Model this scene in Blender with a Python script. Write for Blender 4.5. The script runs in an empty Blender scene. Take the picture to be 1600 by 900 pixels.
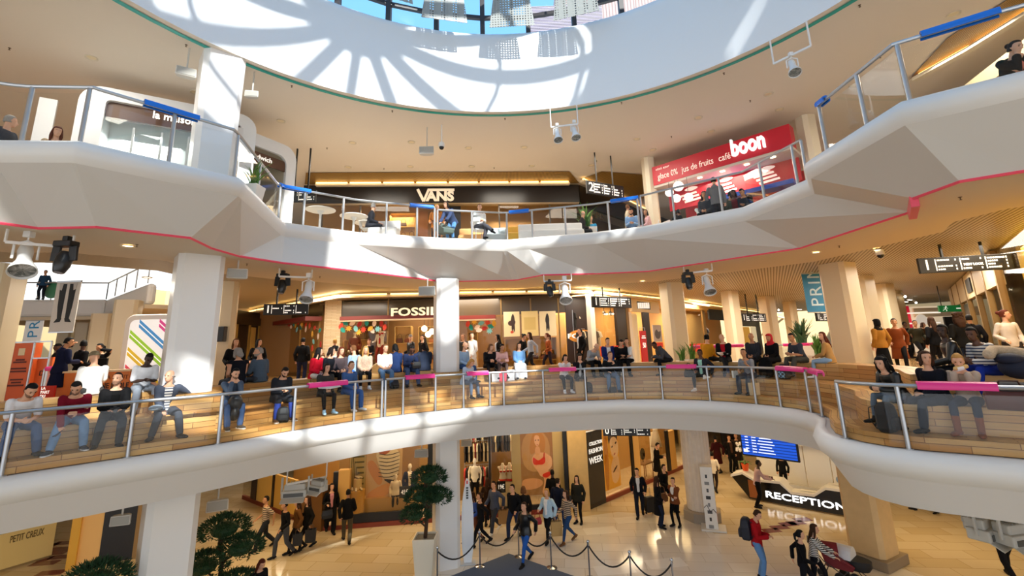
import bpy, bmesh, math, random
from mathutils import Vector, Matrix, Euler
RND = random.Random(7)
SC = bpy.context.scene
COL = SC.collection
PI = math.pi; V = Vector
rad = math.radians
# ------------------------------------------------------------------ camera
ZC = 6.8; FPX = 720.0; PPY = 380.0
_a = math.atan(.031); _p = math.atan(158 / FPX * math.cos(_a))
CF = Vector((0, math.cos(_p), math.sin(_p)))
_U0 = Vector((0, -math.sin(_p), math.cos(_p))); _X0 = Vector((1, 0, 0))
CR = math.cos(_a) * _X0 - math.sin(_a) * _U0
CU = math.sin(_a) * _X0 + math.cos(_a) * _U0
EYE = Vector((0, 0, ZC))
def ray(x, y): return CF + CR * ((x - 800) / FPX) + CU * ((PPY - y) / FPX)
def PZ(x, y, z):            # point of the level z seen at a pixel of the 1600x900 photo
    r = ray(x, y); return EYE + r * ((z - ZC) / r.z)
def PY(x, y, Y):            # point of the upright plane at depth Y
    r = ray(x, y); return EYE + r * (Y / r.y)
def proj(P):
    v = Vector(P) - EYE; w = v.dot(CF)
    return (800 + FPX * v.dot(CR) / w, PPY - FPX * v.dot(CU) / w)
cam = bpy.data.cameras.new('camera'); cob = bpy.data.objects.new('camera', cam); COL.objects.link(cob)
M = Matrix.Identity(4)
for i in range(3):
    M[i][0] = CR[i]; M[i][1] = CU[i]; M[i][2] = -CF[i]; M[i][3] = EYE[i]
cob.matrix_world = M
cam.sensor_width = 36; cam.lens = FPX / 1600 * 36; cam.shift_y = -(450 - PPY) / 1600
cam.clip_end = 400; cam.clip_start = .05
SC.camera = cob
# ------------------------------------------------------------------ materials
MATS = {}
def C(h):
    if isinstance(h, (tuple, list)): return (*h[:3], 1)
    h = h.lstrip('#'); h = h if len(h) == 6 else ''.join(c * 2 for c in h); v = [int(h[i:i + 2], 16) / 255 for i in (0, 2, 4)]
    return (*[c / 12.92 if c <= .04045 else ((c + .055) / 1.055) ** 2.4 for c in v], 1)
def mat(h, rough=.6, metal=0, emit=0, noise=0, nscale=8, spec=None, coat=0, key=None):
    emit = emit if emit > .21 else 0                # faint glow dropped; lamps, letters, light boxes and some bright shop surfaces emit
    k = (h, rough, metal, emit, noise, nscale, spec, coat)
    if k in MATS: return MATS[k]
    m = bpy.data.materials.new('mat_' + str(h).strip('#')); m.use_nodes = True
    nt = m.node_tree; b = nt.nodes['Principled BSDF']
    b.inputs['Base Color'].default_value = C(h); b.inputs['Roughness'].default_value = rough
    b.inputs['Metallic'].default_value = metal
    if spec is not None: b.inputs['Specular IOR Level'].default_value = spec
    if coat: b.inputs['Coat Weight'].default_value = coat
    if emit:
        b.inputs['Emission Color'].default_value = C(h); b.inputs['Emission Strength'].default_value = emit
    if noise:
        n = nt.nodes.new('ShaderNodeTexNoise'); n.inputs['Scale'].default_value = nscale
        tc = nt.nodes.new('ShaderNodeTexCoord'); nt.links.new(tc.outputs['Object'], n.inputs['Vector'])
        mx = nt.nodes.new('ShaderNodeMix'); mx.data_type = 'RGBA'
        c = C(h); mx.inputs[6].default_value = (*[x * (1 - noise) for x in c[:3]], 1)
        mx.inputs[7].default_value = (*[min(1, x * (1 + noise)) for x in c[:3]], 1)
        nt.links.new(n.outputs['Fac'], mx.inputs[0]); nt.links.new(mx.outputs[2], b.inputs['Base Color'])
    MATS[k] = m; return m
def nodemat(name):
    m = bpy.data.materials.new(name); m.use_nodes = True
    nt = m.node_tree; return m, nt, nt.nodes['Principled BSDF']
def brickmat(name, c1, c2, cm, scale, bw, rh, mortar=.01, rough=.4, rot=0, bias=0, offset=.5, axes=None, spec=None):
    m, nt, b = nodemat(name)
    tc = nt.nodes.new('ShaderNodeTexCoord'); mp = nt.nodes.new('ShaderNodeMapping')
    mp.inputs['Rotation'].default_value = (0, 0, rot) if axes is None else axes
    t = nt.nodes.new('ShaderNodeTexBrick'); t.offset = offset
    t.inputs['Color1'].default_value = C(c1); t.inputs['Color2'].default_value = C(c2); t.inputs['Mortar'].default_value = C(cm)
    t.inputs['Scale'].default_value = scale; t.inputs['Brick Width'].default_value = bw; t.inputs['Row Height'].default_value = rh
    t.inputs['Mortar Size'].default_value = mortar; t.inputs['Bias'].default_value = bias
    nt.links.new(tc.outputs['Object'], mp.inputs['Vector']); nt.links.new(mp.outputs[0], t.inputs['Vector'])
    nt.links.new(t.outputs['Color'], b.inputs['Base Color']); b.inputs['Roughness'].default_value = rough
    if spec is not None: b.inputs['Specular IOR Level'].default_value = spec
    return m
def stripemat(name, c1, c2, scale, axis='X', rough=.5, duty=.5, rot=(0, 0, 0), emit=0):
    m, nt, b = nodemat(name)
    tc = nt.nodes.new('ShaderNodeTexCoord'); mp = nt.nodes.new('ShaderNodeMapping'); mp.inputs['Rotation'].default_value = rot
    w = nt.nodes.new('ShaderNodeTexWave'); w.bands_direction = axis; w.wave_profile = 'TRI'; w.inputs['Scale'].default_value = scale
    r = nt.nodes.new('ShaderNodeValToRGB'); r.color_ramp.interpolation = 'CONSTANT'
    r.color_ramp.elements[0].color = C(c1); r.color_ramp.elements[1].color = C(c2); r.color_ramp.elements[1].position = duty
    nt.links.new(tc.outputs['Object'], mp.inputs['Vector']); nt.links.new(mp.outputs[0], w.inputs['Vector'])
    nt.links.new(w.outputs['Fac'], r.inputs[0]); nt.links.new(r.outputs[0], b.inputs['Base Color']); b.inputs['Roughness'].default_value = rough
    if emit:
        nt.links.new(r.outputs[0], b.inputs['Emission Color']); b.inputs['Emission Strength'].default_value = emit
    return m
def glassmat(name, tint, fac=.12, rough=.02):
    m = bpy.data.materials.new(name); m.use_nodes = True; nt = m.node_tree; nt.nodes.clear()
    o = nt.nodes.new('ShaderNodeOutputMaterial'); mx = nt.nodes.new('ShaderNodeMixShader')
    t = nt.nodes.new('ShaderNodeBsdfTransparent'); t.inputs[0].default_value = C(tint)
    g = nt.nodes.new('ShaderNodeBsdfGlossy'); g.inputs['Roughness'].default_value = rough
    l = nt.nodes.new('ShaderNodeLayerWeight'); l.inputs[0].default_value = .25
    ma = nt.nodes.new('ShaderNodeMath'); ma.operation = 'MULTIPLY_ADD'; ma.inputs[1].default_value = .1; ma.inputs[2].default_value = fac * .2
    nt.links.new(l.outputs['Fresnel'], ma.inputs[0]); nt.links.new(ma.outputs[0], mx.inputs[0])
    nt.links.new(t.outputs[0], mx.inputs[1]); nt.links.new(g.outputs[0], mx.inputs[2]); nt.links.new(mx.outputs[0], o.inputs[0])
    return m
# ------------------------------------------------------------------ mesh building
class MB:
    def __init__(s): s.v = []; s.f = []
    def add(s, vs, fs):
        o = len(s.v); s.v += [tuple(v) for v in vs]; s.f += [tuple(i + o for i in f) for f in fs]; return s
    def box(s, c, d, rz=0, rx=0, ry=0):
        e = Euler((rx, ry, rz)).to_matrix(); c = Vector(c)
        vs = [c + e @ Vector((x * d[0] / 2, y * d[1] / 2, z * d[2] / 2)) for x in (-1, 1) for y in (-1, 1) for z in (-1, 1)]
        return s.add(vs, [(0, 1, 3, 2), (4, 6, 7, 5), (0, 4, 5, 1), (2, 3, 7, 6), (0, 2, 6, 4), (1, 5, 7, 3)])
    def bar(s, a, b, w, h=None, up=(0, 0, 1)):      # square bar between two points
        a = Vector(a); b = Vector(b); h = h or w; d = (b - a).normalized(); u = Vector(up)
        if abs(d.dot(u)) > .98: u = Vector((1, 0, 0))
        sd = d.cross(u).normalized(); u = sd.cross(d)
        vs = [p + sd * (i * w / 2) + u * (j * h / 2) for p in (a, b) for i, j in ((-1, -1), (1, -1), (1, 1), (-1, 1))]
        return s.add(vs, [(3, 2, 1, 0), (4, 5, 6, 7), (0, 1, 5, 4), (1, 2, 6, 5), (2, 3, 7, 6), (3, 0, 4, 7)])
    def loft(s, rings, cap=True, closed=False):
        n = len(rings[0]); vs = [p for r in rings for p in r]; fs = []
        R = len(rings)
        for i in range(R if closed else R - 1):
            k = (i + 1) % R
            for j in range(n):
                fs.append((i * n + j, i * n + (j + 1) % n, k * n + (j + 1) % n, k * n + j))
        if cap and not closed:
            fs.append(tuple(range(n - 1, -1, -1))); fs.append(tuple((R - 1) * n + j for j in range(n)))
        return s.add(vs, fs)
    def strip(s, rows):                             # open sheet of quads
        n = len(rows[0]); vs = [p for r in rows for p in r]
        return s.add(vs, [(i * n + j, i * n + j + 1, (i + 1) * n + j + 1, (i + 1) * n + j) for i in range(len(rows) - 1) for j in range(n - 1)])
    def tube(s, pts, r, n=8, round_ends=False, flat=None, side=None):
        pts = [Vector(p) for p in pts]; rs = r if isinstance(r, (list, tuple)) else [r] * len(pts)
        rings = []; sd = Vector(side) if side else None
        for i, p in enumerate(pts):
            d = (pts[min(i + 1, len(pts) - 1)] - pts[max(i - 1, 0)]).normalized()
            if sd is None:
                sd = d.cross(Vector((0, 0, 1)))
                if sd.length < .1: sd = d.cross(Vector((0, 1, 0)))
            sd = (sd - d * sd.dot(d)).normalized(); up = d.cross(sd)
            fl = flat if flat else 1
            def ring(q, k): return [q + sd * (math.cos(2 * PI * j / n) * rs[i] * k) + up * (math.sin(2 * PI * j / n) * rs[i] * k * fl) for j in range(n)]
            if round_ends and i == 0: rings += [ring(p - d * rs[i] * .9 * (fl if fl < 1 else 1), .42), ring(p - d * rs[i] * .55 * (fl if fl < 1 else 1), .83)]
            rings.append(ring(p, 1))
            if round_ends and i == len(pts) - 1: rings += [ring(p + d * rs[i] * .55 * (fl if fl < 1 else 1), .83), ring(p + d * rs[i] * .9 * (fl if fl < 1 else 1), .42)]
        return s.loft(rings)
    def lathe(s, prof, c=(0, 0, 0), n=20, ax=None):  # prof of (r, z)
        c = Vector(c); q = Vector((0, 0, 1)).rotation_difference(Vector(ax)) if ax else None
        rings = []
        for r, z in prof:
            ring = [Vector((r * math.cos(2 * PI * j / n), r * math.sin(2 * PI * j / n), z)) for j in range(n)]
            rings.append([c + (q @ p if q else p) for p in ring])
        return s.loft(rings)
    def ball(s, c, r, n=12, m=8):
        c = Vector(c); r = r if isinstance(r, (tuple, list)) else (r, r, r)
        return s.loft([[c + Vector((r[0] * math.sin(t) * math.cos(2 * PI * j / n), r[1] * math.sin(t) * math.sin(2 * PI * j / n), -r[2] * math.cos(t))) for j in range(n)] for t in [PI * (i + .12) / (m + .24) for i in range(m + 1)]])
    def prism(s, poly, z0, z1):
        n = len(poly); return s.loft([[(p[0], p[1], z0) for p in poly], [(p[0], p[1], z1) for p in poly]])
    def plate(s, pts, nrm, th):                     # polygon of 3-d points with a thickness
        nv = Vector(nrm).normalized() * th; pts = [Vector(p) for p in pts]
        return s.loft([pts, [p + nv for p in pts]])
    def mesh(s, name):
        me = bpy.data.meshes.new(name); me.from_pydata(s.v, [], s.f); 
        bm = bmesh.new(); bm.from_mesh(me); bmesh.ops.recalc_face_normals(bm, faces=bm.faces); bm.to_mesh(me); bm.free()
        return me
    def build(s, name, material, parent=None, smooth=False, bev=0, label=None):
        me = s.mesh(name); me.materials.append(material)
        o = bpy.data.objects.new(name, me); COL.objects.link(o)
        if parent is not None: o.parent = parent
        if smooth:
            me.shade_smooth() if hasattr(me, 'shade_smooth') else None
            if smooth != 'all':
                try: me.set_sharp_from_angle(angle=rad(smooth if smooth is not True else 40))
                except Exception: pass
        if bev:
            md = o.modifiers.new('bevel', 'BEVEL'); md.width = bev; md.segments = 2; md.limit_method = 'ANGLE'
        if label: o['label'] = label
        return o
def tag(o, label, cat, group=None, kind=None):
    o['label'] = label; o['category'] = cat
    if group: o['group'] = group
    if kind: o['kind'] = kind
    return o
def struct(o, label=None):
    o['kind'] = 'structure'
    if label: o['label'] = label; o['category'] = 'building part'
    return o
def thing(name, label, cat, loc=(0, 0, 0), rz=0, group=None):
    o = bpy.data.objects.new(name, None); COL.objects.link(o); o.location = loc; o.rotation_euler = (0, 0, rz)
    o.empty_display_size = .1
    return tag(o, label, cat, group)
def dup(root, loc=None, rz=None, label=None, group=None, mx=None):
    r = root.copy(); COL.objects.link(r)
    if mx is not None: r.matrix_world = mx
    if loc is not None: r.location = loc
    if rz is not None: r.rotation_euler = (0, 0, rz)
    if label: r['label'] = label
    if group: r['group'] = group
    for ch in list(root.children):
        c = ch.copy(); COL.objects.link(c); c.parent = r
        for g in ch.children:
            d = g.copy(); COL.objects.link(d); d.parent = c
    return r
FONTCACHE = {}
BENCH = bpy.data.scenes.new('bench')                # scratch scene: evaluating one object there is quick
def baked(o):
    BENCH.collection.objects.link(o); BENCH.view_layers[0].update(); dg = BENCH.view_layers[0].depsgraph
    me = bpy.data.meshes.new_from_object(o.evaluated_get(dg)); BENCH.collection.objects.unlink(o); return me
def text_mesh(body, size, depth=.01, bold=0, spacing=1, align='CENTER', shear=0):
    k = (body, size, depth, bold, spacing, align, shear)
    if k in FONTCACHE: return FONTCACHE[k]
    cu = bpy.data.curves.new('txt', 'FONT'); cu.body = body; cu.size = size; cu.extrude = depth; cu.offset = bold
    cu.space_character = spacing; cu.align_x = align; cu.align_y = 'CENTER'; cu.resolution_u = 3; cu.shear = shear
    o = bpy.data.objects.new('txt', cu); me = baked(o); bpy.data.objects.remove(o); FONTCACHE[k] = me
    return me
def text(body, size, pos, right, nrm, material, parent=None, name='lettering', depth=.01, bold=0, spacing=1, align='CENTER', up=None, width=None, shear=0):
    """upright lettering: right = reading direction, nrm = towards the reader"""
    me = text_mesh(body, size, depth, bold, spacing, align, shear).copy(); me.materials.clear(); me.materials.append(material); me.name = name
    o = bpy.data.objects.new(name, me); COL.objects.link(o)
    r = Vector(right).normalized(); n = Vector(nrm).normalized(); u = n.cross(r).normalized() if up is None else Vector(up)
    n = r.cross(u)
    sx = 1
    if width:
        xs = [v.co.x for v in me.vertices]; w = max(xs) - min(xs); sx = width / w if w > 0 else 1
    m = Matrix.Identity(4); pos = Vector(pos)
    for i in range(3): m[i][0] = r[i] * sx; m[i][1] = u[i]; m[i][2] = n[i]; m[i][3] = pos[i]
    me.transform(m)
    if parent is not None:
        me.transform(parent.matrix_basis.inverted()); o.parent = parent
    return o
class Wall:
    """upright plane through two floor points; pixels of the photo are laid onto it"""
    def __init__(s, a, b):
        s.a = Vector((a[0], a[1], 0)); d = Vector((b[0] - a[0], b[1] - a[1], 0)); s.L = d.length; s.u = d.normalized()
        s.n = Vector((s.u.y, -s.u.x, 0))            # towards the viewer when a is left of b
        if s.n.dot(Vector((0, 0, 0)) - s.a) < 0: s.n = -s.n
    def hit(s, x, y, off=0):
        r = ray(x, y); o = s.a + s.n * off
        k = (o - EYE).dot(s.n) / r.dot(s.n); return EYE + r * k
    def sz(s, x, y, off=0):
        p = s.hit(x, y, off); return ((p - s.a).dot(s.u), p.z)
    def pt(s, t, z, off=0): 
        p = s.a + s.u * t + s.n * off; return Vector((p.x, p.y, z))
    def panel(s, mb, t0, t1, z0, z1, off=0, th=.04):
        c = s.pt((t0 + t1) / 2, (z0 + z1) / 2, off - th / 2)
        return mb.box(c, (abs(t1 - t0), th, abs(z1 - z0)), math.atan2(s.u.y, s.u.x))
    def rect(s, x0, y0, x1, y1, off=0):             # pixel box -> (t0, t1, z0, z1)
        ym = (y0 + y1) / 2; xm = (x0 + x1) / 2
        return (s.sz(x0, ym, off)[0], s.sz(x1, ym, off)[0], s.sz(xm, y1, off)[1], s.sz(xm, y0, off)[1])
    def ppanel(s, mb, x0, y0, x1, y1, off=0, th=.04):
        return s.panel(mb, *s.rect(x0, y0, x1, y1, off), off, th)
# shared materials
WHITE = mat('#e6e4e0', .45); WHITE2 = mat('#dcd9d3', .6); FASC = mat('#dfdcd8', .55)
STEEL = mat('#b9bcc0', .3, .75); BRASSY = mat('#8a6a3a', .4, .5); BLACK = mat('#0c0c0d', .45); DGREY = mat('#2a2a2c', .5)
CREAM = mat('#e3d6bd', .6); TAN = mat('#c8b08c', .6); BROWN = mat('#3a2416', .45); GOLDW = mat('#c79a4a', .5)
RED = mat('#c4162a', .45); PINK = mat('#e8308c', .35); BLUE = mat('#1a66d8', .3)
GLASS = glassmat('rail_glass', '#fdfefe', .1); SHOPGLASS = glassmat('shop_glass', '#f3efe6', .1); SKYGLASS = glassmat('roof_glass', '#f4fafd', .05)
LAMPW = mat('#ffe2ad', .5, 0, 6); LAMPC = mat('#fff4e2', .5, 0, 5); STRIP = mat('#ffcf7a', .5, 0, 3.2)
LETTERW = mat('#f4f0e6', .5, 0, .55)
# ================================================================== building shell
Z0C = 3.93; ZE = 4.9; ZF = 5.55; ZS = 9.1; Z2 = 10.4; ZT = 14.4
RC = Vector((0, 5.2)); RR = 8.9
def chaikin(p, k=1):
    for _ in range(k):
        q = [p[0]]
        for a, b in zip(p[:-1], p[1:]): q += [a * .75 + b * .25, a * .25 + b * .75]
        p = q + [p[-1]]
    return p
def normals(p):                                     # unit miter normals towards the void
    out = []
    for i in range(len(p)):
        d1 = (p[i] - p[max(i - 1, 0)]); d2 = (p[min(i + 1, len(p) - 1)] - p[i])
        d = (d1.normalized() if d1.length else Vector((0, 0))) + (d2.normalized() if d2.length else Vector((0, 0)))
        d.normalize(); n = Vector((d.y, -d.x)); out.append(n)
    return out
def xy(P): return Vector((P[0], P[1]))
E1PX = [(0, 745), (200, 715), (350, 693), (465, 672), (600, 651), (740, 636), (870, 628), (1000, 623), (1120, 626), (1230, 636), (1292, 650), (1288, 673), (1324, 688), (1410, 703), (1600, 718)]
E1raw = [Vector((-10.6, 5.2)), Vector((-9.6, 7.0))] + [xy(PZ(x, y, ZE)) for x, y in E1PX] + [Vector((9.6, 5.6)), Vector((10.2, 3.6))]
E1 = chaikin(E1raw, 1); N1 = normals(E1)
def off1(d): return [p + n * d for p, n in zip(E1, N1)]
def far_ring(p, d=34): return [RC + (q - RC).normalized() * d for q in p]
def rows3(p, z): return [(q.x, q.y, z) for q in p]
# ground floor
floor_m = brickmat('floor_tiles', '#d6c5a6', '#c9b48e', '#a8926c', 1, 1.25, .62, .008, .13, rot=.12, bias=-.2)
mb = MB(); mb.box((0, 18, -.1), (90, 80, .2)); struct(mb.build('floor', floor_m))
daylit_m = brickmat('daylit_tiles', '#e6ded2', '#dad0c2', '#c4b8a6', 1, 1.25, .62, .008, .12, rot=.12, bias=-.2)  # tiles coloured paler mostly to paint in the daylight under the void
mb = MB(); mb.add([PZ(x, y, 0) + V((0, 0, .0015)) for x, y in ((645, 900), (722, 832), (965, 800), (1075, 806), (1116, 834), (1240, 838), (1340, 866), (1490, 915), (1420, 1100), (560, 1100))], [tuple(range(10))]); struct(mb.build('floor_centre', daylit_m))
zig = mat('#7a3a30', .2)
mb = MB()
for k, (x, y) in enumerate([(1205, 829), (1218, 824), (1232, 819), (1244, 817), (1254, 812)]):
    p = PZ(x, y, 0); mb.box((p.x, p.y, .003), (.62, .36, .006), .12)
for x, y in [(72, 852), (85, 864), (70, 880), (92, 858), (104, 848), (80, 895), (60, 874), (98, 870)]:
    p = PZ(x, y, 0); mb.box((p.x, p.y, .003), (.8, .36, .006), .12)
zo = mb.build('trim_1', zig); struct(zo)
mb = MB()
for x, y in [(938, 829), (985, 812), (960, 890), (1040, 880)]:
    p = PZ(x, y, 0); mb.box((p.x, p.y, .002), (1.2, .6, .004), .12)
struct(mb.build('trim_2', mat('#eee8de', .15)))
# level 1: nose, sloping fascia and soffit
prof = [(.10, ZE + .0), (.2, ZE - .07), (.25, ZE - .2), (.2, ZE - .34), (.08, ZE - .44)]
mb = MB(); mb.strip([rows3(off1(0), ZE - .01), rows3(far_ring(E1), ZE - .01)]); struct(mb.build('floor_slab', WHITE2))
nose = [rows3(off1(0), ZE)] + [rows3(off1(o), z) for o, z in prof]
mb = MB(); mb.strip(nose); struct(mb.build('trim_3', WHITE, smooth='all'))
mb = MB(); mb.strip([rows3(off1(.08), ZE - .44), rows3(off1(-.22), Z0C + .02)]); struct(mb.build('wall_fascia_lower', FASC, smooth=30))
mb = MB(); mb.strip([rows3(off1(-.22), Z0C + .02), rows3(far_ring(E1), Z0C + .02)]); struct(mb.build('ceiling_lower', mat('#d9cfbd', .7)))
# stepped wooden seating
wood_m = brickmat('oak_planks', '#e2b46f', '#b97c3a', '#855424', 1, 1.1, .115, .006, .42, rot=0, bias=-.1)
nt = wood_m.node_tree
mp = [n for n in nt.nodes if n.type == 'MAPPING'][0]; bt = [n for n in nt.nodes if n.type == 'TEX_BRICK'][0]
uvn = nt.nodes.new('ShaderNodeUVMap'); nt.links.new(uvn.outputs[0], mp.inputs['Vector'])
nz = nt.nodes.new('ShaderNodeTexNoise'); nz.inputs['Scale'].default_value = 3; nz.inputs['Detail'].default_value = 3
mp2 = nt.nodes.new('ShaderNodeMapping'); mp2.inputs['Scale'].default_value = (.5, 8, 1); nt.links.new(uvn.outputs[0], mp2.inputs['Vector']); nt.links.new(mp2.outputs[0], nz.inputs['Vector'])
mx = nt.nodes.new('ShaderNodeMix'); mx.data_type = 'RGBA'; mx.blend_type = 'MULTIPLY'; mx.inputs[0].default_value = .35
nt.links.new(bt.outputs['Color'], mx.inputs[6]); nt.links.new(nz.outputs['Fac'], mx.inputs[7])
nt.links.new(mx.outputs[2], nt.nodes['Principled BSDF'].inputs['Base Color'])
T1D, T2D, TBD = -.62, -1.5, -2.15
ZT0 = ZE + .2; ZT1, ZT2 = ZE + .65, ZE + 1.1
def planks(name, rows, parent=None, vscale=1):
    mb = MB(); mb.strip(rows); o = mb.build(name, wood_m, parent)
    me = o.data; uv = me.uv_layers.new(name='UVMap'); n = len(rows[0])
    us = [0]
    for a, b in zip(rows[0][:-1], rows[0][1:]): us.append(us[-1] + (Vector(b) - Vector(a)).length)
    vs = [0]
    for a, b in zip(rows[:-1], rows[1:]): vs.append(vs[-1] + (Vector(b[len(b) // 2]) - Vector(a[len(a) // 2])).length)
    for l in me.loops:
        i = l.vertex_index; uv.data[l.index].uv = (us[i % n], vs[i // n])
    return o
bl = thing('wooden_bleacher', 'stepped oak plank seating curving behind the glass railing of the middle floor', 'bleacher', (E1[12].x, E1[12].y, ZE))
def loc_rows(rows, o): return [[tuple(Vector(p) - o.location) for p in r] for r in rows]
planks('footboard', loc_rows([rows3(off1(-.1), ZE), rows3(off1(-.1), ZT0), rows3(off1(T1D), ZT0)], bl), bl)
planks('lower_tier', loc_rows([rows3(off1(T1D), ZT0), rows3(off1(T1D), ZT1), rows3(off1(T2D), ZT1)], bl), bl)
planks('upper_tier', loc_rows([rows3(off1(T2D), ZT1), rows3(off1(T2D), ZT2), rows3(off1(TBD), ZT2), rows3(off1(TBD), ZF)], bl), bl)
mb = MB(); mb.strip([rows3(off1(TBD), ZF), rows3(far_ring(E1, 60), ZF)])
f1_m = brickmat('floor_level1', '#b08a58', '#a27c4c', '#7a5a34', 1, 1.2, .6, .006, .18, rot=.1)
struct(mb.build('floor_middle', f1_m))
# level 2: nose, faceted fascia, pink line, soffit, floor
PR = [((-150, 222), (-120, 340)), ((0, 217), (0, 349)), ((118, 218), (60, 357)), ((125, 219), (150, 355)), ((375, 277), (297, 372)), ((380, 282), (330, 388)), ((441, 345), (375, 401)), ((446, 347), (440, 411)),
      ((560, 362), (560, 424)), ((690, 371), (690, 440)), ((785, 374), (800, 438)), ((792, 374), (811, 437)), ((826, 371), (847, 430)), ((930, 362), (930, 428)), ((1004, 353), (1013, 424)), ((1160, 323), (1250, 388)), ((1268, 276), (1424, 331)), ((1262, 250), (1428, 310)), ((1405, 158), (1500, 284)), ((1600, 108), (1600, 268)), ((1720, 80), (1720, 250))]
n2 = [PZ(a[0], a[1], Z2) for a, b in PR]; p2 = [PZ(b[0], b[1], ZS) for a, b in PR]
n2[-1] = Vector((9.6, 4.6, Z2)); p2[-1] = Vector((9.4, 5.0, ZS)); n2[0] = Vector((-9.6, 6.6, Z2)); p2[0] = Vector((-9.6, 6.9, ZS))
n2.insert(0, Vector((-11, 4.6, Z2))); p2.insert(0, Vector((-11, 4.9, ZS)))
N2xy = [xy(p) for p in n2]; NN2 = normals(N2xy)
def off2(d): return [p + n * d for p, n in zip(N2xy, NN2)]
lo = [Vector((p.x, p.y, Z2 - .42)) for p in [q.to_3d() for q in off2(.0)]]
mb = MB(); mb.strip([rows3(off2(-.25), Z2 - .02), rows3(off2(-.05), Z2 - .0), rows3(off2(.05), Z2 - .07), rows3(off2(.1), Z2 - .2), rows3(off2(.07), Z2 - .33), [tuple(p) for p in lo]])
struct(mb.build('trim_4', WHITE, smooth='all'))
mb = MB(); mb.strip([[tuple(p) for p in lo], [tuple(p) for p in p2]]); struct(mb.build('wall_fascia_upper', mat('#d6d3ce', .5)))
P2xy = [xy(p) for p in p2]; NP2 = normals(P2xy)
pk = mat('#f0506a', .3, 0, .12)
mb = MB(); mb.tube([(p.x, p.y, ZS + .005) for p in P2xy], .03, 6)
a = PZ(1424, 331, ZS); b = PZ(1428, 310, ZS)
mb.bar(a, b, .12, .3)
struct(mb.build('trim_5', pk))
slat_m = stripemat('slat_ceiling', '#cdc2ac', '#7d6c4c', 3.2, 'X', .5, .55, rot=(0, 0, .5))
sof_in = [p - n * .06 for p, n in zip(P2xy, NP2)]
def push(p, d): return [q + (q - Vector((0, 2))).normalized() * d for q in p]
def deep(p, d):                                     # the floor above stops short of the second atrium at the left
    return [q + (q - Vector((0, 2))).normalized() * (d if a[0] > 380 else 5.2) for q, a in zip(p, [(-200, 0)] + [x[0] for x in PR])]
mb = MB(); mb.strip([rows3(sof_in, ZS + .02), rows3(push(sof_in, 3.2), ZS + .02)]); struct(mb.build('ceiling_middle', mat('#e0d4c0', .7)))
mb = MB(); mb.strip([rows3(push(sof_in, 3.2), ZS + .05), rows3(deep(sof_in, 40), ZS + .05)]); struct(mb.build('ceiling_slats', slat_m))
mb = MB(); mb.strip([rows3(off2(-.2), Z2 - .03), rows3(deep(sof_in, 45), Z2 - .03)]); struct(mb.build('floor_upper', mat('#cbbfae', .3)))
# ceiling of level 2 with the round opening, drum, turquoise line
def circ(r, z, n=96, a0=0, a1=2 * PI): return [(RC.x + r * math.sin(a0 + (a1 - a0) * k / n), RC.y + r * math.cos(a0 + (a1 - a0) * k / n), z) for k in range(n + 1)]
mb = MB(); mb.strip([circ(RR, ZT), circ(RR + .18, ZT), circ(48, ZT)]); struct(mb.build('ceiling_upper', mat('#e6dbcc', .75)))
mb = MB(); mb.strip([circ(RR + .17, ZT - .015), circ(RR + .31, ZT - .015)]); struct(mb.build('trim_6', mat('#12a79c', .35, 0, .1)))
mb = MB(); mb.strip([circ(RR, ZT), circ(RR, ZT + 2.75), circ(RR + .04, ZT + 2.95), circ(RR + .14, ZT + 3.05), circ(RR + .6, ZT + 3.06), circ(RR + 1.2, ZT + 3.0)])
struct(mb.build('wall_drum', mat('#e9ebec', .6), smooth=50))
# skylight: posts, ring beams, radial ribs, glass
ZR = ZT + 3.06; FR = mat('#3b3534', .5)
mb = MB()
NP = 36
for k in range(NP):
    t = 2 * PI * (k + .5) / NP; d = Vector((math.sin(t), math.cos(t)))
    p = RC + d * (RR + .55); q = RC + d * (RR + .1); r = RC + d * 1.0
    mb.bar((p.x, p.y, ZR), (p.x, p.y, ZR + 2.1), .2, .16)
    if k % 3 == 0: mb.bar((p.x, p.y, ZR + 2.1), (r.x, r.y, ZR + 5.7), .34, .34)
for r, z, w in ((RR + .55, ZR + .95, .13), (RR + .55, ZR + 2.1, .2), (6.6, ZR + 3.15, .15), (4.4, ZR + 4.2, .15), (1.0, ZR + 5.7, .2)):
    c = circ(r, z, NP, 2 * PI * .5 / NP, 2 * PI * (1 + .5 / NP))
    for a, b in zip(c[:-1], c[1:]): mb.bar(a, b, w)
mb.prism([(RC.x + 1.1 * math.cos(k * PI / 12), RC.y + 1.1 * math.sin(k * PI / 12)) for k in range(24)], ZR + 5.65, ZR + 5.8)
struct(mb.build('window_1', FR))
def ringpt(r, k): t = 2 * PI * (k + .5) / NP; return (RC.x + r * math.sin(t), RC.y + r * math.cos(t), ZR + 2.14 + (9.45 - r) / 7.25 * 3.1)
mb = MB()
for k in range(4, 22): r0 = 6.8 if k < 9 else 8.5 if k < 15 else 5.2; mb.plate([ringpt(r0, k), ringpt(9.4, k), ringpt(9.4, k + 1), ringpt(r0, k + 1)], (0, 0, 1), .05)
struct(mb.build('ceiling_sun_blockers', mat('#b9bcbe', .5)))  # unseen opaque roof sectors, added to shape the sun patches
mb = MB(); mb.strip([circ(RR + .62, ZR, 40), circ(RR + .62, ZR + 2.1, 40), circ(1.0, ZR + 5.75, 40)]); struct(mb.build('window_2', SKYGLASS))
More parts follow.
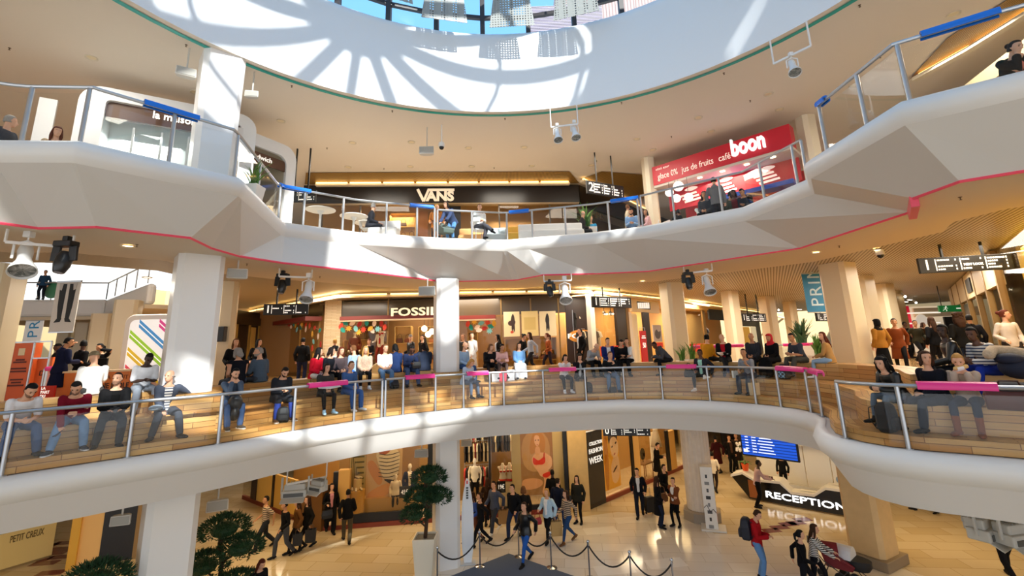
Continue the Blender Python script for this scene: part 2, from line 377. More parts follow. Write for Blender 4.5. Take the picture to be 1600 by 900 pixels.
# perforated sun baffles hanging inside the skylight
pm = bpy.data.materials.new('perforated_metal'); pm.use_nodes = True; nt = pm.node_tree; b = nt.nodes['Principled BSDF']
b.inputs['Base Color'].default_value = C('#9fa29e'); b.inputs['Roughness'].default_value = .5
tc = nt.nodes.new('ShaderNodeTexCoord'); vo = nt.nodes.new('ShaderNodeTexVoronoi'); vo.inputs['Scale'].default_value = 11; vo.inputs['Randomness'].default_value = 0
gt = nt.nodes.new('ShaderNodeMath'); gt.operation = 'GREATER_THAN'; gt.inputs[1].default_value = .3
nt.links.new(tc.outputs['Object'], vo.inputs['Vector']); nt.links.new(vo.outputs['Distance'], gt.inputs[0]); nt.links.new(gt.outputs[0], b.inputs['Alpha'])
BN = ['at the left end of the far skylight', 'second from the left under the blue sky', 'third from the left in the far skylight', 'at the right end of the far skylight']
def baffle(ang, zb, label):
    d = V((math.sin(ang), math.cos(ang), 0)); sd = V((math.cos(ang), -math.sin(ang), 0)); base = V((RC.x, RC.y, zb)) + d * 8.1
    r = thing('sun_baffle', label, 'sun baffle', base, 0, 'sun baffles'); mb = MB(); mb.plate([-sd * .75, sd * .75, sd * .45 + V((0, 0, 2.3)), -sd * .45 + V((0, 0, 2.3))], d, .015); mb.build('perforated_sheet', pm, r)
    mb = MB(); mb.tube([d * .06 + V((0, 0, .1)), d * .06 + V((0, 0, 3.2))], .03); mb.build('hanger', STEEL, r)
for i, (x, y) in enumerate(((600, 22), (694, 36), (800, 38), (902, 32))):
    q = PY(x, y, 13.2); baffle(math.atan2(q.x - RC.x, q.y - RC.y), q.z, 'perforated metal sun baffle ' + BN[i])
for k in (5, 6, 7, 8, 9, 10, 11, 12, 13, 14, 15, 16, 17, 18, 19, 20, 21): baffle(k * .262, ZR + .35, 'perforated metal sun baffle added unseen around the near side to break up sunlight')  # unseen near-side baffles, added to shade the drum and floors
# outside beyond the skylight
fac_m = stripemat('ribbed_cladding', '#a88f8a', '#7d6662', 1.1, 'X', .7, .75)
mb = MB(); mb.box((14, 40, 30), (17.6, 6, 24)); mb.box((9, 36.9, 29), (6, .4, 22)); tag(mb.build('ribbed_building', fac_m), 'pale pink ribbed building seen through the right half of the skylight', 'building')
lou_m = stripemat('dark_louvres', '#9a909e', '#3c3242', 2.2, 'Z', .6, .5)
mb = MB(); mb.box((5, 34, 26), (6, 2, 16)); tag(mb.build('louvred_building', lou_m), 'dark louvred plant tower in front of the ribbed building beyond the skylight', 'building')
# pillars
def column_rot(name, cx, cy, w, z0, z1, rz, m, w1=None, ch=.12):
    w1 = w1 or w
    def ring(w, z):
        h = w / 2; c = ch
        pts = [(h - c, -h), (h, -h + c), (h, h - c), (h - c, h), (-h + c, h), (-h, h - c), (-h, -h + c), (-h + c, -h)]
        e = Matrix.Rotation(rz, 2); return [(*(Vector((cx, cy)) + e @ Vector(p)), z) for p in pts]
    mb = MB(); mb.loft([ring(w, z0), ring(w1, z1)]); return struct(mb.build(name, m))
PILL = mat('#e9e8e6', .35); PILLW = mat('#e6d6b4', .45); STONE = mat('#c9b48a', .6, noise=.08, nscale=3)
column_rot('column', -7.68, 11.1, .95, 0, Z0C + .05, .75, PILL)
column_rot('column', -7.68, 11.1, .95, ZE, ZS + .05, .75, PILL)
column_rot('column', -7.55, 10.9, .85, Z2 - .05, ZT + .02, .75, PILL, .95)
column_rot('column', -2.42, 16.55, .8, 0, Z0C + .05, .35, PILL)
column_rot('column', -2.42, 16.55, .8, ZE, ZS + .05, .35, PILL)
column_rot('column', 10.8, 15.9, 1.0, 0.25, Z0C + .05, .5, mat('#d8b987', .5, noise=.1, nscale=4))
column_rot('column', 11.05, 15.6, .86, ZE, ZS + .05, .4, PILLW)
mb = MB(); mb.box((10.8, 15.9, .14), (1.25, 1.25, .28), .5); struct(mb.build('trim_7', mat('#8e7d66', .6), bev=.02))
# round fluted column on the ground floor
fl = []
for z in (0.35, Z0C + .05):
    fl.append([(7.05 + (.53 - .02 * (j % 2)) * math.cos(2 * PI * j / 48), 19.75 + (.53 - .02 * (j % 2)) * math.sin(2 * PI * j / 48), z) for j in range(48)])
mb = MB(); mb.loft(fl); struct(mb.build('column', mat('#dcd2c6', .7, noise=.12, nscale=5)))
mb = MB(); mb.lathe([(.72, 0), (.72, .33), (.66, .37)], (7.05, 19.75, 0), 8); struct(mb.build('trim_8', mat('#9b8f80', .6)))
column_rot('column', 6.75, 19.75, .8, ZF, ZS + .05, .3, PILLW)
for (x, y, Y, w) in ((1145, 500, 24, .7), (1202, 500, 28, .75), (1237, 500, 33, .7), (1352, 500, 19.5, .9), (1385, 500, 23, .9), (1400, 500, 27, .9)):
    p = PY(x, y, Y); column_rot('column', p.x, p.y, w, ZF, ZS + .06, .4, PILLW)
for (x, y, Y, w) in ((195, 520, 20, .85), (155, 540, 26, .9), (128, 540, 30, .8), (100, 540, 34, .8), (348, 560, 15.5, .55), (-22, 500, 11.5, .95)):
    p = PY(x, y, Y); column_rot('column', p.x, p.y, w, ZF, ZS + .06, .4, PILLW)
# oak casing round the feet of the big pillars
for (cx, cy, w, rz) in ((-7.68, 11.1, 1.25, .75), (-2.42, 16.55, 1.1, .35)):
    h = w / 2; pts = [Matrix.Rotation(rz, 2) @ Vector(p) for p in ((-h, -h), (h, -h), (h, h), (-h, h), (-h, -h))]
    rows = [[(cx + p.x, cy + p.y, z) for p in pts] for z in (ZE + .01, ZT2 - .05)]
    o = planks('oak_casing', [[tuple(Vector(p) - Vector((cx, cy, ZE))) for p in r] for r in rows] + [[(0, 0, ZT2 - .05 - ZE)] * 5]); o.location = (cx, cy, ZE)
    tag(o, 'oak plank casing round the foot of the %s white pillar' % ('left' if cx < -5 else 'central'), 'pillar casing')
# far boundary walls
WARMW = mat('#d8bd8c', .7)
mb = MB(); mb.box((0, 58, 7.2), (120, .4, 15)); struct(mb.build('wall_back', WARMW))
mb = MB(); mb.box((-44, 25, 7.2), (.4, 70, 15)); struct(mb.build('wall_left', WARMW))
mb = MB(); mb.box((44, 25, 7.2), (.4, 70, 15)); struct(mb.build('wall_right', WARMW))
# ================================================================== glass railings with padded sleeves
def sample(poly, z):
    """dense points of a plan line with the photo column each falls in"""
    out = []
    for a, b in zip(poly[:-1], poly[1:]):
        n = max(2, int((b - a).length / .05))
        for k in range(n):
            p = a + (b - a) * (k / n); v = Vector((p.x, p.y, z)) - EYE
            if v.dot(CF) > .5: out.append((proj((p.x, p.y, z))[0], p))
    return out
def at_px(smp, px):
    i = min(range(len(smp)), key=lambda k: abs(smp[k][0] - px)); return i
def railing(poly, z, posts, label, h=1.02, lean=0, x0=None, x1=None):
    sm = sample(poly, z + .5); ids = [at_px(sm, p) for p in posts]
    i0 = at_px(sm, x0) if x0 is not None else ids[0]; i1 = at_px(sm, x1) if x1 is not None else ids[-1]
    o = sm[ids[len(ids) // 2]][1]
    r = thing('glass_railing', label, 'railing', (o.x, o.y, z))
    L = lambda p, zz: (p.x - o.x, p.y - o.y, zz)
    mb = MB(); step = max(1, (i1 - i0) // 60)
    pts = [L(sm[i][1], h) for i in range(i0, i1 + 1, step)] + [L(sm[i1][1], h)]
    mb.tube(pts, .034, 8); mb.build('handrail', STEEL, r, smooth=True)
    for i in ids:
        p = sm[i][1]; mb = MB(); mb.tube([L(p, 0), L(p, .012)], .075, 12); mb.tube([L(p, .01), L(p, h - .02)], .036, 10); mb.build('post', STEEL, r, smooth=True)
    ends = sorted(set([i0] + ids + [i1]))
    for a, b in zip(ends[:-1], ends[1:]):
        if b - a < 6: continue
        k = max(1, (b - a) // 6); rows = [[], []]
        for i in list(range(a + 1, b - 1, k)) + [b - 1]:
            rows[0].append(L(sm[i][1], .09)); rows[1].append(L(sm[i][1], h - .12))
        mb = MB(); mb.strip(rows); g = mb.build('glass_panel', GLASS, r)
        md = g.modifiers.new('thick', 'SOLIDIFY'); md.thickness = .012
    return r
def sleeve(poly, z, xa, xb, label, m, group, h=1.02):
    sm = sample(poly, z + .5 + h - .5); i0, i1 = sorted((at_px(sm, xa), at_px(sm, xb)))
    ps = [sm[i][1] for i in range(i0, i1 + 1, max(1, (i1 - i0) // 6))]
    if len(ps) < 2: ps = [sm[i0][1], sm[min(i0 + 6, len(sm) - 1)][1]]
    o = ps[len(ps) // 2]; prof = [(-.075, -.05), (-.085, .01), (-.06, .06), (.0, .08), (.06, .06), (.085, .01), (.075, -.05), (.05, -.045), (.045, .03), (-.045, .03), (-.05, -.045)]
    rings = []
    for k, p in enumerate(ps):
        d = (ps[min(k + 1, len(ps) - 1)] - ps[max(k - 1, 0)]).normalized(); n = Vector((d.y, -d.x))
        rings.append([(p.x - o.x + n.x * a, p.y - o.y + n.y * a, b) for a, b in prof])
    mb = MB(); mb.loft(rings); ob = mb.build('handrail_sleeve', m, smooth=True); ob.location = (o.x, o.y, z + h)
    return tag(ob, label, 'sleeve', group)
R1 = off1(-.04)
railing(R1, ZE, [12, 203, 346, 461, 555, 596], 'glass railing with steel posts before the seated men at the left of the middle floor', x0=-60)
railing(R1, ZE, [602, 629, 681, 725, 766, 786, 848, 915, 975, 1034, 1106, 1179, 1216, 1262, 1280], 'long curved glass railing with steel posts across the centre of the middle floor')
railing(R1, ZE, [1312, 1408, 1640, 1900], 'glass railing with steel posts at the right end of the middle floor')
PKS = [(482, 545, 'pink handrail sleeve over the woman with the open magazine'), (632, 680, 'pink handrail sleeve just left of the central white pillar'), (729, 765, 'pink handrail sleeve just right of the central white pillar'),
       (858, 903, 'pink handrail sleeve below the round orange shop logo'), (1042, 1090, 'pink handrail sleeve in front of the hunched man beside the cream pillar'), (1215, 1262, 'pink handrail sleeve in front of the boy with the patterned backpack'),
       (1266, 1281, 'short wide pink handrail sleeve where the central railing ends'), (1432, 1575, 'longest pink handrail sleeve, in front of the woman eating in brown boots')]
for a, b, l in PKS: sleeve(R1, ZE, a, b, l, PINK, 'pink handrail sleeves')
R2 = off2(-.22)
Z2R = Z2 - .02
railing(R2, Z2R, [40, 132, 268, 368, 404, 436, 475, 537, 604, 652, 679], 'upper glass railing in front of the left kiosk and the round cafe tables', x0=-60, h=1.12)
railing(R2, Z2R, [684, 737, 793, 832, 883, 952, 998], 'upper glass railing in the sunny middle above the central pillar', h=1.05)
railing(R2, Z2R, [1003, 1053, 1127, 1190, 1243, 1258], 'upper glass railing in front of the red juice bar', h=1.1)
railing(R2, Z2R, [1286, 1347, 1415, 1640, 1900], 'upper glass railing at the far right beside the woman with glasses', h=1.1)
BLS = [(226, 316, 'blue handrail sleeve in front of the left kiosk', 1.12), (437, 490, 'blue handrail sleeve at the bend left of the cafe tables', 1.12), (640, 677, 'blue handrail sleeve beside the woman in orange', 1.12),
       (795, 829, 'slanting blue handrail sleeve above the faceted bulge', 1.05), (953, 997, 'blue handrail sleeve above the man in the light blue shirt', 1.05), (1278, 1290, 'short blue handrail sleeve at the right inner corner of the upper floor', 1.1), (1437, 1563, 'largest blue handrail sleeve, at the top right', 1.1)]
BLU = mat('#1f74e0', .25)
for a, b, l, h in BLS: sleeve(R2, Z2R, a, b, l, BLU, 'blue handrail sleeves', h)
# ================================================================== people: body grown as one surface, clothes and hair as children
def remesh(mb, name, vox, smooth=3):
    me = mb.mesh(name); o = bpy.data.objects.new('tmp', me)
    m = o.modifiers.new('r', 'REMESH'); m.mode = 'VOXEL'; m.voxel_size = vox; m.adaptivity = 0
    s = o.modifiers.new('s', 'SMOOTH'); s.factor = .5; s.iterations = smooth
    out = baked(o); bpy.data.objects.remove(o); bpy.data.meshes.remove(me); out.name = name
    out.shade_smooth(); return out
def ik(a, t, l1, l2, pole):
    a = Vector(a); t = Vector(t); d = t - a; L = min(d.length, (l1 + l2) * .995); d.normalize(); t = a + d * L
    c = (l1 * l1 + L * L - l2 * l2) / (2 * L); h = math.sqrt(max(0, l1 * l1 - c * c))
    p = Vector(pole); p = (p - d * p.dot(d)).normalized(); return a + d * c + p * h, t
V = Vector
def sk(pose):
    """joints of a 1.75 m figure that faces -y; x>0 is its left"""
    P = POSES[pose]; s = {}
    hip = V(P.get('hip', (0, 0, .92))); lean = rad(P.get('lean', 0)); tilt = rad(P.get('tilt', lean * 57.3 * .5)); tw = rad(P.get('twist', 0)); side = rad(P.get('side', 0))
    def spine(h):                                   # height above the hip joint -> position, frame
        n = 8; p = hip.copy(); 
        for i in range(n):
            q = max(0, min(1, (h * (i + .5) / n + .05) / .35)); a = tilt + (lean - tilt) * q
            p = p + V((math.sin(side) * q, -math.sin(a), math.cos(a))) * (h / n)
        q = max(0, min(1, (h + .05) / .35)); a = tilt + (lean - tilt) * q
        m = Matrix.Rotation(tw * q, 3, 'Z') @ Matrix.Rotation(a, 3, 'X') @ Matrix.Rotation(side * q, 3, 'Y')
        return p, m
    s['spine'] = spine
    hp = P.get('head', (0, 0, 0)); np_, nm = spine(.55)
    hm = Matrix.Rotation(tw + rad(hp[1]), 3, 'Z') @ Matrix.Rotation(lean * .35 + rad(hp[0]), 3, 'X') @ Matrix.Rotation(rad(hp[2]), 3, 'Y')
    s['hm'] = hm; s['neck'] = np_; nd = (nm @ V((0, 0, 1)) + hm @ V((0, 0, 1))).normalized()
    s['head'] = np_ + nd * .085 + hm @ V((0, -.015, .085))
    for k, sg in (('l', 1), ('r', -1)):
        sp, sm_ = spine(.455); sh = sp + sm_ @ V((sg * .175, .01, 0)); s['sh' + k] = sh
        w = V(P['w' + k]); s['el' + k], s['wr' + k] = ik(sh, w, .29, .26, P.get('pole' + k, (sg * .5, .8, -.6)))
        h = hip + V((sg * .09, 0, -.01)); s['hp' + k] = h
        an = V(P['a' + k]); s['kn' + k], s['an' + k] = ik(h, an, .435, .425, P.get('kpole' + k, (sg * .15, -1, .2)))
        fd = P.get('f' + k, (sg * .2, -1, 0)); s['ft' + k] = V(fd).normalized()
        s['hd' + k] = V(P['h' + k]).normalized() if ('h' + k) in P else (s['wr' + k] - s['el' + k]).normalized()
    return s
SIT_A = dict(al=(.13, -.47, -.37), ar=(-.13, -.47, -.37), hip=(0, 0, .10))
POSES = {
 'stand': dict(wl=(.25, -.04, .88), wr=(-.25, -.04, .88), al=(.1, .02, .08), ar=(-.1, 0, .08)),
 'stand_phone': dict(head=(25, 0, 0), wl=(.08, -.3, 1.1), wr=(-.1, -.3, 1.12), al=(.1, .03, .08), ar=(-.1, -.05, .08), lean=4),
 'stand_fold': dict(head=(0, 15, 0), wl=(-.1, -.2, 1.14), wr=(.1, -.22, 1.1), hl=(-1, -.2, .1), hr=(1, -.2, .1), al=(.12, .03, .08), ar=(-.1, -.08, .08)),
 'stand_turn': dict(head=(0, 50, 0), twist=12, wl=(.24, -.1, .9), wr=(-.2, -.2, 1.0), al=(.12, .05, .08), ar=(-.1, -.05, .08)),
 'walk': dict(lean=3, wl=(.24, .2, .9), wr=(-.22, -.26, .96), al=(.09, -.3, .09), ar=(-.09, .36, .15), fr=(-.1, -1, -.5), hip=(0, 0, .89)),
 'walk_b': dict(lean=3, head=(4, -20, 0), wl=(.24, -.22, .95), wr=(-.26, .12, .88), al=(.09, .32, .13), ar=(-.09, -.26, .09), fl=(.1, -1, -.4), hip=(0, 0, .895)),
 'walk_bag': dict(lean=2, wl=(.27, .0, .87), wr=(-.2, -.28, 1.08), al=(.08, -.24, .09), ar=(-.08, .3, .13), fr=(-.1, -1, -.4), hip=(0, 0, .9), hl=(0, 0, -1)),
 'arm_up': dict(head=(10, -25, 0), wl=(.1, -.22, 1.55), wr=(-.2, -.28, 1.1), hl=(-.6, -.3, .6), al=(.11, .02, .08), ar=(-.11, -.1, .08), lean=6, polel=(.9, -.2, .1)),
 'lean_desk': dict(lean=14, wl=(.2, -.42, 1.08), wr=(-.15, -.44, 1.08), hl=(0, -1, 0), hr=(0, -1, 0), al=(.12, .12, .08), ar=(-.1, .2, .08), hip=(0, .05, .91), head=(-4, 0, 0)),
 'push': dict(lean=10, wl=(.19, -.48, 1.02), wr=(-.19, -.48, 1.02), hl=(0, -1, -.2), hr=(0, -1, -.2), al=(.09, -.22, .09), ar=(-.09, .34, .14), fr=(-.1, -1, -.4), hip=(0, 0, .9)),
 'bend': dict(lean=42, tilt=25, wl=(.12, -.5, .72), wr=(-.12, -.5, .75), al=(.12, .0, .08), ar=(-.12, -.05, .08), hip=(0, .1, .9), head=(-10, 0, 0)),
 'sit_phone': dict(SIT_A, lean=24, head=(32, 0, 0), wl=(.08, -.36, .25), wr=(-.07, -.36, .27), hl=(-.6, -.7, .35), hr=(.6, -.7, .35), al=(.19, -.46, -.37), ar=(-.19, -.46, -.37)),
 'sit_lean': dict(SIT_A, lean=33, head=(28, 12, 0), wl=(.1, -.44, .2), wr=(-.06, -.46, .19), hl=(-.8, -.6, -.1), hr=(.8, -.5, -.2), al=(.22, -.46, -.37), ar=(-.22, -.52, -.37), fl=(.35, -1, 0), fr=(-.35, -1, 0)),
 'sit_reach': dict(SIT_A, lean=36, head=(25, -6, 0), twist=-8, wl=(.06, -.38, .22), wr=(-.16, -.52, -.04), hl=(-.8, -.5, .1), hr=(0, -.3, -1), al=(.2, -.44, -.37), ar=(-.26, -.55, -.37), fr=(-.5, -1, 0)),
 'sit_camera': dict(SIT_A, lean=13, head=(-6, -28, 0), wl=(.1, -.36, .2), wr=(-.1, -.36, .2), hl=(-.5, -.8, .2), hr=(.5, -.8, .2), al=(.12, -.5, -.4), ar=(-.22, -.38, -.4)),
 'sit_elbow': dict(SIT_A, lean=14, head=(-3, -45, 0), twist=-6, wl=(.24, -.06, .2), wr=(-.12, -.38, .12), hl=(-.7, -.5, -.4), hr=(.2, -.9, -.4), polel=(1, .3, 0), al=(.2, -.55, -.37), ar=(-.26, -.4, -.37), fl=(.5, -1, 0), fr=(-.6, -1, 0)),
 'sit_eat': dict(SIT_A, lean=20, head=(14, 10, 0), wl=(.1, -.28, .56), wr=(-.07, -.3, .57), hl=(-.5, .25, .7), hr=(.5, .25, .7), al=(.14, -.42, -.37), ar=(-.14, -.48, -.37)),
 'sit_lap': dict(SIT_A, lean=9, head=(6, 10, 0), wl=(.1, -.3, .17), wr=(-.09, -.32, .17), hl=(-.8, -.5, 0), hr=(.8, -.5, 0)),
 'sit_side': dict(SIT_A, lean=12, head=(0, 55, 0), twist=15, wl=(.14, -.34, .2), wr=(-.08, -.3, .2), hl=(-.4, -.8, 0), hr=(.6, -.6, 0)),
 'sit_cross': dict(SIT_A, lean=8, head=(6, -12, 0), wl=(.06, -.34, .27), wr=(-.1, -.3, .25), hl=(-.8, -.4, .1), hr=(.8, -.4, .1), al=(.02, -.45, -.37), ar=(.2, -.72, -.17), kpoler=(.1, -1, .8), fr=(.3, -1, -.5)),
 'sit_hunch': dict(SIT_A, lean=48, tilt=30, head=(20, 25, 0), wl=(.12, -.55, .22), wr=(-.12, -.5, .2), hl=(-.6, -.7, -.2), hr=(.6, -.7, 0), al=(.2, -.42, -.37), ar=(-.16, -.5, -.37)),
 'sit_low': dict(hip=(0, 0, .10), lean=28, head=(6, 22, 0), wl=(.1, -.45, .26), wr=(-.1, -.46, .28), hl=(-.8, -.4, .1), hr=(.8, -.4, .1), al=(.13, -.56, -.3), ar=(-.13, -.5, -.3)),
 'sit_floor': dict(hip=(0, 0, .10), lean=6, head=(4, 12, 0), wl=(.28, .06, .14), wr=(-.12, -.3, .24), hl=(.3, .2, -.9), al=(.34, -.72, .06), ar=(-.16, -.42, -.37), kpolel=(.8, -.5, .5), fl=(1, -.4, .3)),
 'sit_chin': dict(SIT_A, lean=24, head=(-4, 14, 0), wl=(.1, -.34, .44), wr=(-.16, -.36, .22), hl=(-.3, .1, 1), hr=(.6, -.7, 0), al=(.16, -.5, -.37), ar=(-.16, -.44, -.37)),
}
HEADR = [(-.118, .022, .026, -.052), (-.108, .04, .042, -.044), (-.085, .053, .066, -.026), (-.05, .062, .083, -.014), (-.015, .069, .09, -.006), (.025, .073, .095, 0), (.06, .071, .093, .003), (.088, .058, .077, .005), (.106, .036, .05, .006), (.116, .014, .02, .006)]
TORSO = [(-.12, .10, .085), (-.06, .155, .115), (.02, .168, .12), (.1, .156, .108), (.17, .146, .102), (.26, .158, .11), (.35, .172, .115), (.43, .172, .105), (.49, .13, .08), (.53, .075, .06)]
def oval(c, m, rx, ry, n=16): return [c + m @ V((rx * math.cos(2 * PI * j / n), ry * math.sin(2 * PI * j / n), 0)) for j in range(n)]
def b_torso(mb, s, z0, z1, g=0, wide=1, flare=0, hem=False):
    rs = []; zs = [t for t in TORSO if z0 < t[0] < z1]
    def at(z):
        for a, b in zip(TORSO[:-1], TORSO[1:]):
            if a[0] <= z <= b[0]: f = (z - a[0]) / (b[0] - a[0]); return (z, a[1] + (b[1] - a[1]) * f, a[2] + (b[2] - a[2]) * f)
        return (z, *(TORSO[0] if z < TORSO[0][0] else TORSO[-1])[1:])
    for z, rx, ry in [at(z0)] + zs + [at(z1)]:
        p, m = s['spine'](z); fl = flare * max(0, .12 - z)
        if hem and z < .02: rx, ry = .168, .12
        rs.append(oval(p, m, (rx + g) * wide + fl, ry + g + fl))
    mb.loft(rs)
def b_head(mb, s):
    h, m = s['head'], s['hm']
    mb.loft([oval(h + m @ V((0, yo, z)), m, rx, ry) for z, rx, ry, yo in HEADR])
    mb.tube([s['neck'] - V((0, 0, .05)), s['neck'] + V((0, 0, .01)), h + m @ V((0, .02, -.06))], [.062, .055, .052], 12)
    mb.tube([h + m @ V(p) for p in ((0, -.086, .022), (0, -.104, -.012), (0, -.112, -.03))], [.012, .015, .019], 8, True)     # nose
    mb.tube([h + m @ V(p) for p in ((-.022, -.088, -.066), (0, -.094, -.066), (.022, -.088, -.066))], [.008, .011, .008], 8, True)   # lips
    mb.tube([h + m @ V(p) for p in ((-.05, -.072, .026), (0, -.09, .03), (.05, -.072, .026))], .012, 8, True)    # brow
    for q in (-1, 1): mb.ball(h + m @ V((q * .074, .008, -.012)), (.014, .024, .034), 8, 6)
def b_hand(mb, s, k, sg, nofing=False):
    w = s['wr' + k]; d = s['hd' + k]; n = d.cross(V((sg, 0, 0)) if abs(d.x) < .8 else V((0, 0, 1)))
    n.normalize(); x = d.cross(n).normalized()     # x across the palm
    if x.dot(V((-sg, -.6, .1))) < 0: x = -x        # x towards the thumb
    cur = n if n.dot(V((-sg * .8, 0, -.3))) > 0 else -n   # fingers curl this way
    mb.tube([w - d * .02, w + d * .03, w + d * .085], [.03, .04, .04], 10, True, .45, x)
    for i, (o, L) in enumerate(((.03, .066), (.011, .076), (-.009, .072), (-.028, .056))):
        b = w + d * .085 + x * o; m1 = b + (d * .85 + cur * .35).normalized() * L * .55; e = m1 + (d * .45 + cur * .9).normalized() * L * .5
        mb.tube([b - d * .02, b, m1, e], [.0105, .0105, .0098, .009], 7, True)
    t0 = w + d * .02 + x * .03; t1 = t0 + (d * .6 + x * .75 + cur * .25).normalized() * .045; mb.tube([t0, t1, t1 + (d * .9 + x * .2 + cur * .3).normalized() * .035], [.013, .012, .0105], 7, True)
def b_arm(mb, s, k, g=0, f1=1.0, cap=True):
    a, e, w = s['sh' + k], s['el' + k], s['wr' + k]
    if f1 >= 1: pts = [a, a + (e - a) * .5, e, e + (w - e) * .4, w]; rs = [.06, .05, .043, .042, .03]
    elif f1 > .5: f = (f1 - .5) * 2; pts = [a, a + (e - a) * .5, e, e + (w - e) * f]; rs = [.06, .05, .044, .042]
    else: f = f1 * 2; pts = [a, a + (e - a) * f * .5, a + (e - a) * f]; rs = [.06, .054, .054]
    mb.tube(pts, [r + g for r in rs], 12, True)
def b_leg(mb, s, k, g=0, f1=1.0, loose=0):
    h, kn, an = s['hp' + k], s['kn' + k], s['an' + k]
    pts = [h, h + (kn - h) * .45, kn]; rs = [.098, .082, .06]
    if f1 > .5: f = (f1 - .5) * 2; pts += [kn + (an - kn) * .35 * f, kn + (an - kn) * f]; rs += [.058 + loose * .3, (.058 + (.036 - .058) * f) + loose]
    mb.tube(pts, [r + g for r in rs], 12, True)
def b_foot(mb, s, k, g=0, barefoot=True, boot=0):
    an = s['an' + k]; d = s['ft' + k]; up = V((0, 0, 1)); up = (up - d * up.dot(d)).normalized(); side = d.cross(up)
    def c(f, z): return an + d * f - up * z
    mb.tube([c(-.055, .04), c(.02, .035), c(.11, .045), c(.185, .052)], [(.036 + g), (.042 + g), (.046 + g), (.032 + g)], 12, True, .72, side)
    if boot: mb.tube([an - up * .03, an + (s['kn' + k] - an).normalized() * boot], [.05, .058], 12, True)
    else: mb.tube([an - up * .04, an + up * .02], [.042 + g, .042 + g], 10, True)
def b_sole(mb, s, k):
    an = s['an' + k]; d = s['ft' + k]; up = V((0, 0, 1)); up = (up - d * up.dot(d)).normalized(); side = d.cross(up)
    o = [(-.1, .03), (-.105, 0), (-.1, -.03), (.0, -.04), (.1, -.053), (.19, -.042), (.225, 0), (.19, .042), (.1, .053), (0, .04)]
    mb.loft([[an + d * f + side * q - up * z for f, q in o] for z in (.078, .056)])
CACHE = {}
VOX = .0125
def cached(key, fn):
    if key not in CACHE: CACHE[key] = fn()
    return CACHE[key]
def body_mesh(pose):
    def f():
        s = sk(pose); mb = MB(); b_torso(mb, s, -.12, .53, -.004); b_head(mb, s)
        for k, sg in (('l', 1), ('r', -1)): b_arm(mb, s, k); b_hand(mb, s, k, sg); b_leg(mb, s, k); b_foot(mb, s, k)
        return remesh(mb, 'body', VOX, 2)
    return cached(('body', pose), f)
def top_mesh(pose, style):
    def f():
        s = sk(pose); mb = MB(); g = {'tee': .008, 'long': .01, 'jacket': .022, 'coat': .024, 'puffer': .04, 'vest': .012, 'dress': .012, 'hoodie': .022, 'cardigan': .02}[style]
        z0 = {'tee': -.1, 'vest': -.08}.get(style, -.1)
        b_torso(mb, s, z0, .5, g, 1, .12 if style in ('jacket', 'coat', 'cardigan') else 0, True)
        arm = {'tee': .42, 'vest': .0}.get(style, 1.0) * .97
        if arm > 0:
            for k in 'lr': b_arm(mb, s, k, g * .7 + .006, arm)
        else:
            for k in 'lr': mb.ball(s['sh' + k] + V((0, 0, .0)), .07, 10, 8)
        if style in ('jacket', 'coat', 'hoodie', 'cardigan', 'puffer'):
            p, m = s['spine'](.5); mb.tube([p + m @ V((.075, .0, 0)), p + m @ V((.06, .055, .03)), p + m @ V((0, .08, .045)), p + m @ V((-.06, .055, .03)), p + m @ V((-.075, 0, 0))], .026 if style != 'hoodie' else .034, 8, True)
            if style == 'hoodie': mb.ball(p + m @ V((0, .1, -.03)), (.1, .05, .08), 10, 8)
        if style in ('coat', 'dress'):
            st = sum(((s['kn' + k] - s['hp' + k]).normalized() for k in 'lr'), V())
            if st.normalized().z < -.75:             # hanging skirt of the coat
                hp = (s['hpl'] + s['hpr']) / 2; I = Matrix.Identity(3)
                mb.loft([oval(hp + V((0, 0, z)), I, rx, ry) for z, rx, ry in ((.1, .17, .13), (-.1, .2, .155), (-.3, .22, .18), (-.46, .235, .2))])
            else:
                for k in 'lr': b_leg(mb, s, k, .035, .45)
                b_torso(mb, s, -.1, .1, .04)
        return remesh(mb, 'top', .0145, 3)
    return cached(('top', pose, style), f)
def bottom_mesh(pose, style):
    def f():
        s = sk(pose); mb = MB(); I = Matrix.Identity(3)
        b_torso(mb, s, -.12, .08, .006)
        if style == 'maxi':
            hp = (s['hpl'] + s['hpr']) / 2; kn = (s['knl'] + s['knr']) / 2; an = (s['anl'] + s['anr']) / 2
            if (kn - hp).normalized().z < -.7: mb.loft([oval(hp + V((0, 0, .06)), I, .165, .125), oval(hp + V((0, 0, -.3)), I, .2, .17), oval(an + V((0, 0, .0)), I, .24, .22)])
            else:
                for k in 'lr': b_leg(mb, s, k, .03, 1, .06)
                mb.tube([hp, kn, an + V((0, 0, .04))], [.16, .15, .17], 14, True)
        elif style == 'skirt':
            hp = (s['hpl'] + s['hpr']) / 2; kn = (s['knl'] + s['knr']) / 2
            mb.tube([hp + V((0, 0, .04)), hp + (kn - hp) * .5, kn], [.15, .17, .18], 14, True)
        else:
            for k in 'lr': b_leg(mb, s, k, {'slim': .004, 'trousers': .014, 'wide': .022}[style], .97, {'slim': 0, 'trousers': .014, 'wide': .03}[style])
        return remesh(mb, 'bottom', .0145, 3)
    return cached(('bot', pose, style), f)
def shoe_mesh(pose, k, boot):
    def f():
        s = sk(pose); mb = MB(); b_foot(mb, s, k, .01, False, boot); return remesh(mb, 'shoe', .011, 2)
    return cached(('shoe', pose, k, boot), f)
def sole_mesh(pose, k):
    def f(): s = sk(pose); mb = MB(); b_sole(mb, s, k); return mb.mesh('sole')
    return cached(('sole', pose, k), f)
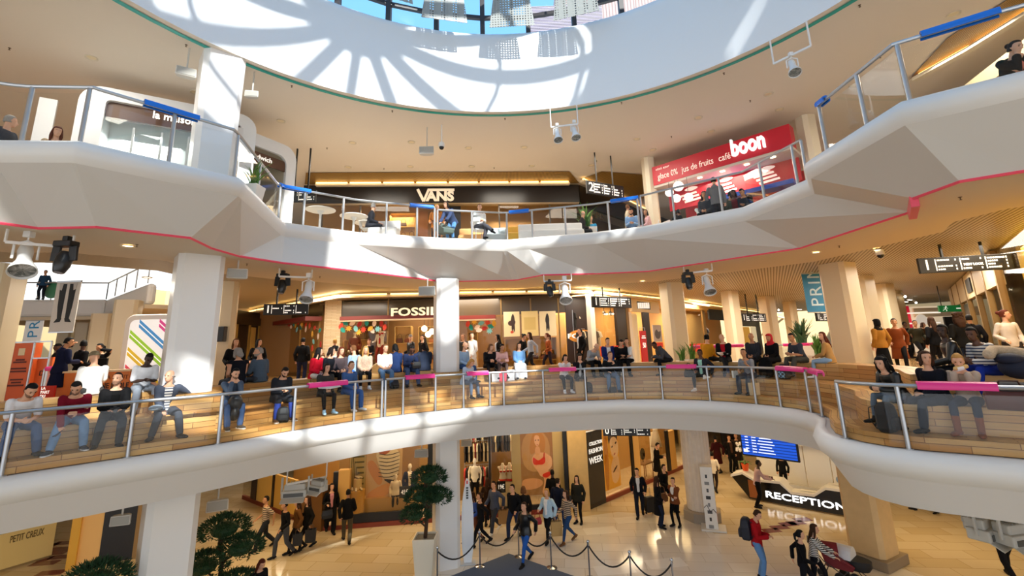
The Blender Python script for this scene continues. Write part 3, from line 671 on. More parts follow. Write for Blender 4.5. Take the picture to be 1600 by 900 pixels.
def hair_mesh(pose, style):
    def f():
        s = sk(pose); h, m = s['head'], s['hm']; mb = MB(); P = lambda x, y, z: h + m @ V((x, y, z))
        def shell(g, front, low):
            rs = []
            for z in (low, low * .5, .02, .055, .085, .106, .12, .128):
                t = max(0, min(1, (.128 - z) / .1)); rx = .08 * math.sqrt(max(.04, 1 - max(0, (z - .03) / .1) ** 2)) + g; ry0 = .1 * math.sqrt(max(.04, 1 - max(0, (z - .03) / .1) ** 2)) + g
                n = 18; ring = []
                for j in range(n):
                    a = 2 * PI * j / n; x = rx * math.cos(a); y = ry0 * math.sin(a)
                    lim = front if z < .06 else (-.105 if z < .09 else -.2)
                    ring.append(P(x, max(y, lim) + .006, z))
                rs.append(ring)
            mb.loft(rs)
        if style in ('short', 'crop'): shell(.004 if style == 'short' else -.001, -.012, -.05)
        elif style == 'bald_ring':
            mb.tube([P(.078, -.01, -.01), P(.072, .06, -.02), P(0, .1, -.025), P(-.072, .06, -.02), P(-.078, -.01, -.01)], .017, 8, True)
        elif style in ('long', 'bob', 'curly'):
            g = .016 if style == 'curly' else .01; shell(g, -.02, -.08)
            L = {'long': .3, 'bob': .06, 'curly': .2}[style]; w = {'long': .085, 'bob': .09, 'curly': .12}[style]
            b, bm = s['spine'](.46); back = P(0, .075, -.06); end = back + (bm @ V((0, .05, -1))) * L + bm @ V((0, .03, 0))
            mb.tube([P(0, .05, .02), back, back + (end - back) * .5, end], [.08, w, w * 1.02, w * .7], 12, True, .55, m @ V((1, 0, 0)))
            for q in (-1, 1): mb.tube([P(q * .07, -.01, .05), P(q * .085, -.005, -.04), P(q * .09, .0, -.11), P(q * .085, .02, -.11 - L * .45)], [.022, .026, .03, .02], 8, True)
            if style == 'curly':
                r = random.Random(3)
                for i in range(26): a = r.random() * PI; z = r.uniform(-.12, .11); mb.ball(P(.1 * math.cos(a), .02 + .1 * math.sin(a), z), .035, 8, 6)
        elif style == 'bun': shell(.006, -.015, -.06); mb.ball(P(0, .12, .05), .05, 10, 8)
        elif style == 'pony': shell(.006, -.015, -.06); mb.tube([P(0, .1, .03), P(0, .15, -.01), P(0, .14, -.14), P(0, .12, -.2)], [.025, .035, .03, .012], 8, True)
        elif style == 'cap':
            shell(.008, -.11, .03); mb.tube([P(0, -.09, .045), P(0, -.16, .03)], [.06, .055], 12, True, .2, m @ V((1, 0, 0)))
        elif style == 'beanie': shell(.014, -.2, .025)
        elif style == 'hijab':
            shell(.02, -.03, -.09); b, bm = s['spine'](.45)
            mb.tube([P(0, .02, -.06), P(0, .01, -.13), b + bm @ V((0, .0, .04))], [.095, .1, .15], 14, True, .8, m @ V((1, 0, 0)))
            mb.tube([P(-.06, -.05, .07), P(0, -.075, .095), P(.06, -.05, .07)], .028, 8, True)
        if style not in ('cap', 'beanie', 'hijab', 'bald_ring'):
            for q in (-1, 1): mb.tube([P(q * .018, -.1, .032), P(q * .05, -.083, .034)], .0075, 6, True)
        return remesh(mb, 'hair', .0095, 2)
    return cached(('hair', pose, style), f)
def eye_mesh(pose, q):
    def f():
        s = sk(pose); h, m = s['head'], s['hm']; mb = MB(); mb.ball(h + m @ V((q * .033, -.0845, .008)), (.013, .012, .009), 10, 6); return mb.mesh('eye')
    return cached(('eye', pose, q), f)
def beard_mesh(pose):
    def f():
        s = sk(pose); h, m = s['head'], s['hm']; mb = MB()
        mb.loft([oval(h + m @ V((0, yo - .004, z)), m, rx + .006, ry + .004) for z, rx, ry, yo in HEADR[:4]])
        mb.tube([h + m @ V(p) for p in ((-.03, -.09, -.052), (0, -.1, -.048), (.03, -.09, -.052))], .008, 6, True)
        return remesh(mb, 'beard', .0095, 2)
    return cached(('beard', pose), f)
def front_mesh(pose, w):
    """strip of the inner shirt that shows between the jacket fronts"""
    def f():
        s = sk(pose); rows = []
        for z in (.5, .44, .36, .27, .17, .08, 0, -.08):
            p, m = s['spine'](z); ry = .1 + .012 * (z < .45) + .03 - (.04 if z > .48 else 0); ww = w * (1.15 if z > .3 else .8)
            rows.append([p + m @ V((x * ww, -ry - .012 + abs(x) * abs(x) * .012, 0)) for x in (-1, -.5, 0, .5, 1)])
        mb = MB(); mb.strip(rows); back = [[q + V((0, .03, 0)) for q in r] for r in rows]
        mb = MB(); mb.loft([rows[i] + back[i][::-1] for i in range(len(rows))]); return mb.mesh('front')
    return cached(('front', pose, w), f)
SKINS = {'l': '#d9a585', 'p': '#e6b99c', 'm': '#b98560', 'd': '#5a3826', 'k': '#3a241a'}
HAIRS = {'black': '#0d0b0b', 'brown': '#3a2314', 'dark': '#1d130e', 'blond': '#b88a4a', 'grey': '#8f8b86', 'auburn': '#5a2614', 'red': '#c41f2c', 'white': '#c9c6c0', 'lbrown': '#6b4526', 'camo': '#80745a', 'stubble': '#8a6650'}
def cm(h, rough=.8): return h if not isinstance(h, str) else mat(h, rough, 0, 0, .12, 14, .12)
STRIPE = stripemat('striped_jersey', '#e8e4dc', '#3b4560', 5.5, 'Z', .8, .6); STRIPE2 = stripemat('brown_stripes', '#b9a58c', '#4a3a32', 5, 'Z', .8, .55)
STRIPE3 = stripemat('black_white_stripes', '#e6e2da', '#1a1a1c', 7, 'Z', .8, .5); DENIM = mat('#35507a', .85, 0, 0, .3, 9); DDENIM = mat('#222c42', .85, 0, 0, .3, 9); LDENIM = mat('#6b8db4', .85, 0, 0, .3, 9)
PLAID = stripemat('plaid', '#20242f', '#11131a', 6, 'X', .8, .5)
CAMO = mat('#8b7f63', .8, 0, 0, .5, 20); FLORAL = mat('#b79c86', .8, 0, 0, .55, 30); LEATH = mat('#0c0c0d', .32)
def person(loc, yaw, pose, label, top=('tee', '#eeeeee'), bot=('trousers', '#222'), hair=('short', 'dark'), skin='l', shoes='#1a1a1c', sole=None, H=1.75, near=False, beard=False, front=None, slim=1.0, group=None, boot=0, tilt=0):
    r = thing('person', label, 'person', loc, yaw, group); k = H / 1.75; r.scale = (k * slim, k * slim, k)
    def part(name, me, m, parent=None, lab=None):
        o = bpy.data.objects.new(name, me); COL.objects.link(o); o.parent = parent or r
        if not me.materials: me.materials.append(m)
        o.material_slots[0].link = 'OBJECT'; o.material_slots[0].material = m
        return o
    part('body', body_mesh(pose), mat(SKINS[skin], .55))
    part({'tee': 't_shirt', 'long': 'sweater', 'vest': 'vest'}.get(top[0], top[0]), top_mesh(pose, top[0]), cm(top[1]))
    if front: part('shirt_front', front_mesh(pose, .06), cm(front))
    if bot: part({'maxi': 'long_skirt', 'skirt': 'skirt'}.get(bot[0], 'trousers'), bottom_mesh(pose, bot[0]), cm(bot[1]))
    for q in 'lr':
        so = part('boot' if boot else 'shoe', shoe_mesh(pose, q, boot), cm(shoes, .6))
        if sole: part('sole', sole_mesh(pose, q), cm(sole), so)
    if hair:
        hn = {'cap': 'cap', 'beanie': 'knit_hat', 'hijab': 'headscarf'}.get(hair[0], 'hair')
        part(hn, hair_mesh(pose, hair[0]), mat(HAIRS.get(hair[1], hair[1]), .7, 0, 0, .25, 30, .2))
    if beard: part('beard', beard_mesh(pose), mat(HAIRS[beard if isinstance(beard, str) else 'dark'], .9))
    if near:
        for q in (-1, 1): part('eye', eye_mesh(pose, q), mat('#1c1410', .2))
    return r
# ================================================================== bags and small things
def shopping_bag(P, s, m, label, yaw=0, group=None, text_=None):
    r = thing('shopping_bag', label, 'bag', P, yaw, group); w, d, h = .34 * s, .14 * s, .4 * s
    mb = MB(); t = .006
    def ring(k, z, i=0): return [(x * (w / 2 * k - i), y * (d / 2 * k - i), z) for x, y in ((-1, -1), (1, -1), (1, 1), (-1, 1))]
    mb.loft([ring(.92, 0), ring(1, h), ring(1, h, t), ring(.92, .01, t)]); mb.build('bag_body', m, r)
    for q in (-1, 1):
        mb = MB(); mb.tube([(-w * .22, q * d * .46, h * .97), (-w * .2, q * d * .4, h + .1 * s), (0, q * d * .3, h + .15 * s), (w * .2, q * d * .4, h + .1 * s), (w * .22, q * d * .46, h * .97)], .008 * s, 6); mb.build('handle', mat('#5b4a38', .7), r)
    if text_: text(text_, .1 * s, V(P) + Matrix.Rotation(yaw, 3, 'Z') @ V((0, -d / 2 - .004, h * .5)), Matrix.Rotation(yaw, 3, 'Z') @ V((1, 0, 0)), Matrix.Rotation(yaw, 3, 'Z') @ V((0, -1, 0)), LETTERW, r, 'printed_mark', .002)
    return r
def backpack(P, s, m, label, yaw=0, tilt=0, m2=None):
    r = thing('backpack', label, 'backpack', P, yaw); r.rotation_euler = (tilt, 0, yaw)
    def rr(w, d, z, y=0): return [(w * sx * (1 if abs(k) else .8), y + d * sy * (.75 if abs(k) else 1), z) for sx, sy, k in ((-1, -1, 1), (-.6, -1, 0), (.6, -1, 0), (1, -1, 1), (1, 1, 1), (.6, 1, 0), (-.6, 1, 0), (-1, 1, 1))]
    mb = MB(); mb.loft([rr(.14 * s, .08 * s, 0), rr(.165 * s, .11 * s, .06 * s), rr(.165 * s, .11 * s, .26 * s), rr(.14 * s, .09 * s, .38 * s), rr(.07 * s, .05 * s, .43 * s)]); mb.build('pack_body', m, r, bev=.02 * s)
    mb = MB(); mb.loft([rr(.11 * s, .03 * s, .04 * s, -.12 * s), rr(.125 * s, .04 * s, .1 * s, -.12 * s), rr(.12 * s, .035 * s, .19 * s, -.12 * s), rr(.09 * s, .015 * s, .22 * s, -.115 * s)]); mb.build('front_pocket', m2 or m, r, bev=.01 * s)
    for q in (-1, 1):
        mb = MB(); mb.tube([(q * .07 * s, .09 * s, .38 * s), (q * .1 * s, .18 * s, .34 * s), (q * .11 * s, .19 * s, .18 * s), (q * .12 * s, .1 * s, .04 * s)], .02 * s, 6, False, .4); mb.build('strap', m, r)
    return r
def handbag(P, s, m, label, yaw=0):
    r = thing('handbag', label, 'bag', P, yaw)
    mb = MB(); mb.loft([[(x * w, y * d, z) for x, y in ((-1, -1), (1, -1), (1, 1), (-1, 1))] for w, d, z in ((.15 * s, .07 * s, 0), (.17 * s, .075 * s, .1 * s), (.14 * s, .04 * s, .24 * s))]); mb.build('bag_body', m, r, bev=.015 * s)
    mb = MB(); mb.tube([(-.11 * s, 0, .23 * s), (-.09 * s, 0, .4 * s), (0, 0, .46 * s), (.09 * s, 0, .4 * s), (.11 * s, 0, .23 * s)], .012 * s, 6); mb.build('strap', m, r)
    return r
def phone(P, label, d=(0, -.6, .5)):
    o = MB().box((0, 0, 0), (.072, .009, .145)).build('phone', mat('#101014', .15), bev=.004); o.location = P; o.rotation_euler = (-.9, 0, 0)
    return tag(o, label, 'phone')
# ================================================================== hanging signs, lamps, speakers
def hanging_sign(xl, xr, yt, yb, Yl, Yr, num, label, ztop, seed, extra=None, skew=0):
    """black direction board between two photo columns; skew = rise of its right end in pixels"""
    ym = (yt + yb) / 2
    a = PY(xl, ym + skew / 2, Yl); b = PY(xr, ym - skew / 2, Yr); w = Wall(a, b); zc = (a.z + b.z) / 2
    c = PY((xl + xr) / 2, yt, (Yl + Yr) / 2).z; d = PY((xl + xr) / 2, yb, (Yl + Yr) / 2).z; hh = c - d
    L = (b - a).xy.length; mid = (a + b) / 2; mid.z = zc - hh / 2
    r = thing('hanging_sign', label, 'sign', mid)
    mb = MB(); mb.box((0, 0, hh / 2), (L, .09, hh), math.atan2(w.u.y, w.u.x)); mb.build('board', BLACK, r, bev=.008)
    for t in (-.22, .22):
        q = w.u * (L * t); mb = MB(); mb.bar((q.x, q.y, hh), (q.x, q.y, ztop - mid.z), .05); mb.build('rod', BLACK, r)
    pos = lambda u, v: mid + w.u * (u * L) + w.n * .046 + Vector((0, 0, hh / 2 + v * hh))
    def put(body, size, u, v, bold=0, al='LEFT', nm='lettering'):
        return text(body, size, pos(u, v), w.u, w.n, LETTERW, r, nm, .004, bold, 1, al)
    put(num, hh * .95, -.46, 0, .004, nm='floor_number')
    rr = random.Random(seed)
    mb = MB(); yaw = math.atan2(w.u.y, w.u.x)
    for k, u0 in enumerate((-.3, -.03, .24)):
        mb.box(tuple(pos(u0 - .018, .0) - mid), (.012 * L, .004, hh * .76), yaw)
        for row in range(4):
            if rr.random() < .25: continue
            ln = .06 + .1 * rr.random(); v = .3 - .2 * row; cx = u0; 
            while cx < u0 + ln:
                g = .012 + .02 * rr.random(); mb.box(tuple(pos(cx + g / 2, v) - mid), (g * L, .004, hh * .1), yaw); cx += g + .006
            mb.box(tuple(pos(u0 + .2, v) - mid), (.014 * L, .004, hh * .12), yaw)
    mb.build('direction_lettering', LETTERW, r)
    if extra: put(extra, hh * .2, -.02, -.06, .004)
    return r
hanging_sign(412, 482, 475, 492, 17.2, 17.6, '1', 'black hanging sign numbered 1 left of the canopy of the watch shop', ZS, 1, skew=-1)
hanging_sign(925, 985, 464, 481, 19.6, 20.8, '1', 'black hanging sign numbered 1 above the men seated by the brown logo panel', ZS, 2, skew=7)
hanging_sign(1158, 1196, 490, 503, 25, 26, '1', 'small distant hanging sign numbered 1 between two cream pillars', ZS, 3)
hanging_sign(1275, 1300, 489, 502, 26, 27, '1', 'partly hidden hanging sign numbered 1 under the blue banner', ZS, 4)
hanging_sign(1436, 1579, 400, 424, 12.4, 12.0, '1', 'largest black hanging sign numbered 1, at the right under the slatted ceiling', ZS, 5, 'NEW LOOK', skew=18)
hanging_sign(917, 973, 287, 307, 17.5, 18.4, '2', 'black hanging sign numbered 2 on the upper floor', ZT, 6, skew=14)
hanging_sign(446, 494, 298, 316, 16.5, 16.5, '2', 'black hanging sign behind the upper railing above a round cafe table', ZT, 7, skew=-4)
hanging_sign(942, 1016, 666, 681, 18.9, 18.6, '0', 'black hanging sign on the ground floor in front of the cosmetics window', Z0C, 8, skew=-3)
# stage spotlights
LENSM = mat('#7d8684', .15, .2)
def flood(p, aim, s, m, label, group='white bell spotlights'):
    """white theatre spotlight: yoke, barrel and flared bell"""
    p = Vector(p); s *= .76; r = thing('spotlight', label, 'spotlight', p); ax = Vector(aim).normalized()
    mb = MB(); mb.lathe([(.001, -.34 * s), (.1 * s, -.33 * s), (.12 * s, -.2 * s), (.105 * s, -.02 * s), (.12 * s, .08 * s), (.2 * s, .26 * s), (.215 * s, .34 * s), (.2 * s, .34 * s), (.19 * s, .3 * s)], (0, 0, 0), 24, ax)
    mb.build('lamp_body', m, r, smooth=35)
    mb = MB(); mb.lathe([(.001, .29 * s), (.12 * s, .285 * s), (.19 * s, .29 * s), (.19 * s, .3 * s), (.001, .3 * s)], (0, 0, 0), 24, ax); mb.build('lens', LENSM, r, smooth=30)
    sd = ax.cross(Vector((0, 0, 1))).normalized() * .17 * s; top = Vector((0, 0, .36 * s))
    mb = MB(); mb.tube([sd, sd + top * .8, top, top - sd * .0 + Vector((0, 0, .1 * s)), top, -sd + top * .8, -sd], .022 * s, 6); mb.build('yoke', m, r)
    mb = MB(); mb.box((0, 0, .5 * s), (.14 * s, .12 * s, .14 * s)); mb.build('clamp', m, r, bev=.01)
    return r
def moving_head(p, s, label, aim=(0, -.25, -1)):
    p = Vector(p); s *= .74; r = thing('moving_head_lamp', label, 'spotlight', p, 0, 'black moving head lamps')
    mb = MB(); mb.box((0, 0, .36 * s), (.36 * s, .24 * s, .12 * s)); mb.box((0, 0, .47 * s), (.12 * s, .12 * s, .12 * s)); mb.build('base', BLACK, r, bev=.02 * s)
    for q in (-1, 1):
        mb = MB(); mb.bar((q * .17 * s, 0, .32 * s), (q * .19 * s, 0, 0), .06 * s, .16 * s); mb.build('yoke_arm', BLACK, r, bev=.012 * s)
    ax = Vector(aim).normalized()
    mb = MB(); mb.lathe([(.001, -.2 * s), (.11 * s, -.19 * s), (.145 * s, -.06 * s), (.14 * s, .1 * s), (.1 * s, .24 * s), (.085 * s, .26 * s), (.001, .25 * s)], (0, 0, 0), 20, ax); mb.build('head', mat('#161617', .3), r, smooth=40)
    mb = MB(); mb.lathe([(.001, .255 * s), (.075 * s, .258 * s), (.001, .27 * s)], (0, 0, 0), 16, ax); mb.build('lens', mat('#8b95a8', .1), r)
    return r
def light_frame(a, b, ztop, label, tilt=0):
    a = Vector(a); b = Vector(b); m = (a + b) / 2
    r = thing('lamp_frame', label, 'lamp frame', m, 0, 'lamp hanging frames')
    mb = MB(); mb.bar(a - m, b - m, .05); mb.build('crossbar', WHITE, r)
    for q in (a, b):
        mb = MB(); mb.bar(q - m, (q.x - m.x, q.y - m.y, ztop - m.z), .03); mb.build('drop_rod', WHITE, r)
    return r
def RP(x, y): return PY(x, y, RY)
def rig(xl, yl, xr, yr, z, ztop, label):
    global RY
    a = PZ(xl, yl, z); b = PZ(xr, yr, z); RY = (a.y + b.y) / 2; light_frame(a, b, ztop, label); return a, b
WS = mat('#e4e4e2', .35)
rig(8, 378, 113, 387, 8.86, ZS, 'white lamp frame hanging at the far left under the upper floor')
flood(RP(38, 405), (.45, -.4, -.8), 1.25, WS, 'largest white bell spotlight, at the far left beside a black lamp')
moving_head(RP(99, 408), 1.2, 'black moving head lamp at the far left beside the largest white spotlight')
rig(436, 432, 487, 434, 8.87, ZS, 'white lamp frame hanging left of the watch shop name')
moving_head(RP(441, 447), 1.15, 'black moving head lamp hanging above the left sign numbered 1')
flood(RP(481, 455), (.1, -.5, -.85), 1.2, WS, 'white bell spotlight glowing in sunlight left of the watch shop name')
rig(850, 440, 893, 438, 8.87, ZS, 'white lamp frame hanging right of the central pillar')
moving_head(RP(859, 455), 1.05, 'slim black lamp hanging right of the central pillar', (.2, -.2, -1))
flood(RP(883, 458), (-.02, -.55, -.8), 1.35, WS, 'white bell spotlight above the brown logo panel')
rig(1069, 427, 1113, 423, 8.87, ZS, 'white lamp frame hanging in front of the cream pillars on the right')
moving_head(RP(1076, 442), 1.1, 'black moving head lamp hanging in front of the cream pillars')
flood(RP(1106, 445), (-.05, -.5, -.85), 1.2, WS, 'white bell spotlight in front of the cream pillars')
rig(861, 199, 903, 194, 13.7, ZT, 'white lamp frame with two spotlights on the upper ceiling')
flood(RP(871, 211), (.05, -.35, -.9), .95, WS, 'left one of two white spotlights on the upper ceiling frame')
flood(RP(898, 207), (.1, -.35, -.9), 1.0, WS, 'right one of two white spotlights on the upper ceiling frame')
rig(1209, 100, 1267, 72, 13.7, ZT, 'white lamp frame on the upper ceiling above the juice bar')
flood(RP(1239, 105), (-.15, -.4, -.9), .95, WS, 'single white spotlight on the upper ceiling above the juice bar')
# recessed downlights
def downlight(P, r, label, on, group):
    t = thing('downlight', label, 'ceiling light', P, 0, group)
    mb = MB(); mb.lathe([(r * .72, -.002), (r, -.022), (r * 1.02, 0), (r * .72, 0)], (0, 0, 0), 20); mb.build('trim_ring', mat('#d8cdb8', .4), t, smooth=30)
    mb = MB(); mb.lathe([(.001, -.004), (r * .7, -.004), (r * .7, 0), (.001, 0)], (0, 0, 0), 16); mb.build('lamp', LAMPW if on else mat('#e8d9b8', .3), t)
DL = [(143, 90), (305, 144), (439, 189), (551, 223), (643, 222), (732, 231), (819, 230), (995, 217), (1020, 234), (1091, 184), (1111, 205), (1201, 147), (1218, 171), (1334, 134), (1490, 22), (544, 261), (641, 260), (737, 260), (831, 259), (924, 258), (980, 279)]
for x, y in DL: downlight(PZ(x, y, ZT - .002), .14, 'round downlight recessed in the upper ceiling', False, 'upper ceiling downlights')
for x, y in ((8, 416), (230, 433), (200, 384), (1371, 390), (1004, 439), (1275, 394)): downlight(PZ(x, y, ZS + .01), .13, 'lit round downlight recessed in the ceiling of the middle floor', True, 'middle ceiling downlights')
SPK = [(15, 75), (291, 70), (456, 134), (613, 173), (789, 185), (971, 160), (1131, 114), (1172, 157), (1049, 213), (1343, 8), (1375, 88), (511, 231), (600, 263), (772, 262), (932, 251)]
s0 = None
for x, y in SPK:
    P = PZ(x, y, ZT)
    if s0 is None:
        mb = MB(); mb.lathe([(.03, 0), (.03, -.006), (.01, -.012), (.008, -.045), (.022, -.048), (.022, -.054), (.001, -.058)], (0, 0, 0), 10); s0 = mb.build('sprinkler', mat('#6e5a44', .4, .5)); s0.location = P
        tag(s0, 'tiny sprinkler head on the upper ceiling', 'sprinkler', 'upper ceiling sprinklers')
    else: dup(s0, P)
for i, (x, y) in enumerate([(214, 382), (300, 410), (386, 412), (500, 432), (1500, 308), (1311, 384), (575, 425)]):
    dup(s0, PZ(x, y, ZS), label='tiny sprinkler head under the upper floor slab', group='middle ceiling sprinklers')
# speakers, cameras
def box_speaker(P, s, ztop, label, yaw=0, m=None):
    t = thing('loudspeaker', label, 'loudspeaker', P, yaw, 'white ceiling loudspeakers'); m = m or mat('#c9c5bd', .5)
    mb = MB(); pr = [(-.3, -.12), (.3, -.12), (.26, .06), (.14, .14), (-.14, .14), (-.26, .06)]
    mb.loft([[(x * s, y * s, -.16 * s) for x, y in pr], [(x * s * .96, y * s, .16 * s) for x, y in pr]]); mb.build('cabinet', m, t, bev=.03 * s)
    mb = MB(); mb.box((0, -.125 * s, 0), (.52 * s, .02 * s, .25 * s)); mb.build('grille', mat('#a9a69e', .7), t, bev=.01)
    mb = MB(); mb.tube([(0, 0, .15 * s), (0, 0, ztop - Vector(P).z)], .02, 6); mb.build('bracket', m, t)
box_speaker(PZ(667, 236, 13.5), .9, ZT, 'white loudspeaker hanging beside the dome camera above the dark shop fascia')
box_speaker(PZ(291, 114, 13.7), .75, ZT, 'white loudspeaker hanging left of the white pillar on the upper floor', .6)
box_speaker(PZ(394, 148, 13.7), .6, ZT, 'white loudspeaker hanging right of the white pillar on the upper floor', .2)
box_speaker(PZ(371, 428, 8.75), .8, ZS, 'white loudspeaker hanging right of the left pillar on the middle floor', .5)
box_speaker(PZ(668, 455, 8.65), 1.0, ZS, 'sunlit white loudspeaker hanging left of the central pillar')
box_speaker(PZ(340, 789, 3.2), .8, Z0C, 'grey loudspeaker on the ground floor right of the left pillar', .5)
box_speaker(PZ(190, 812, 3.45), .62, Z0C, 'grey loudspeaker in front of the black panel on the ground floor', .3)
box_speaker(PZ(659, 708, 3.3), .8, Z0C, 'grey loudspeaker above the topiary tree beside the central pillar')
box_speaker(PZ(729, 692, 3.3), .7, Z0C, 'grey loudspeaker right of the central pillar on the ground floor')
def dome_cam(P, ztop, label):
    t = thing('dome_camera', label, 'security camera', P)
    mb = MB(); mb.lathe([(.09, .12), (.1, .1), (.11, 0), (.1, -.04), (.02, -.05)], (0, 0, 0), 16); mb.tube([(0, 0, .1), (0, 0, ztop - P.z)], .025, 8); mb.build('housing', WHITE, t, smooth=40)
    mb = MB(); mb.ball((0, 0, -.05), (.085, .085, .09), 14, 8); mb.build('dome', mat('#1a1a1c', .1), t, smooth='all')
dome_cam(PZ(690, 228, 13.6), ZT, 'white security dome camera hanging from the upper ceiling')
dome_cam(PZ(1375, 396, 9.0), ZS + .02, 'dark security dome camera on the slatted ceiling at the right')
# flood lamps under the ground-floor soffit
def panel_flood(P, s, label, yaw, tilt=.3):
    t = thing('panel_floodlight', label, 'floodlight', P, yaw, 'grey panel floodlights'); g = mat('#c4c3bd', .5)
    mb = MB(); mb.box((0, 0, .0), (.72 * s, .34 * s, .2 * s)); mb.box((0, .05 * s, .17 * s), (.6 * s, .3 * s, .18 * s)); mb.build('housing', g, t, bev=.03 * s)
    mb = MB(); mb.box((0, -.19 * s, -.12 * s), (.66 * s, .3 * s, .02 * s), rx=.5); mb.build('barn_door', g, t)
    mb = MB(); mb.box((0, -.178 * s, -.02 * s), (.56 * s, .02 * s, .1 * s)); mb.build('lens', mat('#5a5a58', .2), t)
    mb = MB()
    for k in range(7): mb.box((-.24 * s + .08 * s * k, .06 * s, .27 * s), (.02 * s, .28 * s, .03 * s))
    mb.build('cooling_fins', mat('#8f8e88', .5), t)
    for q in (-1, 1):
        mb = MB(); mb.bar((q * .38 * s, 0, 0), (q * .38 * s, 0, .44 * s), .03 * s, .06 * s); mb.build('yoke_arm', g, t)
    return t
a, b = rig(448, 757, 510, 745, 3.15, Z0C, 'grey lamp frame hanging below the left curve of the middle floor')
panel_flood(PZ(461, 770, 2.85), .95, 'larger grey panel floodlight hanging above the group in brown coats', .15)
panel_flood(PZ(497, 762, 2.95), .75, 'smaller grey panel floodlight beside the larger one below the middle floor', -.5)
panel_flood(PZ(1540, 830, 2.9), 1.05, 'grey panel floodlight hanging at the lower right', .5)
panel_flood(PZ(1590, 840, 2.9), 1.0, 'grey panel floodlight cut by the right edge of the view', .2)
panel_flood(PZ(1518, 818, 3.0), .6, 'small grey floodlight at the left end of the lower right lamps', .7)
# banners
def banner(xl, xr, yt, yb, Y, label, m, txt=None, tm=None, ztop=None, skew=0, tsize=.8):
    a = PY(xl, (yt + yb) / 2, Y); b = PY(xr, (yt + yb) / 2, Y); zt = PY((xl + xr) / 2, yt, Y).z; zb = PY((xl + xr) / 2, yb, Y).z
    w = b.x - a.x; c = Vector(((a.x + b.x) / 2, Y, zb)); r = thing('hanging_banner', label, 'banner', c)
    mb = MB(); mb.box((0, 0, (zt - zb) / 2), (w, .02, zt - zb)); mb.build('cloth', m, r)
    for z_, s_ in ((zt - zb, .05), (0, .03)): mb = MB(); mb.bar((-w / 2, 0, z_), (w / 2, 0, z_), s_); mb.build('batten', STEEL, r)
    if txt:
        text(txt, w * tsize, (c.x + w * .04, Y - .012, zb + .2), (0, 0, 1), (0, -1, 0), tm, r, 'lettering', .004, .0, 1.15, 'LEFT', up=(-1, 0, 0))
    return r, w, zt - zb
banner(1257, 1291, 427, 488, 17.5, 'blue hanging banner with pale sideways lettering left of the big cream pillar', mat('#1f86b8', .5), 'PRIM', mat('#cfeaf6', .5, 0, .2))
banner(38, 66, 501, 535, 22, 'white hanging banner with blue sideways lettering above the orange display', mat('#eef3f6', .5), 'PR', mat('#2a8fc4', .5))
r, w, h = banner(83, 121, 440, 519, 13.5, 'hanging banner printed with black trousered legs at the far left', mat('#cfcac4', .6))
mb = MB()
for s in (-1, 1): mb.plate([(s * w * .06, -.012, h * .95), (s * w * .34, -.012, h * .95), (s * w * .3, -.012, h * .5), (s * w * .24, -.012, h * .26), (s * w * .08, -.012, h * .26)], (0, -1, 0), .004); mb.plate([(s * w * .06, -.013, h * .27), (s * w * .24, -.013, h * .27), (s * w * .36, -.013, h * .19), (s * w * .1, -.013, h * .2)], (0, -1, 0), .004)
mb.build('printed_trousers', mat('#141416', .6), r)
mb = MB()
for s in (-1, 1): mb.plate([(s * w * .2, -.018, h * .97), (s * w * .36, -.018, h * .97), (s * w * .34, -.018, h * .84), (s * w * .24, -.018, h * .82)], (0, -1, 0), .004)
mb.build('printed_hands', mat('#b9b4b0', .6), r)
# green exit sign
e = PY(1487, 482, 24); t = thing('exit_sign', 'green emergency exit sign over the right hand corridor', 'sign', e)
GR = mat('#1c7a3c', .4, 0, .25); mb = MB(); mb.box((0, 0, 0), (1.35, .08, .32)); mb.build('panel', GR, t)
mb = MB(); mb.box((.35, -.042, 0), (.3, .01, .05)); mb.plate([(.5, -.045, .09), (.62, -.045, 0), (.5, -.045, -.09)], (0, -1, 0), .008); mb.build('arrow', LETTERW, t)
mb = MB(); mb.ball((-.32, -.05, .1), (.035, .01, .035), 8, 6); mb.bar((-.33, -.045, .07), (-.38, -.045, -.02), .05, .01); mb.bar((-.38, -.045, -.02), (-.3, -.045, -.07), .035, .01); mb.bar((-.3, -.045, -.07), (-.34, -.045, -.13), .03, .01); mb.bar((-.39, -.045, -.02), (-.5, -.045, -.09), .035, .01); mb.bar((-.34, -.045, .05), (-.24, -.045, .01), .03, .01); mb.bar((-.34, -.045, .05), (-.45, -.045, .03), .03, .01); mb.build('running_figure', LETTERW, t)
mb = MB(); mb.bar((-.5, 0, .15), (-.5, 0, ZS - e.z), .03); mb.bar((.5, 0, .15), (.5, 0, ZS - e.z), .03); mb.build('rod', BLACK, t)
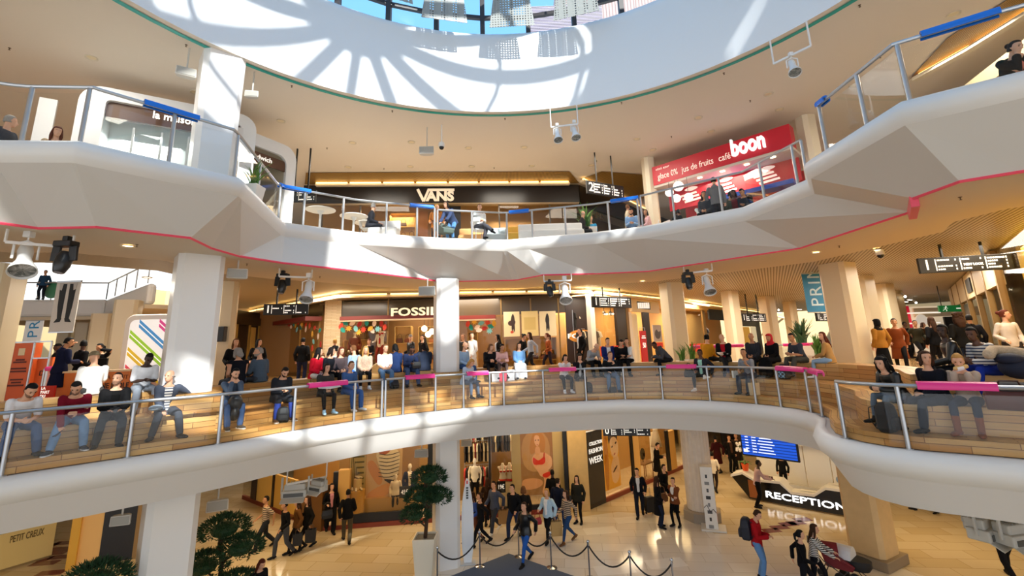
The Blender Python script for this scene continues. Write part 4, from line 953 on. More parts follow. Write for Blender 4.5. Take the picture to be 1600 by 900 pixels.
# ================================================================== shops
def lamp_area(p, size, e, col=(1, .8, .55), d=(0, 0, -1)):
    l = bpy.data.lights.new('shop_lamp', 'AREA'); l.energy = e; l.color = col; l.size = size
    o = bpy.data.objects.new('shop_lamp', l); COL.objects.link(o); o.location = p; o.rotation_euler = V(d).to_track_quat('-Z', 'Y').to_euler()
def sm(pts, k=2):                                   # rounded closed outline
    for _ in range(k):
        q = []
        for i in range(len(pts)):
            a, b = V(pts[i]), V(pts[(i + 1) % len(pts)]); q += [tuple(a * .75 + b * .25), tuple(a * .25 + b * .75)]
        pts = q
    return pts
def poster(w, rect, bg, shapes, label, off=.02, frame=None, emit=.12, cat='poster', rnd=2):
    """framed printed panel; shapes = (name, colour, outline in 0..1)"""
    t0, t1, z0, z1 = rect; c = w.pt((t0 + t1) / 2, (z0 + z1) / 2, off); yaw = math.atan2(w.u.y, w.u.x)
    if w.n.dot(V((math.sin(yaw), -math.cos(yaw), 0))) < 0: yaw += PI; t0, t1 = t1, t0
    r = thing('poster' if cat == 'poster' else cat.replace(' ', '_'), label, cat, c, yaw); W_, H_ = abs(t1 - t0), z1 - z0
    mb = MB(); mb.box((0, .02, 0), (W_, .04, H_)); mb.build('panel', mat(bg, .5, 0, emit), r)
    if frame:
        mb = MB()
        for x, z, a, b in ((0, H_ / 2, W_ + .06, .05), (0, -H_ / 2, W_ + .06, .05), (-W_ / 2, 0, .05, H_), (W_ / 2, 0, .05, H_)): mb.box((x, .01, z), (a, .07, b))
        mb.build('frame', mat(frame, .5), r)
    for k, (nm, col, pts) in enumerate(shapes):
        mb = MB(); mb.plate([((u - .5) * W_, -.003 - .002 * k, (v - .5) * H_) for u, v in (sm(pts, rnd) if rnd else pts)], (0, -1, 0), .002); mb.build(nm, mat(col, .6, 0, emit), r)
    return r
def wall_text(w, body, size, t, z, off, m, parent=None, **k):
    return text(body, size, w.pt(t, z, off), w.u if w.u.x > 0 else -w.u, w.n, m, parent, **k)
# ---------------------------------------------------------------- watch and bag shop on the middle floor
YF = 22.6
F1 = Wall((-12, YF), (6, YF)); FB = Wall((-12, YF + 3), (6, YF + 3))
DARKG = mat('#4a3c28', .2); MARO = mat('#6e2114', .4); GOLD = mat('#b58f4e', .5); BEIGE = mat('#e3c486', .6, 0, .12); BRICK = brickmat('stone_pier', '#dbc6a2', '#c9b08a', '#b39a74', 1, .5, .07, .008, .7, axes=(rad(90), 0, 0))
mb = MB(); FB.ppanel(mb, 400, 440, 930, 640, 0, .1); struct(mb.build('wall_shop_back', mat('#8a6436', .6)))
mb = MB(); mb.box((-2.5, YF + 1.6, 9.0), (14, 3.2, .08)); struct(mb.build('ceiling_shop', mat('#4d3a22', .6)))
for x in (-9, -5, -1, 2.5): lamp_area((x, YF + 1.4, 8.85), 1.6, 80)
t = thing('shopfront', 'glazed shopfront of the watch and bag shop with a cream FOSSIL sign', 'shopfront', (-3.6, YF, ZF))
def sp_(name, m, x0, y0, x1, y1, off=0, th=.06, w=F1, **k):
    mb = MB(); w.ppanel(mb, x0, y0, x1, y1, off, th); o = mb.build(name, m, **k); return o
def under(o, r): o.data.transform(Matrix.Translation(-r.location) if not r.rotation_euler.z else r.matrix_basis.inverted()); o.parent = r; return o
for a in ((505, 462, 531, 600),): o = under(sp_('stone_pier', BRICK, *a, .08, .3), t)
under(sp_('upper_band', DARKG, 531, 466, 885, 494, .02), t)
for x in (604, 681, 783, 830, 874): under(sp_('mullion', BRASSY, x, 466, x + 2.2, 600, .05, .08), t)
under(sp_('glass', SHOPGLASS, 531, 494, 604, 598, .03, .015), t); under(sp_('glass', SHOPGLASS, 716, 494, 885, 598, .03, .015), t)
for a, b in ((531, 681), (716, 774)): under(sp_('canopy', MARO, a, 492.5, b, 498.5, .7, .7), t)
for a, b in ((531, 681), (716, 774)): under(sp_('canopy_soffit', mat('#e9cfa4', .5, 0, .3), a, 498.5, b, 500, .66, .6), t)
under(sp_('bottom_rail', BRASSY, 531, 592, 604, 600, .05, .08), t); under(sp_('bottom_rail', BRASSY, 716, 592, 885, 600, .05, .08), t)
tt, zz = F1.sz(647, 487.5, .74); wall_text(F1, 'FOSSIL', .52, tt, zz, .76, mat('#efe3c0', .5, 0, .5), t, name='shop_name', depth=.03, bold=.012, spacing=1.02, width=2.2)
FLa, FLb = PY(404, 480, 30), PY(505, 470, YF); FL = Wall((FLa.x, FLa.y), (FLb.x, FLb.y))
t = thing('shopfront', 'receding glazed shopfront left of the stone pier with a maroon canopy', 'shopfront', (FLb.x, FLb.y, ZF))
L_ = FL.L
def fl(name, m, a, b, z0, z1, off=0, th=.06): mb = MB(); FL.panel(mb, a * L_, b * L_, z0, z1, off, th); return under(mb.build(name, m), t)
fl('upper_band', DARKG, 0, 1, 8.45, 9.1); fl('canopy', MARO, .55, 1.0, 8.2, 8.4, .8, .8); fl('glass', SHOPGLASS, .05, .95, ZF, 8.4, 0, .015); fl('bottom_rail', BRASSY, 0, 1, ZF, ZF + .15)
for k in range(5): fl('mullion', BRASSY, k * .24, k * .24 + .012, ZF, 8.45, .03, .08)
mb = MB(); FL.panel(mb, 0, L_, ZF, 9.1, -2.2, .1); struct(mb.build('wall_shop_side', mat('#54391e', .5)))
lamp_area(FL.pt(L_ * .5, 8.7, -1), 2, 130)
t = thing('shopfront', 'dark shop entrance with gold frames right of the left pillar', 'shopfront', PY(385, 560, 24)); t.location.z = ZF
DW = Wall(PY(361, 540, 23), PY(408, 540, 26))
for nm, c, x0, x1, z0, z1, o_ in (('dark_wall', '#2a1c10', 361, 408, ZF, 8.9, 0), ('gold_frame', '#a8813c', 366, 368, ZF, 8.6, .06), ('gold_frame', '#a8813c', 386, 388, ZF, 8.6, .06), ('gold_frame', '#a8813c', 401, 403, ZF, 8.6, .06), ('lit_window', '#d8b060', 390, 397, ZF + .8, 8.1, .03), ('header', '#3a2a18', 361, 408, 8.2, 8.6, .08)):
    mb = MB(); DW.panel(mb, DW.sz(x0, 540)[0], DW.sz(x1, 540)[0], z0, z1, o_, .08); under(mb.build(nm, mat(c, .4, 0, .15 if nm[0] == 'l' else 0)), t)
# display pictures and shelves
def figure(dx=0, col='#2c2420'): return [('printed_figure', col, [(.42 + dx, .82), (.5 + dx, .93), (.58 + dx, .84), (.62 + dx, .68), (.6 + dx, .5), (.62 + dx, .3), (.56 + dx, .14), (.5 + dx, .36), (.46 + dx, .12), (.4 + dx, .3), (.42 + dx, .5), (.36 + dx, .62)])]
poster(F1, F1.rect(787, 487, 812, 526, .1), '#ecd9a8', [('printed_bag', '#4a3022', [(.25, .62), (.75, .68), (.72, .45), (.3, .42)])] + figure(.08, '#3b2a20') + [('printed_disc', '#c8452a', [(.4, .22), (.6, .24), (.62, .14), (.42, .12)])], 'left cream window poster with a figure holding a brown bag', .1)
poster(F1, F1.rect(815, 486, 841, 525, .1), '#e9d18e', [('printed_frame', '#d9bd74', [(.15, .75), (.85, .75), (.85, .25), (.15, .25)])], 'plain cream window poster between the two figure posters', .1, rnd=0)
poster(F1, F1.rect(843, 486, 869, 525, .1), '#ecdcb0', figure(-.02, '#2a2526'), 'right cream window poster with a leaping dark figure', .1)
proto_bag = None
def shop_bag(P, m, s, label, group):
    global proto_bag
    if proto_bag is None: proto_bag = handbag(P, s, m, label, 0); r = proto_bag
    else: r = dup(proto_bag, P); r.scale = (s, s, s) if proto_bag is not r else (1, 1, 1)
    r['label'] = label; r['group'] = group
    for c in r.children: c.material_slots[0].link = 'OBJECT'; c.material_slots[0].material = m
    return r
BAGM = [mat(c, .5) for c in ('#3a2016', '#7a3c1c', '#1b1613', '#a8642c', '#58301c', '#c49a5c')]
def shelving(w, rect, nsh, off, depth, label, bags, bgroup, blabel, m=None, s=1.0):
    t0, t1, z0, z1 = rect; c = w.pt((t0 + t1) / 2, z0, off); yaw = math.atan2(w.u.y, w.u.x)
    if w.n.dot(V((math.sin(yaw), -math.cos(yaw), 0))) < 0: yaw += PI
    r = thing('shelf_unit', label, 'shelf', c, yaw); W_ = abs(t1 - t0); m = m or mat('#caa765', .5)
    for q in (-1, 1): mb = MB(); mb.box((q * W_ / 2, 0, (z1 - z0) / 2), (.05, depth, z1 - z0)); mb.build('side_panel', m, r)
    mb = MB(); mb.box((0, depth / 2 - .02, (z1 - z0) / 2), (W_, .03, z1 - z0)); mb.build('back_panel', mat('#e0bd78', .6, 0, .15), r)
    for k in range(nsh):
        z = (z1 - z0) * k / max(1, nsh - 1) if nsh > 1 else 0
        mb = MB(); mb.box((0, 0, z + .02), (W_, depth, .04)); mb.build('shelf_board', m, r)
        if k < nsh - 1 or nsh == 1:
            n = bags; 
            for i in range(n):
                x = -W_ / 2 + W_ * (i + .5) / n; P = c + Matrix.Rotation(yaw, 3, 'Z') @ V((x, -.02, z + .045))
                shop_bag(P, BAGM[RND.randrange(6)], s * RND.uniform(.8, 1.05), blabel, bgroup)
    return r
def rect2(w, x0, y0, x1, y1, off): return w.rect(x0, y0, x1, y1, off)
shelving(F1, rect2(F1, 790, 529, 870, 598, -.6), 3, -.6, .4, 'long display shelf under the three cream window posters', 6, 'bags on the shelf under the posters', 'small leather bag on the shelf under the cream window posters')
shelving(F1, rect2(F1, 732, 520, 746, 598, -.8), 4, -.8, .35, 'narrow display shelf right of the central pillar inside the watch shop', 1, 'bags on the narrow shelf by the pillar', 'brown bag on the narrow shelf right of the central pillar')
shelving(F1, rect2(F1, 618, 511, 643, 590, -1.5), 4, -1.5, .4, 'tall display shelf inside the shop doorway', 2, 'bags on the tall doorway shelf', 'leather bag on the tall shelf inside the shop doorway')
shelving(F1, rect2(F1, 655, 511, 681, 590, -1.5), 4, -1.5, .4, 'second display shelf inside the doorway, left of the central pillar', 2, 'bags on the second doorway shelf', 'leather bag on the shelf behind the globe lamps')
shelving(F1, rect2(F1, 538, 532, 575, 590, -1.3), 3, -1.3, .4, 'bright display shelf behind the window mannequins', 3, 'bags behind the mannequins', 'small bag on the bright shelf behind the window mannequins')
for i, (x, y) in enumerate([(663, 513.5), (675, 518), (669, 522.5)]):
    P = F1.hit(x, y, .0 - .4); r = thing('globe_lamp', ['left one of the three white globe lamps in the shop doorway', 'right one of the three white globe lamps in the shop doorway', 'lowest of the three white globe lamps in the shop doorway'][i], 'lamp', P, 0, 'globe lamps in the shop doorway')
    mb = MB(); mb.ball((0, 0, 0), .15, 18, 12); mb.build('globe', mat('#fff0d2', .4, 0, 1.6), r, smooth='all'); mb = MB(); mb.tube([(0, 0, .14), (0, 0, 8.95 - P.z)], .008, 5); mb.build('cord', BLACK, r)
# paper leaf garlands
LEAF = ['#d8432c', '#19988c', '#e8b23a', '#f4dcc8', '#7cc4c8', '#b0231f']
def garland(w, pts, off, label, seed):
    rr = random.Random(seed); P0 = w.hit(*pts[0], off); r = thing('paper_garland', label, 'garland', P0)
    mb = MB(); mb.tube([w.hit(*p, off) - P0 for p in (pts if len(pts) < 3 else pts[:2])], .006, 4); mb.build('string', mat('#caa', .8), r)
    for i, p in enumerate(pts):
        c = w.hit(p[0], p[1], off + rr.uniform(0, .12)) - P0; col = LEAF[i % 6]; s = .17; mb = MB()
        if i % 4 == 2: sh = [(s * (1 if k % 2 else .5) * math.cos(k * PI / 8), s * (1 if k % 2 else .5) * math.sin(k * PI / 8)) for k in range(16)]
        else: a = rr.uniform(0, PI); sh = sm([(math.cos(a) * s * x - math.sin(a) * s * y, math.sin(a) * s * x + math.cos(a) * s * y) for x, y in ((0, 1.2), (.75, .1), (0, -1.1), (-.75, .1))], 1)
        mb.plate([tuple(c + w.u * x + V((0, 0, z))) for x, z in sh], w.n, .012); mb.build('paper_star' if i % 4 == 2 else 'paper_leaf', mat(col, .7), r)
garland(F1, [(533, 509), (540, 505), (545, 513), (551, 505), (556, 514), (562, 506), (568, 515), (573, 505), (579, 513), (585, 505), (590, 514), (596, 506), (601, 511), (536, 516), (560, 519), (582, 517)], .12, 'coloured paper leaf garland over the window with the mannequins', 1)
garland(F1, [(731, 506), (736, 512), (741, 503), (746, 511), (752, 505), (757, 513), (762, 504), (767, 510), (772, 505), (749, 516), (765, 517)], .12, 'coloured paper leaf garland right of the central pillar', 2)
garland(FL, [(492, 512), (500, 516), (488, 522), (497, 526), (490, 534), (501, 538), (488, 544), (498, 550), (490, 557), (500, 562), (489, 570), (499, 576), (478, 508), (470, 512), (462, 508), (455, 511)], .1, 'hanging column of paper leaves and stars left of the stone pier', 3)
garland(FL, [(466, 504), (459, 506), (472, 507), (478, 514), (464, 515), (452, 507), (484, 509)], .25, 'short paper leaf garland under the left end of the maroon canopy', 4)
for i, (x, z) in enumerate(((424, 515), (433, 513), (445, 512))):
    P = FL.rect(x - 5, z - 12, x + 5, z + 16, -.5); poster(FL, P, '#e8c98c', [('printed_shape', '#c8893c', [(.2, .3), (.8, .35), (.7, .7), (.3, .65)])], ['left', 'middle', 'right'][i] + ' leaning cream display board in the left watch shop window', -.5)
shelving(FL, FL.rect(418, 541, 450, 600, -.9), 3, -.9, .4, 'display shelf in the receding left window', 4, 'bags in the receding left window', 'small bag in the receding left shop window')
# brown logo panel
BR = sp_('logo_panel', mat('#2b180e', .4), 886, 461, 925, 600, .06, .2); BR.name = 'logo_panel'
bb = F1.pt(F1.sz(905, 525)[0], ZF, .1); 
tag(BR, 'tall dark brown panel with a round orange FOSSIL badge', 'shop panel')
tt, zz = F1.sz(908, 525, .08); mb = MB(); e = [(.62 * math.cos(a), .3 * math.sin(a)) for a in [2 * PI * k / 40 for k in range(40)]]
mb.plate([F1.pt(tt + x, zz + z, .07) for x, z in e], F1.n, .03); o = mb.build('badge', mat('#c9822a', .5, 0, .25), BR)
o = wall_text(F1, 'FOSSIL', .3, tt, zz, .12, LETTERW, BR, name='badge_lettering', depth=.01, bold=.006, width=1.3)
# window mannequins of the watch shop
def mannequin(P, yaw, pose, label, **k):
    k.setdefault('hair', None); r = person(P, yaw, pose, label, **k); r.name = 'mannequin'; r['category'] = 'mannequin'; r['label'] = label
    for c in r.children:
        if c.name.startswith('body'): c.material_slots[0].material = mat('#ece2d2', .35)
        if c.name.startswith('shoe'): c.material_slots[0].material = mat('#e8dccb', .4)
    return r
def late_mannequins():
    q = PY(594, 560, 22.9); m_ = mannequin((q.x, q.y, ZF + .45), -.3, 'arm_up', 'white mannequin with a red scarf and raised arm in the shop window', top=('vest', '#e9e2d6'), bot=('slim', '#8a2a22'), H=1.8)
    mb = MB(); mb.tube([V((.09, .03, 1.46)), V((0, -.1, 1.44)), V((-.09, .03, 1.46))], .05, 8, True); mb.tube([V((.02, -.12, 1.42)), V((.03, -.15, 1.0))], .05, 8, True, .5); mb.build('scarf', mat('#c01a26', .8), m_, smooth='all')
    q = PY(553, 560, 22.9); mannequin((q.x, q.y, ZF + .35), .2, 'stand', 'mannequin in a brown leather jacket at the left of the shop window', top=('jacket', '#6a2c1c'), bot=('slim', '#3a2a22'), hair=('beanie', 'grey'), H=1.78)
    for x in (553, 594):
        q = PY(x, 560, 22.9); o = MB().box((0, 0, .17), (.7, .6, .34)).build('plinth', mat('#d8c49a', .6), bev=.01); o.location = (q.x, q.y, ZF); o.scale = (1, 1, 1.3 if x > 570 else 1); tag(o, 'display plinth under the mannequin ' + ('with the red scarf' if x > 570 else 'in brown leather'), 'plinth')
# ---------------------------------------------------------------- shops right of the brown panel, receding
FRa, FRb = PZ(928, 455, 9.1), PZ(1190, 487, 9.1); FR_ = Wall((FRa.x, FRa.y), (FRb.x, FRb.y))
mb = MB(); FR_.panel(mb, 0, 26, ZF, 9.1, -2.6, .1); struct(mb.build('wall_shops_right', mat('#cfa661', .6)))
mb = MB(); FR_.panel(mb, 0, 26, 8.95, 9.05, 0, 2.6); struct(mb.build('ceiling_shops_right', mat('#e0c694', .6)))
for k in range(5): lamp_area(FR_.pt(1.5 + 4 * k, 8.8, -1.2), 1.4, 90)
def fr(name, m, x0, y0, x1, y1, off=0, th=.08, parent=None):
    o = sp_(name, m, x0, y0, x1, y1, off, th, FR_); return under(o, parent) if parent else o
t = thing('shopfront', 'clothes shop window with red display boxes right of the brown panel', 'shopfront', FR_.pt(1, ZF))
fr('pier', CREAM, 925, 458, 932, 600, .1, .2, t); fr('header', mat('#d8bd84', .5), 932, 462, 985, 474, .05, .1, t); fr('glass', SHOPGLASS, 932, 474, 966, 600, 0, .015, t); fr('dark_pier', mat('#2c2117', .3), 967, 474, 982, 600, .06, .15, t); fr('gold_post', BRASSY, 982, 470, 986, 600, .08, .1, t)
t = thing('shopfront', 'cream arched shop entrance with a white sign above and a dark pier', 'shopfront', FR_.pt(3.5, ZF))
fr('header', mat('#e6d3a8', .5), 987, 470, 1030, 488, .08, .14, t); fr('dark_pier', mat('#231812', .4), 1010, 488, 1019, 600, .06, .12, t); fr('pier', CREAM, 986, 488, 991, 600, .06, .12, t); fr('sign_board', BLACK, 996, 472, 1016, 483, .1, .03, t)
mb = MB()
for k in range(6): FR_.ppanel(mb, 997 + k * 3.1, 473, 999.2 + k * 3.1, 482, .12, .02)
under(mb.build('sign_letters', LETTERW), t)
mb = MB(); a = FR_.rect(991, 500, 1010, 600, -.3); FR_.panel(mb, a[0], a[0] + (a[1] - a[0]) * .45, ZF, 8.2, -.3, .06); under(mb.build('white_screen', mat('#f0e2c0', .5)), t)
poster(FR_, FR_.rect(1021, 508, 1034, 534, -.4), '#b9b2b0', [('printed_crowd', '#5a5658', [(.1, .5), (.4, .8), (.6, .55), (.9, .7), (.8, .2), (.3, .15)])], 'grey photo panel at the edge of the cream pillar', -.4)
t = thing('sale_totem', 'red floor sign reading 50 in the shop entrance', 'sign', FR_.pt(FR_.sz(1009, 575, .9)[0], ZF, .9), math.atan2(FR_.u.y, FR_.u.x))
mb = MB(); mb.box((0, 0, .9), (.6, .06, 1.6)); mb.build('panel', mat('#b81420', .4, 0, .15), t); mb = MB(); mb.box((0, 0, .05), (.66, .3, .1)); mb.build('base', DGREY, t); mb = MB(); mb.tube([(-.25, 0, 1.7), (-.25, 0, 1.85), (.25, 0, 1.85), (.25, 0, 1.7)], .012, 6); mb.build('handle', STEEL, t)
text('50', .34, t.location + V((0, 0, 1.0)) + FR_.n * .035, FR_.u, FR_.n, LETTERW, t, 'number', .004, .004); mb = MB(); mb.box((0, -.034, 1.45), (.34, .01, .04)); mb.box((0, -.034, 1.36), (.42, .01, .05)); mb.build('small_print', LETTERW, t)
for i, (a, b, c, d, l) in enumerate([(944, 541, 958, 556, 'red sale box in the clothes shop window, left'), (960, 540, 975, 556, 'red sale box in the clothes shop window, right'), (1026, 535, 1036, 543, 'small red sale card beside the cream pillar'), (1083, 537, 1103, 549, 'red card behind the potted plant')]):
    o = sp_('sale_box', mat('#d8301c', .5, 0, .2), a, b, c, d, .25, .2, FR_); tag(o, l, 'sale sign', 'red sale signs')
# garments
def garment_mesh():
    mb = MB(); o = [(-.08, .32), (-.22, .26), (-.3, .02), (-.2, -.02), (-.17, .1), (-.18, -.42), (.18, -.42), (.17, .1), (.2, -.02), (.3, .02), (.22, .26), (.08, .32), (0, .29)]
    mb.loft([[(x, y, z) for x, z in o] for y in (-.035, .035)]); return mb
GAR = None
def garment(P, yaw, col, label, group, s=1.0):
    global GAR
    if GAR is None:
        GAR = thing('garment', label, 'clothing', P, yaw, group); garment_mesh().build('cloth', mat(col, .85), GAR, bev=.012)
        mb = MB(); mb.tube([(-.2, 0, .25), (0, 0, .33), (.2, 0, .25)], .008, 5); mb.tube([(0, 0, .33), (0, 0, .4), (.03, 0, .43), (.05, 0, .4)], .005, 5); mb.build('hanger', STEEL, GAR); r = GAR
    else: r = dup(GAR, P, yaw, label, group)
    r.scale = (s, s, s); c = r.children[0]; c.material_slots[0].link = 'OBJECT'; c.material_slots[0].material = mat(col, .85); return r
def rail_of(w, t0, t1, z, off, n, cols, label, glabel, group, s=1.0, yaw=None):
    a, b = w.pt(t0, z + .43 * s, off), w.pt(t1, z + .43 * s, off); c = (a + b) / 2
    r = thing('clothes_rail', label, 'clothes rail', c); mb = MB(); mb.tube([a - c, b - c], .015, 6); mb.build('bar', STEEL, r)
    for p in (a, b): mb = MB(); mb.tube([p - c, p - c - V((0, 0, z + .43 * s - (ZF if z > 5 else 0)))], .015, 6); mb.build('upright', STEEL, r)
    for i in range(n):
        p = w.pt(t0 + (t1 - t0) * (i + .5) / n, z, off); garment(p, (math.atan2(w.u.y, w.u.x) + PI / 2 + RND.uniform(-.5, .2)) if yaw is None else yaw, cols[RND.randrange(len(cols))], glabel, group, s)
t0 = FR_.sz(935, 540)[0]; t1 = FR_.sz(964, 540)[0]
rail_of(FR_, t0, t1, 7.0, -1.0, 9, ['#d8c8a8', '#e6a024', '#efe6d2', '#3a3430', '#c84a22', '#b9a27a'], 'clothes rail in the shop window right of the brown panel', 'garment on the rail in the window right of the brown panel', 'garments right of the brown panel')
rail_of(FR_, FR_.sz(936, 520)[0], FR_.sz(964, 520)[0], 7.9, -1.4, 8, ['#e8dcc0', '#d8c49c', '#f0e6d0', '#2a2622'], 'upper clothes rail at the back of the window right of the brown panel', 'garment on the upper rail right of the brown panel', 'upper garments right of the brown panel')
rail_of(FR_, FR_.sz(1108, 530)[0], FR_.sz(1126, 530)[0], 7.2, -.9, 8, ['#cfd4da', '#39404e', '#e6e6e6', '#1d1d22', '#8a8f98'], 'clothes rail behind the glass between two cream pillars', 'garment on the rail between two cream pillars', 'garments between the cream pillars')
for i, x in enumerate((944, 954, 964)):
    P = FR_.hit(x, 489, -.4); r = thing('track_lamp', ['left', 'middle', 'right'][i] + ' black track lamp in the window right of the brown panel', 'lamp', P); mb = MB(); mb.tube([(0, -.1, -.05), (0, .1, .03)], .08, 12); mb.build('lamp_body', BLACK, r); mb = MB(); mb.tube([(0, .03, .05), (0, .03, 8.95 - P.z)], .015, 6); mb.build('stem', BLACK, r)
t = thing('shopfront', 'dark framed shopfront between the cream pillars with glass panes', 'shopfront', FR_.pt(8, ZF))
fr('dark_pier', mat('#2a1b12', .4), 1060, 478, 1074, 610, .05, .15, t); fr('glass', SHOPGLASS, 1074, 486, 1108, 610, 0, .015, t); fr('gold_post', BRASSY, 1104, 486, 1108, 610, .06, .1, t); fr('back_screen', mat('#d9bd80', .5, 0, .1), 1076, 492, 1103, 590, -.6, .05, t); fr('black_fascia', BLACK, 1108, 484, 1135, 500, .05, .1, t); fr('fascia', mat('#c8a868', .5), 1060, 470, 1135, 484, .04, .1, t)
t = thing('shopfront', 'far shopfront with orange lit window right of the second cream pillar', 'shopfront', FR_.pt(14, ZF))
fr('dark_frame', mat('#1c1613', .4), 1150, 492, 1185, 510, .05, .1, t); fr('lit_window', mat('#e0a23c', .5, 0, .35), 1158, 511, 1173, 545, .0, .1, t); fr('lit_window', mat('#f0dcae', .5, 0, .4), 1176, 511, 1186, 545, .0, .1, t); fr('dark_pier', mat('#1c1613', .4), 1186, 490, 1192, 590, .05, .1, t)
# cove lights
def cove(pts, z, label, seg=1.4, m=STRIP):
    P = [PZ(x, y, z) for x, y in pts]; mb = MB(); ms = MB()
    for a, b in zip(P[:-1], P[1:]):
        n = max(1, int((b - a).length / seg)); d = (b - a)
        for k in range(n):
            mb.bar(a + d * ((k + .04) / n), a + d * ((k + .96) / n), .09, .05)
        ms.bar(a + V((0, .12, -.06)), b + V((0, .12, -.06)), .22, .1)
    r = thing('cove_light', label, 'cove light', P[0]); o = under(mb.build('light_strip', m), r); under(ms.build('cove_ledge', CREAM), r)
cove([(362, 494), (402, 484), (531, 461), (682, 458)], ZS - .1, 'warm cove light strip over the watch shop left of the central pillar')
cove([(716, 457), (925, 454)], ZS - .1, 'warm cove light strip over the posters right of the central pillar')
cove([(930, 455), (1050, 468), (1190, 488), (1262, 505)], ZS - .1, 'warm cove light strip receding above the shops behind the cream pillars')
cove([(492, 286), (700, 285), (890, 284)], ZT - .1, 'warm cove light strip over the dark upper shop fascia')
cove([(910, 279), (960, 303), (1016, 330)], ZT - .1, 'warm cove light strip receding behind the upper sign numbered 2')
cove([(1434, 118), (1520, 70), (1620, 8)], ZT - .1, 'warm cove light strip at the top right behind the glass railing', 30)
lat_m = stripemat('lattice_ceiling', '#a8803c', '#5a4018', 5, 'X', .5, .6)
mb = MB(); mb.strip([[tuple(PZ(x, y, ZT - .03)) for x, y in ((478, 270), (890, 268))], [tuple(PZ(x, y, ZT - .03)) for x, y in ((476, 288), (905, 286))]]); mb.strip([[tuple(PZ(x, y, ZT - .03)) for x, y in ((940, 268), (1030, 275))], [tuple(PZ(x, y, ZT - .03)) for x, y in ((908, 280), (1016, 332))]]); mb.strip([[tuple(PZ(x, y, ZT - .03)) for x, y in ((1480, 60), (1620, -30))], [tuple(PZ(x, y, ZT - .03)) for x, y in ((1420, 125), (1640, 0))]])
struct(mb.build('ceiling_lattice', lat_m))
# ---------------------------------------------------------------- upper floor: dark fascia shop
va, vb = PZ(470, 287, ZT), PZ(905, 286, ZT); VW = Wall((va.x, va.y), (vb.x, vb.y))
t = thing('shopfront', 'upper shopfront with a long black fascia and cream VANS lettering', 'shopfront', VW.pt(VW.L / 2, Z2))
def vp(name, m, x0, y0, x1, y1, off=0, th=.1): mb = MB(); VW.ppanel(mb, x0, y0, x1, y1, off, th); return under(mb.build(name, m), t)
vp('fascia', mat('#17100b', .3), 474, 289, 905, 317, .1, .3); vp('fascia_edge', mat('#8a7350', .4), 474, 317, 905, 319.5, .14, .3)
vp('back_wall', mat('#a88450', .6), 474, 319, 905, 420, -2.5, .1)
for x in (500, 560, 700, 780, 860): vp('mullion', mat('#4a4238', .4), x, 319, x + 2, 420, .02, .08)
vp('glass', SHOPGLASS, 500, 319, 700, 420, 0, .015); vp('glass', SHOPGLASS, 780, 319, 905, 420, 0, .015); vp('wood_panel', mat('#b0702e', .5), 652, 330, 668, 420, -.6, .1); vp('dark_door', mat('#2a2622', .4), 697, 320, 720, 420, -.3, .1)
tt, zz = VW.sz(681, 305.5, .12); cream = mat('#e6d5ba', .5, 0, .35)
a = VW.rect(650, 295, 710, 315, .12); W_ = a[1] - a[0]; H_ = a[3] - a[2]
o = wall_text(VW, 'ANS', H_ * 1.02, a[0] + W_ * .63, a[2] + H_ * .39, .12, cream, t, name='shop_name', depth=.02, bold=.03, width=W_ * .74)
mb = MB(); mb.plate([VW.pt(a[0] + W_ * u, a[2] + H_ * v, .1) for u, v in ((0, 1), (.1, 1), (.22, .34), (.32, .82), (1, .82), (1, 1), (.25, 1), (.2, 1), (.28, 1), (.28, .9), (.27, .02), (.17, .02))][:6] + [VW.pt(a[0] + W_ * 1, a[2] + H_ * 1, .1), VW.pt(a[0] + W_ * .26, a[2] + H_ * 1, .1), VW.pt(a[0] + W_ * .215, a[2] + H_ * .72, .1), VW.pt(a[0] + W_ * .14, a[2] + H_ * .02, .1)][:0], VW.n, .03)
mb = MB(); mb.bar(VW.pt(a[0] + W_ * .04, a[3] - .01, .11), VW.pt(a[0] + W_ * .2, a[2] + .02, .11), .13, .03, VW.n); mb.bar(VW.pt(a[0] + W_ * .2, a[2] + .02, .11), VW.pt(a[0] + W_ * .33, a[3] - .02, .11), .11, .03, VW.n); mb.bar(VW.pt(a[0] + W_ * .3, a[3] - H_ * .08, .11), VW.pt(a[1], a[3] - H_ * .08, .11), .12, .03, VW.n); under(mb.build('shop_name', cream), t)
shelving(VW, VW.rect(610, 335, 650, 400, -1.5), 4, -1.5, .4, 'shelf wall in the upper shop behind the cafe tables', 3, 'bags in the upper shop', 'small goods on the shelf wall of the upper shop')
lamp_area(VW.pt(VW.L * .3, 13.2, -1.2), 2, 100); lamp_area(VW.pt(VW.L * .75, 13.2, -1.2), 2, 100)
vc, vd = PZ(905, 286, ZT), PZ(1016, 330, ZT); VR = Wall((vc.x, vc.y), (vd.x, vd.y)); 
t = thing('shopfront', 'receding dark shopfront behind the upper sign numbered 2', 'shopfront', VR.pt(1, Z2))
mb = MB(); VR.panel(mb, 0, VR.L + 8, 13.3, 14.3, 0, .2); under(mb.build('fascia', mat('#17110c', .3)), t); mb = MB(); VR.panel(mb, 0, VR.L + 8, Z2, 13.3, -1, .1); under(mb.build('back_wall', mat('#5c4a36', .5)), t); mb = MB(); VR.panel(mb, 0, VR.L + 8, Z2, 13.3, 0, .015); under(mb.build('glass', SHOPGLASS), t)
tt, zz = VR.sz(958, 330, .05); wall_text(VR, 'ANS', .7, tt, zz, -.9, mat('#c9a86a', .5, 0, .2), t, name='window_lettering', depth=.01)
